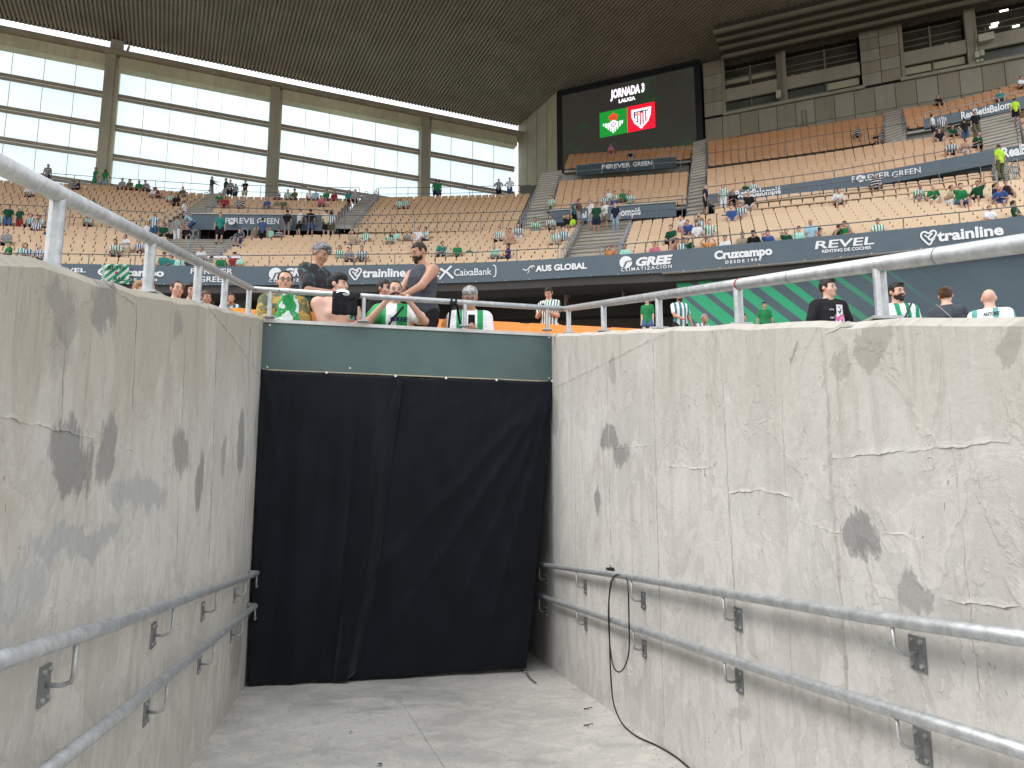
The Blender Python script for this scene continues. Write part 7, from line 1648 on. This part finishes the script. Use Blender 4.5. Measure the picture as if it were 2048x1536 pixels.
# ================================================================ people close by (finer figures)
def rzcam(p): return math.atan2(-p.x, p.y)
def near(u, vtop, zc, label, turn=0, skin=0, hairk=('short', 'black'), top=None, bot=None, topk={}, pantk={}, h=.011, fine=True, scale=1.0, ztread=None, beard=None, glasses=None, off=.0, hh=None, brows=True, group='people behind the ramp walls', res_cl=None, fg=None, eyes=True, **fk):
    fg = Fig(**fk); ht = fg.HC[2]+.125*fg.k
    hp = P(u, vtop, zc); sc_ = scale
    # origin so that the head top lands on the pixel
    rz = rzcam(hp)+R(turn); M = Matrix.Rotation(rz, 3, 'Z'); loc_head = Vector((float(fg.HC[0]), float(fg.HC[1]), ht))*sc_
    o = hp-M@loc_head
    t = empty('person', label, 'person', o, rz, group); t.scale = (sc_,)*3
    lo, hi = fg.bounds(); b = sdf_obj('body', lambda p: fg.body(p, fine), lo, hi, h, SKIN[skin], t)
    HCb = fg.HC
    if hairk[0] != 'bald':
        hk = hairk[0]; r_ = .30 if hk in ('long', 'pony', 'afro') else .17
        sdf_obj('cap' if hk == 'cap' else 'hair', lambda p: fg.hair(p, hk), HCb-r_, HCb+.19, .0075, HAIRC.get(hairk[1]) or CL[hairk[1]], t)
    if top is not None: sdf_obj('shirt', lambda p: fg.top(p, **topk), lo, hi, res_cl or .012, top if not isinstance(top, str) else CL[top], t)
    if bot: sdf_obj('trousers' if pantk.get('length', 1) >= 1 else 'shorts', lambda p: fg.pants(p, **pantk), lo, hi, .016, CL[bot], t)
    sdf_obj('shoes', lambda p: np.minimum(fg.foot(p, 0, .012), fg.foot(p, 1, .012)), lo, [hi[0], hi[1], .3], .014, CL['black'], t)
    def hl(x, y, z): q = fg.HC+np.array(fg.HM)@np.array([x, y, z])*fg.k; return Vector(q)
    if beard: sdf_obj('beard', lambda p: fg.beard(p), HCb-.17, HCb+.1, .006, HAIRC[beard], t)
    if fine and eyes:
        for x in (-1, 1):
            e = MB(); c_ = hl(.031*x, -.0775, .001); vs = []; 
            for th in np.linspace(.15, math.pi-.15, 6):
                for ph in np.linspace(0, 2*math.pi, 9)[:-1]: vs.append(c_+Vector((.0105*math.sin(th)*math.cos(ph), .0105*math.sin(th)*math.sin(ph), .0085*math.cos(th))))
            e.add(vs, [(i*8+k_, i*8+(k_+1) % 8, (i+1)*8+(k_+1) % 8, (i+1)*8+k_) for i in range(5) for k_ in range(8)]); eo = smooth_obj(e.build('eye', mat('eye_white', (.30, .26, .23), .3, 0, 0), t))
            MB().disc(hl(.031*x, -.0868, .000), hl(.031*x, -.1, 0)-hl(.031*x, -.08, 0), .0062, 10, .002).build('iris', mat('iris_dark', (.02, .012, .008), .2, 0, 0), eo)
            if brows: MB().tube([hl(.014*x, -.0905, .021), hl(.032*x, -.0885, .027), hl(.05*x, -.075, .021)], [.0035, .0042, .0025], 6).build('eyebrow', HAIRC[hairk[1] if hairk[1] in HAIRC else 'dark'], t)
        MB().tube([hl(-.022, -.0905, -.0575), hl(-.008, -.0985, -.0565), hl(.008, -.0985, -.0565), hl(.022, -.0905, -.0575)], [.002, .0042, .0042, .002], 6).build('lips', mat('lips', (.36, .13, .11), .5, 0, 0), t)
    if glasses:
        mb = MB()
        for x in (-1, 1):
            mb.tube([hl(.032*x+.024*math.cos(a), -.103+.004*abs(math.cos(a)), .000+.018*math.sin(a)) for a in np.linspace(0, 2*math.pi, 17)[:-1]], .0024, 5, closed=True)
            mb.tube([hl(.056*x, -.099, .004), hl(.078*x, -.05, .006), hl(.083*x, .01, .004)], .0022, 5)
        mb.tube([hl(-.009, -.104, .003), hl(.009, -.104, .003)], .0022, 5); mb.build('glasses', mat('glasses_dark', (.03, .015, .015), .3, 0, 0) if glasses == 'dark' else M_GAL, t)
    return t, fg
def place_flat(t, m, pts, name='print', faces=None):
    mb = MB().add([Vector(p) for p in pts], faces or [tuple(range(len(pts)))]); return mb.build(name, m, t)
def shirt_text(t, fg, body, w_, cap, z, m, bold=.05, fwd=None, x=0, shear=0, back=False, arcd=0.16, name='lettering'):
    vs, fs, _, _ = T(body, cap, w_, bold, shear)
    sg = -1 if not back else 1
    out = []
    for a, b in vs:
        xx = a*(1 if not back else -1)+x; a2 = z+b
        rr = fwd if fwd else .16
        q = fg.P+fg.up*a2+fg.r*xx+fg.f*(-sg)*(-1)*0
        ry = rr-arcd*xx*xx*5
        q = fg.P+fg.up*a2+fg.r*xx+fg.f*(ry if not back else -ry)
        out.append(q)
    return MB().add(out, fs).build(name, m, t)
# patterned cloths
def m_pattern(name, c1, c2, scale, th=.52, c3=None):
    m, nt, ns, lk, bs = _nt(name); tc = N(nt, 'ShaderNodeTexCoord'); nz = noise(nt, tc.outputs['Object'], scale, 3, .6, 1.2)
    col = mixc(nt, ramp(nt, nz, th-.02, th+.02), c1, c2)
    if c3: n2 = noise(nt, tc.outputs['Object'], scale*.6, 2, .5, 2); col = mixc(nt, ramp(nt, n2, .6, .63), col, c3)
    lk.new(col, bs.inputs['Base Color']); bs.inputs['Roughness'].default_value = .75; wrinkle(nt, bs); return m
def m_bands(name, base, edges, axis=0):
    """vertical colour bands by |x| or x: edges = [(x0,x1,colour)] in object space"""
    m, nt, ns, lk, bs = _nt(name); tc = N(nt, 'ShaderNodeTexCoord'); sp = N(nt, 'ShaderNodeSeparateXYZ'); lk.new(tc.outputs['Object'], sp.inputs[0]); x = sp.outputs[axis]
    col = mixc(nt, 0.0, base, base)
    for x0, x1, c_ in edges: col = mixc(nt, mth(nt, 'MULTIPLY', mth(nt, 'GREATER_THAN', x, x0), mth(nt, 'LESS_THAN', x, x1)), col, c_)
    lk.new(col, bs.inputs['Base Color']); bs.inputs['Roughness'].default_value = .8; wrinkle(nt, bs); return m
GRN = (.012, .30, .08)
HAIRC['ash'] = m_pattern('hair_ash_streaks', (.06, .06, .065), (.21, .22, .235), 26, .5); HAIRC['grey'] = m_pattern('hair_grey_streaks', (.17, .17, .17), (.34, .34, .33), 26, .5)
# 1 glasses, olive and gold jacket
near(571, 541, 8.3, 'seated man with glasses in an olive and gold jacket behind the hanging green bag', 4, 0, ('receding', 'dark'), m_pattern('cloth_olive_gold', (.10, .105, .035), (.36, .22, .02), 7, .53, (.05, .07, .035)), 'black', dict(fore=True, sleeve=1, inf=.026), {}, glasses='dark', scale=1.04, pose='sit', fat=1.12, shw=1.05, LH=(-.12, -.36, .72), RH=(.12, -.36, .72), LF=(-.12, -.18, .07), RF=(.12, -.18, .07), hips=(0, .02, .53))
# 2 youth with dyed hair
t2, f2 = near(642, 487, 8.8, 'standing youth with silver-dyed hair and black patterned shirt looking down', 48, 1, ('swoop', 'ash'), m_pattern('cloth_black_pattern', (.012, .014, .018), (.05, .12, .12), 9, .57), 'black', dict(inf=.022, sleeve=.72), {}, scale=1.03, pose='stand', pitch=24, yaw=4, LH=(-.10, -.40, 1.10), RH=(.10, -.36, 1.10), lean=8)
# 3 shirtless
t3, f3 = near(678, 548, 8.35, 'shirtless heavy young man with dark curly hair turned to the right', 22, 3, ('curly', 'black'), None, 'black', {}, {}, scale=1.04, pose='sit', fat=1.42, shw=1.14, yaw=38, LH=(.02, -.34, .72), RH=(.20, -.34, .70), lean=10, LF=(-.12, -.18, .07), RF=(.12, -.18, .07), hips=(0, .02, .53))
# 4 bearded with glasses
M_J4 = m_bands('cloth_jersey_bold', (.70, .71, .72), [(-.40, -.085, GRN), (.03, .145, GRN)])
t4, f4 = near(790, 561, 8.6, 'bearded man with glasses in a green and white jersey, black bag across his chest', -2, 0, ('receding', 'dark'), M_J4, 'black', dict(inf=.02), {}, glasses='steel', beard='dark', scale=1.04, pose='sit', fat=1.12, shw=1.06, yaw=14, LH=(-.10, -.30, 1.00), RH=(.19, -.32, 1.00), LF=(-.12, -.18, .07), RF=(.12, -.18, .07), hips=(0, .02, .53))
f4.grip = [1, 1]
shirt_text(t4, f4, 'GREE', .19, .045, .33, CL['navy'], .06, .215, .06, .1)
MB().tube([Vector(f4.P+f4.up*.50+f4.r*.10+f4.f*.11), Vector(f4.P+f4.up*.35+f4.r*.0+f4.f*.19), Vector(f4.P+f4.up*.20-f4.r*.09+f4.f*.22)], .012, 6).build('bag_strap', CL['black'], t4)
def puffy(name, c_, r_, m, par): return sdf_obj(name, lambda p: ell(p, c_, r_), [c_[i]-r_[i]-.03 for i in range(3)], [c_[i]+r_[i]+.03 for i in range(3)], .012, m, par)
cb = f4.P+f4.up*.13-f4.r*.11+f4.f*.25; o = puffy('cross_body_bag', list(cb), (.12, .06, .075), CL['black'], t4)
# person behind 4
near(770, 560, 9.5, 'dark haired person half hidden behind the bearded man with glasses', 35, 0, ('short', 'black'), 'black', 'black', {}, {}, h=.014, pose='sit', yaw=10)
# 5 tank top
t5, f5 = near(838, 485, 8.9, 'standing young man in a black sleeveless top looking down to the left', -46, 1, ('buzz', 'dark'), 'dgrey', 'black', dict(sl=False, inf=.018), {}, beard='dark', scale=1.03, pose='stand', fat=1.1, shw=1.12, pitch=20, yaw=-12, lean=6, LH=(-.16, -.40, .98), RH=(.14, -.44, 1.02))
sdf_obj('neck_strap', lambda p: np.minimum(caps(p, f5.S[0]+f5.up*.03, f5.S[0]-f5.up*.02+(f5.P-f5.S[0])*.3, .075, .09), caps(p, f5.S[1]+f5.up*.03, f5.S[1]-f5.up*.02+(f5.P-f5.S[1])*.3, .075, .09)) if False else np.maximum(f5.torso(p, .017, 1.05), np.abs((p-f5.P)@f5.r)-.128), *f5.bounds(), .014, CL['dgrey'], t5)
sc_pts = [Vector(f5.hand[0])+Vector((-.035+.0*i, 0, 0)) for i in range(1)]
hnd = Vector(f5.hand[0]); mb = MB()
for k_ in range(3): mb.tube([hnd+Vector((.045*math.cos(a), .03+.045*math.sin(a), -.02+.018*k_)) for a in np.linspace(0, 6.28, 13)[:-1]], .012, 6, closed=True)
mb.sheet([[hnd+Vector((.03+.02*math.sin(i*1.3+j), .05+.012*math.cos(i+j*2), -.04-.07*i)) for j in (0, 1.5, 3)] for i in range(8)] if False else [[hnd+Vector((-.03+.05*j+.008*math.sin(i), .05+.015*math.sin(i*1.2+j*2), -.02-.075*i)) for j in range(3)] for i in range(9)])
mb.build('wrist_scarf', stripes('scarf_stripes', (.70, .72, .70), (.01, .25, .08), .09, .45, 2), None, label='green and white scarf wrapped round the wrist of the man in the sleeveless top', cat='scarf').matrix_world = Matrix.LocRotScale(t5.location, t5.rotation_euler, t5.scale)
# 6 grey haired with phone
M_J6 = m_bands('cloth_jersey_pale', (.72, .72, .73), [(-.15, -.085, GRN), (.085, .15, GRN)])
t6, f6 = near(940, 574, 8.78, 'grey-haired man with face lowered to a black phone, white shirt with green bands', 0, 1, ('wavy', 'grey'), M_J6, 'black', dict(inf=.02), {}, glasses='dark', scale=1.04, pose='sit', fat=1.18, shw=1.06, pitch=24, LH=(-.03, -.34, .78), RH=(.07, -.34, .76), lean=10, LF=(-.12, -.18, .07), RF=(.12, -.18, .07), hips=(0, .02, .53))
ph = (Vector(f6.hand[0])+Vector(f6.hand[1]))/2+Vector((0, -.055, .10))
M6 = Matrix.LocRotScale(t6.location, t6.rotation_euler, t6.scale)
o = MB().box(ph, .075, .01, .15, (Vector((1, 0, 0)), Vector((0, .9, .4)), Vector((0, -.4, .9)))).build('phone', CL['black'], None, label='black phone held by the grey-haired man', cat='phone'); o.matrix_world = M6
# ---- others around
near(355, 562, 10.6, 'balding man in a light blue shirt looking over the left ramp wall', 25, 0, ('receding', 'dark'), 'lblue', 'black', {}, {}, h=.013, pose='sit', fat=1.12)
near(384, 568, 12.0, 'person with big dark curly hair beside the balding man, over the left wall', 15, 0, ('afro', 'dark'), 'brown', 'black', {}, {}, h=.014, pose='sit')
near(413, 582, 11.2, 'boy with short brown hair behind the third rail post of the left wall', 30, 1, ('short', 'brown'), 'teal', 'black', {}, {}, h=.013, pose='sit', scale=.9)
near(463, 586, 17.5, 'person in a teal-white striped shirt leaning forward between the left rail posts', 5, 1, ('short', 'dark'), 'wb', 'black', {}, {}, h=.016, fine=False, pose='sit', lean=34, LH=(-.12, -.5, .70), RH=(.14, -.5, .70))
near(283, 563, 9.6, 'light brown hair just above the left wall, left of the second rail post', 40, 0, ('curly', 'blond'), 'grey', 'black', {}, {}, h=.014, pose='sit')
near(299, 561, 9.9, 'brown haired head against the second rail post of the left wall', 10, 0, ('short', 'brown'), 'beige', 'black', {}, {}, h=.014, pose='sit')
t, f_ = near(1097, 575, 15.6, 'young man in a finely striped jersey looking down at his phone, above orange seats', -18, 0, ('short', 'black'), stripes('cloth_fine_stripes', (.70, .72, .71), (.02, .12, .08), .055, .55), 'white', dict(inf=.02), dict(length=.7), h=.015, pose='stand', pitch=26, LH=(-.08, -.30, 1.2), RH=(.05, -.28, 1.16), fat=1.08)
o = MB().box(Vector(f_.hand[0])+Vector((.05, -.04, .06)), .07, .01, .14).build('phone', CL['black'], None, label='phone held by the young man in the finely striped jersey', cat='phone'); o.matrix_world = Matrix.LocRotScale(t.location, t.rotation_euler, t.scale)
near(1294, 594, 24.2, 'woman in bright green T-shirt and denim shorts standing under the band', -10, 3, ('long', 'brown'), 'green', 'jean', dict(inf=.018), dict(length=.35), h=.018, fine=False, pose='stand', H=1.66, shw=.88, LH=(-.20, -.06, .80), RH=(.18, -.05, .84))
near(1359, 586, 19.4, 'man in a teal-white striped polo standing left of the striped sheet', 28, 1, ('short', 'black'), 'wb', 'black', dict(inf=.02), dict(length=.6), h=.016, fine=False, beard='black', pose='stand', fat=1.1, LH=(-.10, -.30, 1.0), RH=(.28, -.12, .86))
near(1409, 628, 19.5, 'grey man in pale shirt sitting low above the right wall, right of the striped polo', 40, 1, ('short', 'grey'), 'wn', 'black', dict(inf=.02), {}, h=.016, fine=False, pose='sit', lean=18)
near(1487, 627, 21, 'small head with glasses just above the right wall beside a rail post', 10, 1, ('short', 'dark'), 'grey', 'black', {}, {}, h=.018, fine=False, pose='sit')
near(1528, 604, 24.5, 'boy in a green T-shirt standing before the striped sheet', 12, 1, ('fringe', 'black'), 'green', 'black', dict(inf=.018), {}, h=.018, fine=False, pose='stand', H=1.55)
t, f_ = near(1655, 558, 8.9, 'young man in a black T-shirt with a pink and white print, looking right', 28, 3, ('quiff', 'black'), 'black', 'black', dict(inf=.022), {}, pose='stand', yaw=30, H=1.64, fat=1.02, beard=None, LH=(-.32, -.05, .86), RH=(.34, -.05, .86))
M_PK = m_pattern('print_pink', (.62, .10, .28), (.75, .72, .74), 14, .5, (.03, .03, .03))
def chest_patch(t, fg, x0, x1, z0, z1, m, name='chest_print', d=.152):
    rows = []
    for z_ in np.linspace(z0, z1, 5): rows.append([Vector(fg.P+fg.up*z_+fg.r*x_+fg.f*(d-.9*x_*x_)) for x_ in np.linspace(x0, x1, 6)])
    return MB().sheet(rows).build(name, m, t)
chest_patch(t, f_, -.01, .10, .18, .30, M_PK, d=.165); chest_patch(t, f_, .01, .09, .30, .42, m_pattern('print_bw', (.75, .74, .74), (.03, .03, .03), 16, .58), d=.160)
shirt_text(t, f_, 'I V Y A', .05, .02, .36, M_WHITE, .03, .158, -.045)
shirt_text(t, f_, 'K A F', .045, .02, .26, M_WHITE, .03, .165, -.045)
t, f_ = near(1792, 566, 8.6, 'man with dark hair and full beard in a green-white striped jersey, looking right', 22, 0, ('quiff', 'black'), 'wg', 'black', dict(inf=.022), {}, beard='dark', pose='stand', yaw=22, H=1.62, fat=1.08)
shirt_text(t, f_, 'GREE', .16, .04, .30, CL['navy'], .06, .178, -.02)
MB().tube([Vector(f_.P+f_.up*.50+f_.r*.12+f_.f*.10), Vector(f_.P+f_.up*.34+f_.r*.02+f_.f*.175), Vector(f_.P+f_.up*.15-f_.r*.12+f_.f*.16)], .011, 6).build('bag_strap', CL['dgrey'], t)
t, f_ = near(1890, 574, 9.3, 'woman seen from behind with her brown hair in a bun and charcoal top', 176, 3, ('bun', 'brown'), 'dgrey', 'black', dict(inf=.016), {}, eyes=False, pose='stand', H=1.6, shw=.92)
MB().tube([Vector(f_.P+f_.up*.52+f_.r*.10-f_.f*.09), Vector(f_.P+f_.up*.36-f_.r*.02-f_.f*.14), Vector(f_.P+f_.up*.2-f_.r*.13-f_.f*.13)], .006, 6).build('bag_strap', CL['grey'], t)
t, f_ = near(1976, 579, 8.9, 'bald man seen from behind in a white jersey with teal stripes and a name', 184, 3, ('bald', 0), stripes('cloth_wide_stripes', (.76, .77, .78), (.10, .32, .30), .21, .72), 'black', dict(inf=.022), {}, eyes=False, pose='stand', H=1.62, fat=1.18)
shirt_text(t, f_, 'ANTONY', .17, .045, .425, CL['black'], .03, .155, 0, 0, True)

# ================================================================ things hung on the rails
def rail_pt(a, b, u): return on_line(a, b, u)
# drawstring bag
c1 = on_line(ea, eb, 558); c2 = on_line(ea, eb, 580)
t = empty('drawstring_bag', 'green and white drawstring bag hanging from the end rail by its cords', 'bag', (0, 0, 0))
bc = en(576, 615, -.08); 
def bagf(p):
    q = p-np.array(bc); tz_ = (q[:, 2]+.13)/.30; tz_ = np.clip(tz_, 0, 1); rx = .105*np.sqrt(np.clip(1-tz_**2.2, .02, 1))+.012; x = q@np.array(ED); y = q@np.array(EN)
    d = (np.sqrt((x/rx)**2+(y/(rx*.48))**2)-1)*rx*.48; d = np.maximum(d, np.abs(q[:, 2]+.0)-.155); return smin(d, ell(p, list(bc-UP*.08), (.095, .06, .07)), .03)+.003*np.sin(x*90+q[:, 2]*30)
sdf_obj('bag_body', bagf, list(bc-Vector((.2, .2, .22))), list(bc+Vector((.2, .2, .2))), .008, m_pattern('cloth_bag', (.01, .30, .07), (.72, .76, .74), 6, .5, (.02, .12, .10)), t)
tp = bc+UP*.15
smooth_obj(MB().tube([tp, c1+EN*.036+UP*-.01, c1+UP*.036, c1-EN*.036, tp-EN*.02], .007, 6).tube([tp, c2+EN*.036, c2+UP*.036, c2-EN*.034, tp-EN*.015], .0045, 6).build('cord', CL['green'], t))
# black jersey with pale cyan sleeve
t = empty('jersey', 'black football shirt with a pale blue sleeve edge draped over the end rail', 'shirt')
def drape(u0, u1, vb0, vb1, back, n=22, m_=14, fa=.012, offs=.034, sd=0):
    rows = []; 
    for i in range(n+1):
        u = u0+(u1-u0)*i/n; q = on_line(ea, eb, u); row = []
        zb = en(u, vb0+(vb1-vb0)*i/n, -.08).z
        L = q.z-zb
        for j in range(m_+1):
            s_ = j/m_*(L+.10+back)-(back+.05)
            if s_ < -.05: p = q-EN*(offs+.008)+UP*(s_+.05)*1.0
            elif s_ < .05: a_ = (s_/.05)*math.pi/2; p = q+EN*math.sin(a_)*offs+UP*math.cos(a_)*offs
            else: p = q+EN*(offs+fa*math.sin(i*.9+sd+s_*4)*min(1, (s_-.05)*8)+.01*math.sin(i*.35+s_*9))-UP*(s_-.05)
            row.append(p)
        rows.append(row)
    return rows
mb = MB().sheet(drape(665, 716, 638, 641, .12)); o = mb.build('cloth', CL['black'], t, smooth=True); o.modifiers.new('thick', 'SOLIDIFY').thickness = .004
mb = MB().sheet(drape(699, 720, 613, 604, .10, 12, 8, .008, .040, 2)); o = mb.build('sleeve', CL['black'], t, smooth=True); o.modifiers.new('thick', 'SOLIDIFY').thickness = .004
for k_, (u0, u1, v0, v1) in enumerate([(703, 719, 592, 610)]):
    rows = [[en(u0+(u1-u0)*i/6, v0+(v1-v0)*j/4-i*.6, -.029) for i in range(7)] for j in range(5)]; MB().sheet(rows).build('sleeve_trim', mat('cyan_trim', (.22, .58, .66), .7), t)
rows = [[on_line(ea, eb, 672+26*i/8)+UP*(.042+.022*math.sin(i/8*math.pi)-.02*j)+EN*(.0+.02*j) for i in range(9)] for j in range(3)]; o = MB().sheet(rows).build('collar', CL['white'], t, smooth=True)
vs, fs, _, _ = T('train', .032, .13, .05); o_ = en(676, 610, -.022); dX = (ED*.55-UP*.83).normalized(); dY = (ED*.83+UP*.55).normalized(); MB().add([o_+dX*a+dY*b+EN*.004 for a, b in vs], fs).build('lettering', M_WHITE, t)
rows = [[en(699+14*i/6, 622+18*j/4, -.026) for i in range(7)] for j in range(5)]; MB().sheet(rows).build('hem_trim', m_pattern('hem_pattern', (.02, .03, .03), (.2, .5, .4), 12, .5), t)
# black straps tied on the rail
t = empty('strap', 'two black straps knotted round the end rail and hanging down', 'strap')
for u0, u1 in ((898, 897), (912, 922)):
    q = on_line(ea, eb, 902 if u0 < 900 else 911); mb = MB()
    mb.tube([q+EN*.036*math.cos(a)+UP*.036*math.sin(a)+ED*(.006*math.sin(a)) for a in np.linspace(0, 6.28, 13)[:-1]], .010, 6, closed=True)
    e_ = en(u1, 656, -.07); rows = [[(q+EN*.04).lerp(e_+EN*.0, j/8)+ED*w_ for w_ in (-.012, .012)] for j in range(9)]; mb.sheet(rows); o = mb.build('strap_end', CL['black'], t)
q = on_line(ea, eb, 906); puffy('knot', list(q+EN*.04-UP*.03), (.035, .02, .03), CL['black'], t)
# flag over the band
def m_flag():
    m, nt, ns, lk, bs = _nt('cloth_flag'); tc = N(nt, 'ShaderNodeTexCoord'); sp = N(nt, 'ShaderNodeSeparateXYZ'); lk.new(tc.outputs['UV'], sp.inputs[0]); x, y = sp.outputs[0], sp.outputs[1]
    g = mth(nt, 'GREATER_THAN', mth(nt, 'FRACT', mth(nt, 'MULTIPLY', mth(nt, 'ADD', x, mth(nt, 'MULTIPLY', y, -.8)), 3.3)), .48)
    col = mixc(nt, g, (.68, .72, .68), (.02, .28, .13))
    ck = N(nt, 'ShaderNodeTexChecker'); ck.inputs['Scale'].default_value = 14; ck.inputs[1].default_value = (.7, .72, .7, 1); ck.inputs[2].default_value = (.02, .25, .1, 1); lk.new(tc.outputs['UV'], ck.inputs[0])
    lk.new(mixc(nt, mth(nt, 'LESS_THAN', x, .12), col, ck.outputs[0]), bs.inputs['Base Color']); bs.inputs['Roughness'].default_value = .8; return m
t = empty('flag', 'green and white supporters flag with dark letters hung over the sponsor band', 'flag')
nx, ny = 18, 10; vs, uv, fs = [], [], []
zcf = band_frame(230, 545)[0]; zf = proj(zcf)[2]-.12
for j in range(ny+1):
    for i in range(nx+1):
        uu = 202.5+(258-202.5)*i/nx; v_ = (528+.5*i/nx)+(563+ (5 if i > 9 else 0)*(i/nx)-528)*j/ny; p = P(uu, v_, zf+.05*math.sin(i*.8+j*.4)); vs.append(p); uv.append((i/nx, 1-j/ny))
for j in range(ny):
    for i in range(nx): a = j*(nx+1)+i; fs.append((a, a+1, a+nx+2, a+nx+1))
obj('flag_cloth', mesh('flag_cloth', vs, fs, True, uv), m_flag(), t)
for body, u, v, cap, wd in (('BETIS', 232, 536, 8, 34), ('ALE', 238, 558, 8, 27)):
    v2, f2_, _, _ = T(body, px(cap, zf), px(wd, zf), .03); o_ = P(u, v, zf-.12); MB().add([o_+Vector((1, 0, 0))*a+UP*b for a, b in v2], f2_).build('lettering', CL['dgreen'], t)
MB().disc(P(233, 546, zf-.1), Vector((0, -1, 0)), .07, 10, .01).build('emblem', CL['red'], t)
# small white banner tied along the front rail
t = MB(); rows = [[P(415+72*i/12, 514.2-i*.05-2.4+4.8*j, 34.2) for i in range(13)] for j in (0, 1)]
t.sheet(rows).build('small_banner', m_pattern('cloth_white_banner', (.75, .75, .75), (.02, .02, .02), 3.2, .6), None, label='narrow white banner with dark marks tied along the front rail, left', cat='banner')
# the steward's green bottle and other odd things by the front row
t = empty('bottle', 'translucent green bottle standing by the black cap in the front row', 'bottle')
c_ = P(1519, 480, 31.2); MB().tube([c_-UP*.18, c_+UP*.02, c_+UP*.07, c_+UP*.12], [.06, .06, .03, .025], 10).build('bottle_body', mat('bottle_green', (.10, .45, .22), .3), t); MB().disc(c_+UP*.12, UP, .03, 10, .03).build('cap', M_WHITE, t)
for u, v, lab in ((1303, 479, 'left pair of bare soles resting on the band, front row'), (1469, 479, 'middle pair'), ):
    pass
for k_, (u, v, c, lab, s_) in enumerate([(941, 513, 'green', 'round green cap lying on a front row seat', .2), (481, 497, 'blue', 'blue and white standing bottle beside the stair corner', .12), (1443, 428, 'black', 'crumpled black scarf on an empty seat, middle rows', .16), (868, 478, 'green', 'green cloth below the pointing group', .16), (690, 487, 'navy', 'dark bag on a seat right of the silver-haired youth', .13)]):
    b_ = min(((abs(proj(p+UP*.5)[1]-v)+abs(proj(p)[0]-u)*.1, p) for b__ in ('LA1', 'LA2', 'RA1') for r in ROWS[b__] for p in [a.lerp(b, q_) for a, b in zip(r[:-1], r[1:]) for q_ in (0, .25, .5, .75)]), key=lambda z_: z_[0])[1]
    c__ = [b_.x, b_.y-.25, b_.z+.43+s_*.5]
    sdf_obj('belongings', lambda p: ell(p, c__, (s_, s_*.8, s_*.6))+.02*np.sin(p[:, 0]*40)*np.sin(p[:, 2]*50), [x-s_*1.3 for x in c__], [x+s_*1.3 for x in c__], .03, CL[c], None); o = bpy.data.objects[-1] if False else [x for x in C.objects if x.name.startswith('belongings')][-1]; o['label'] = lab; o['category'] = 'belongings'
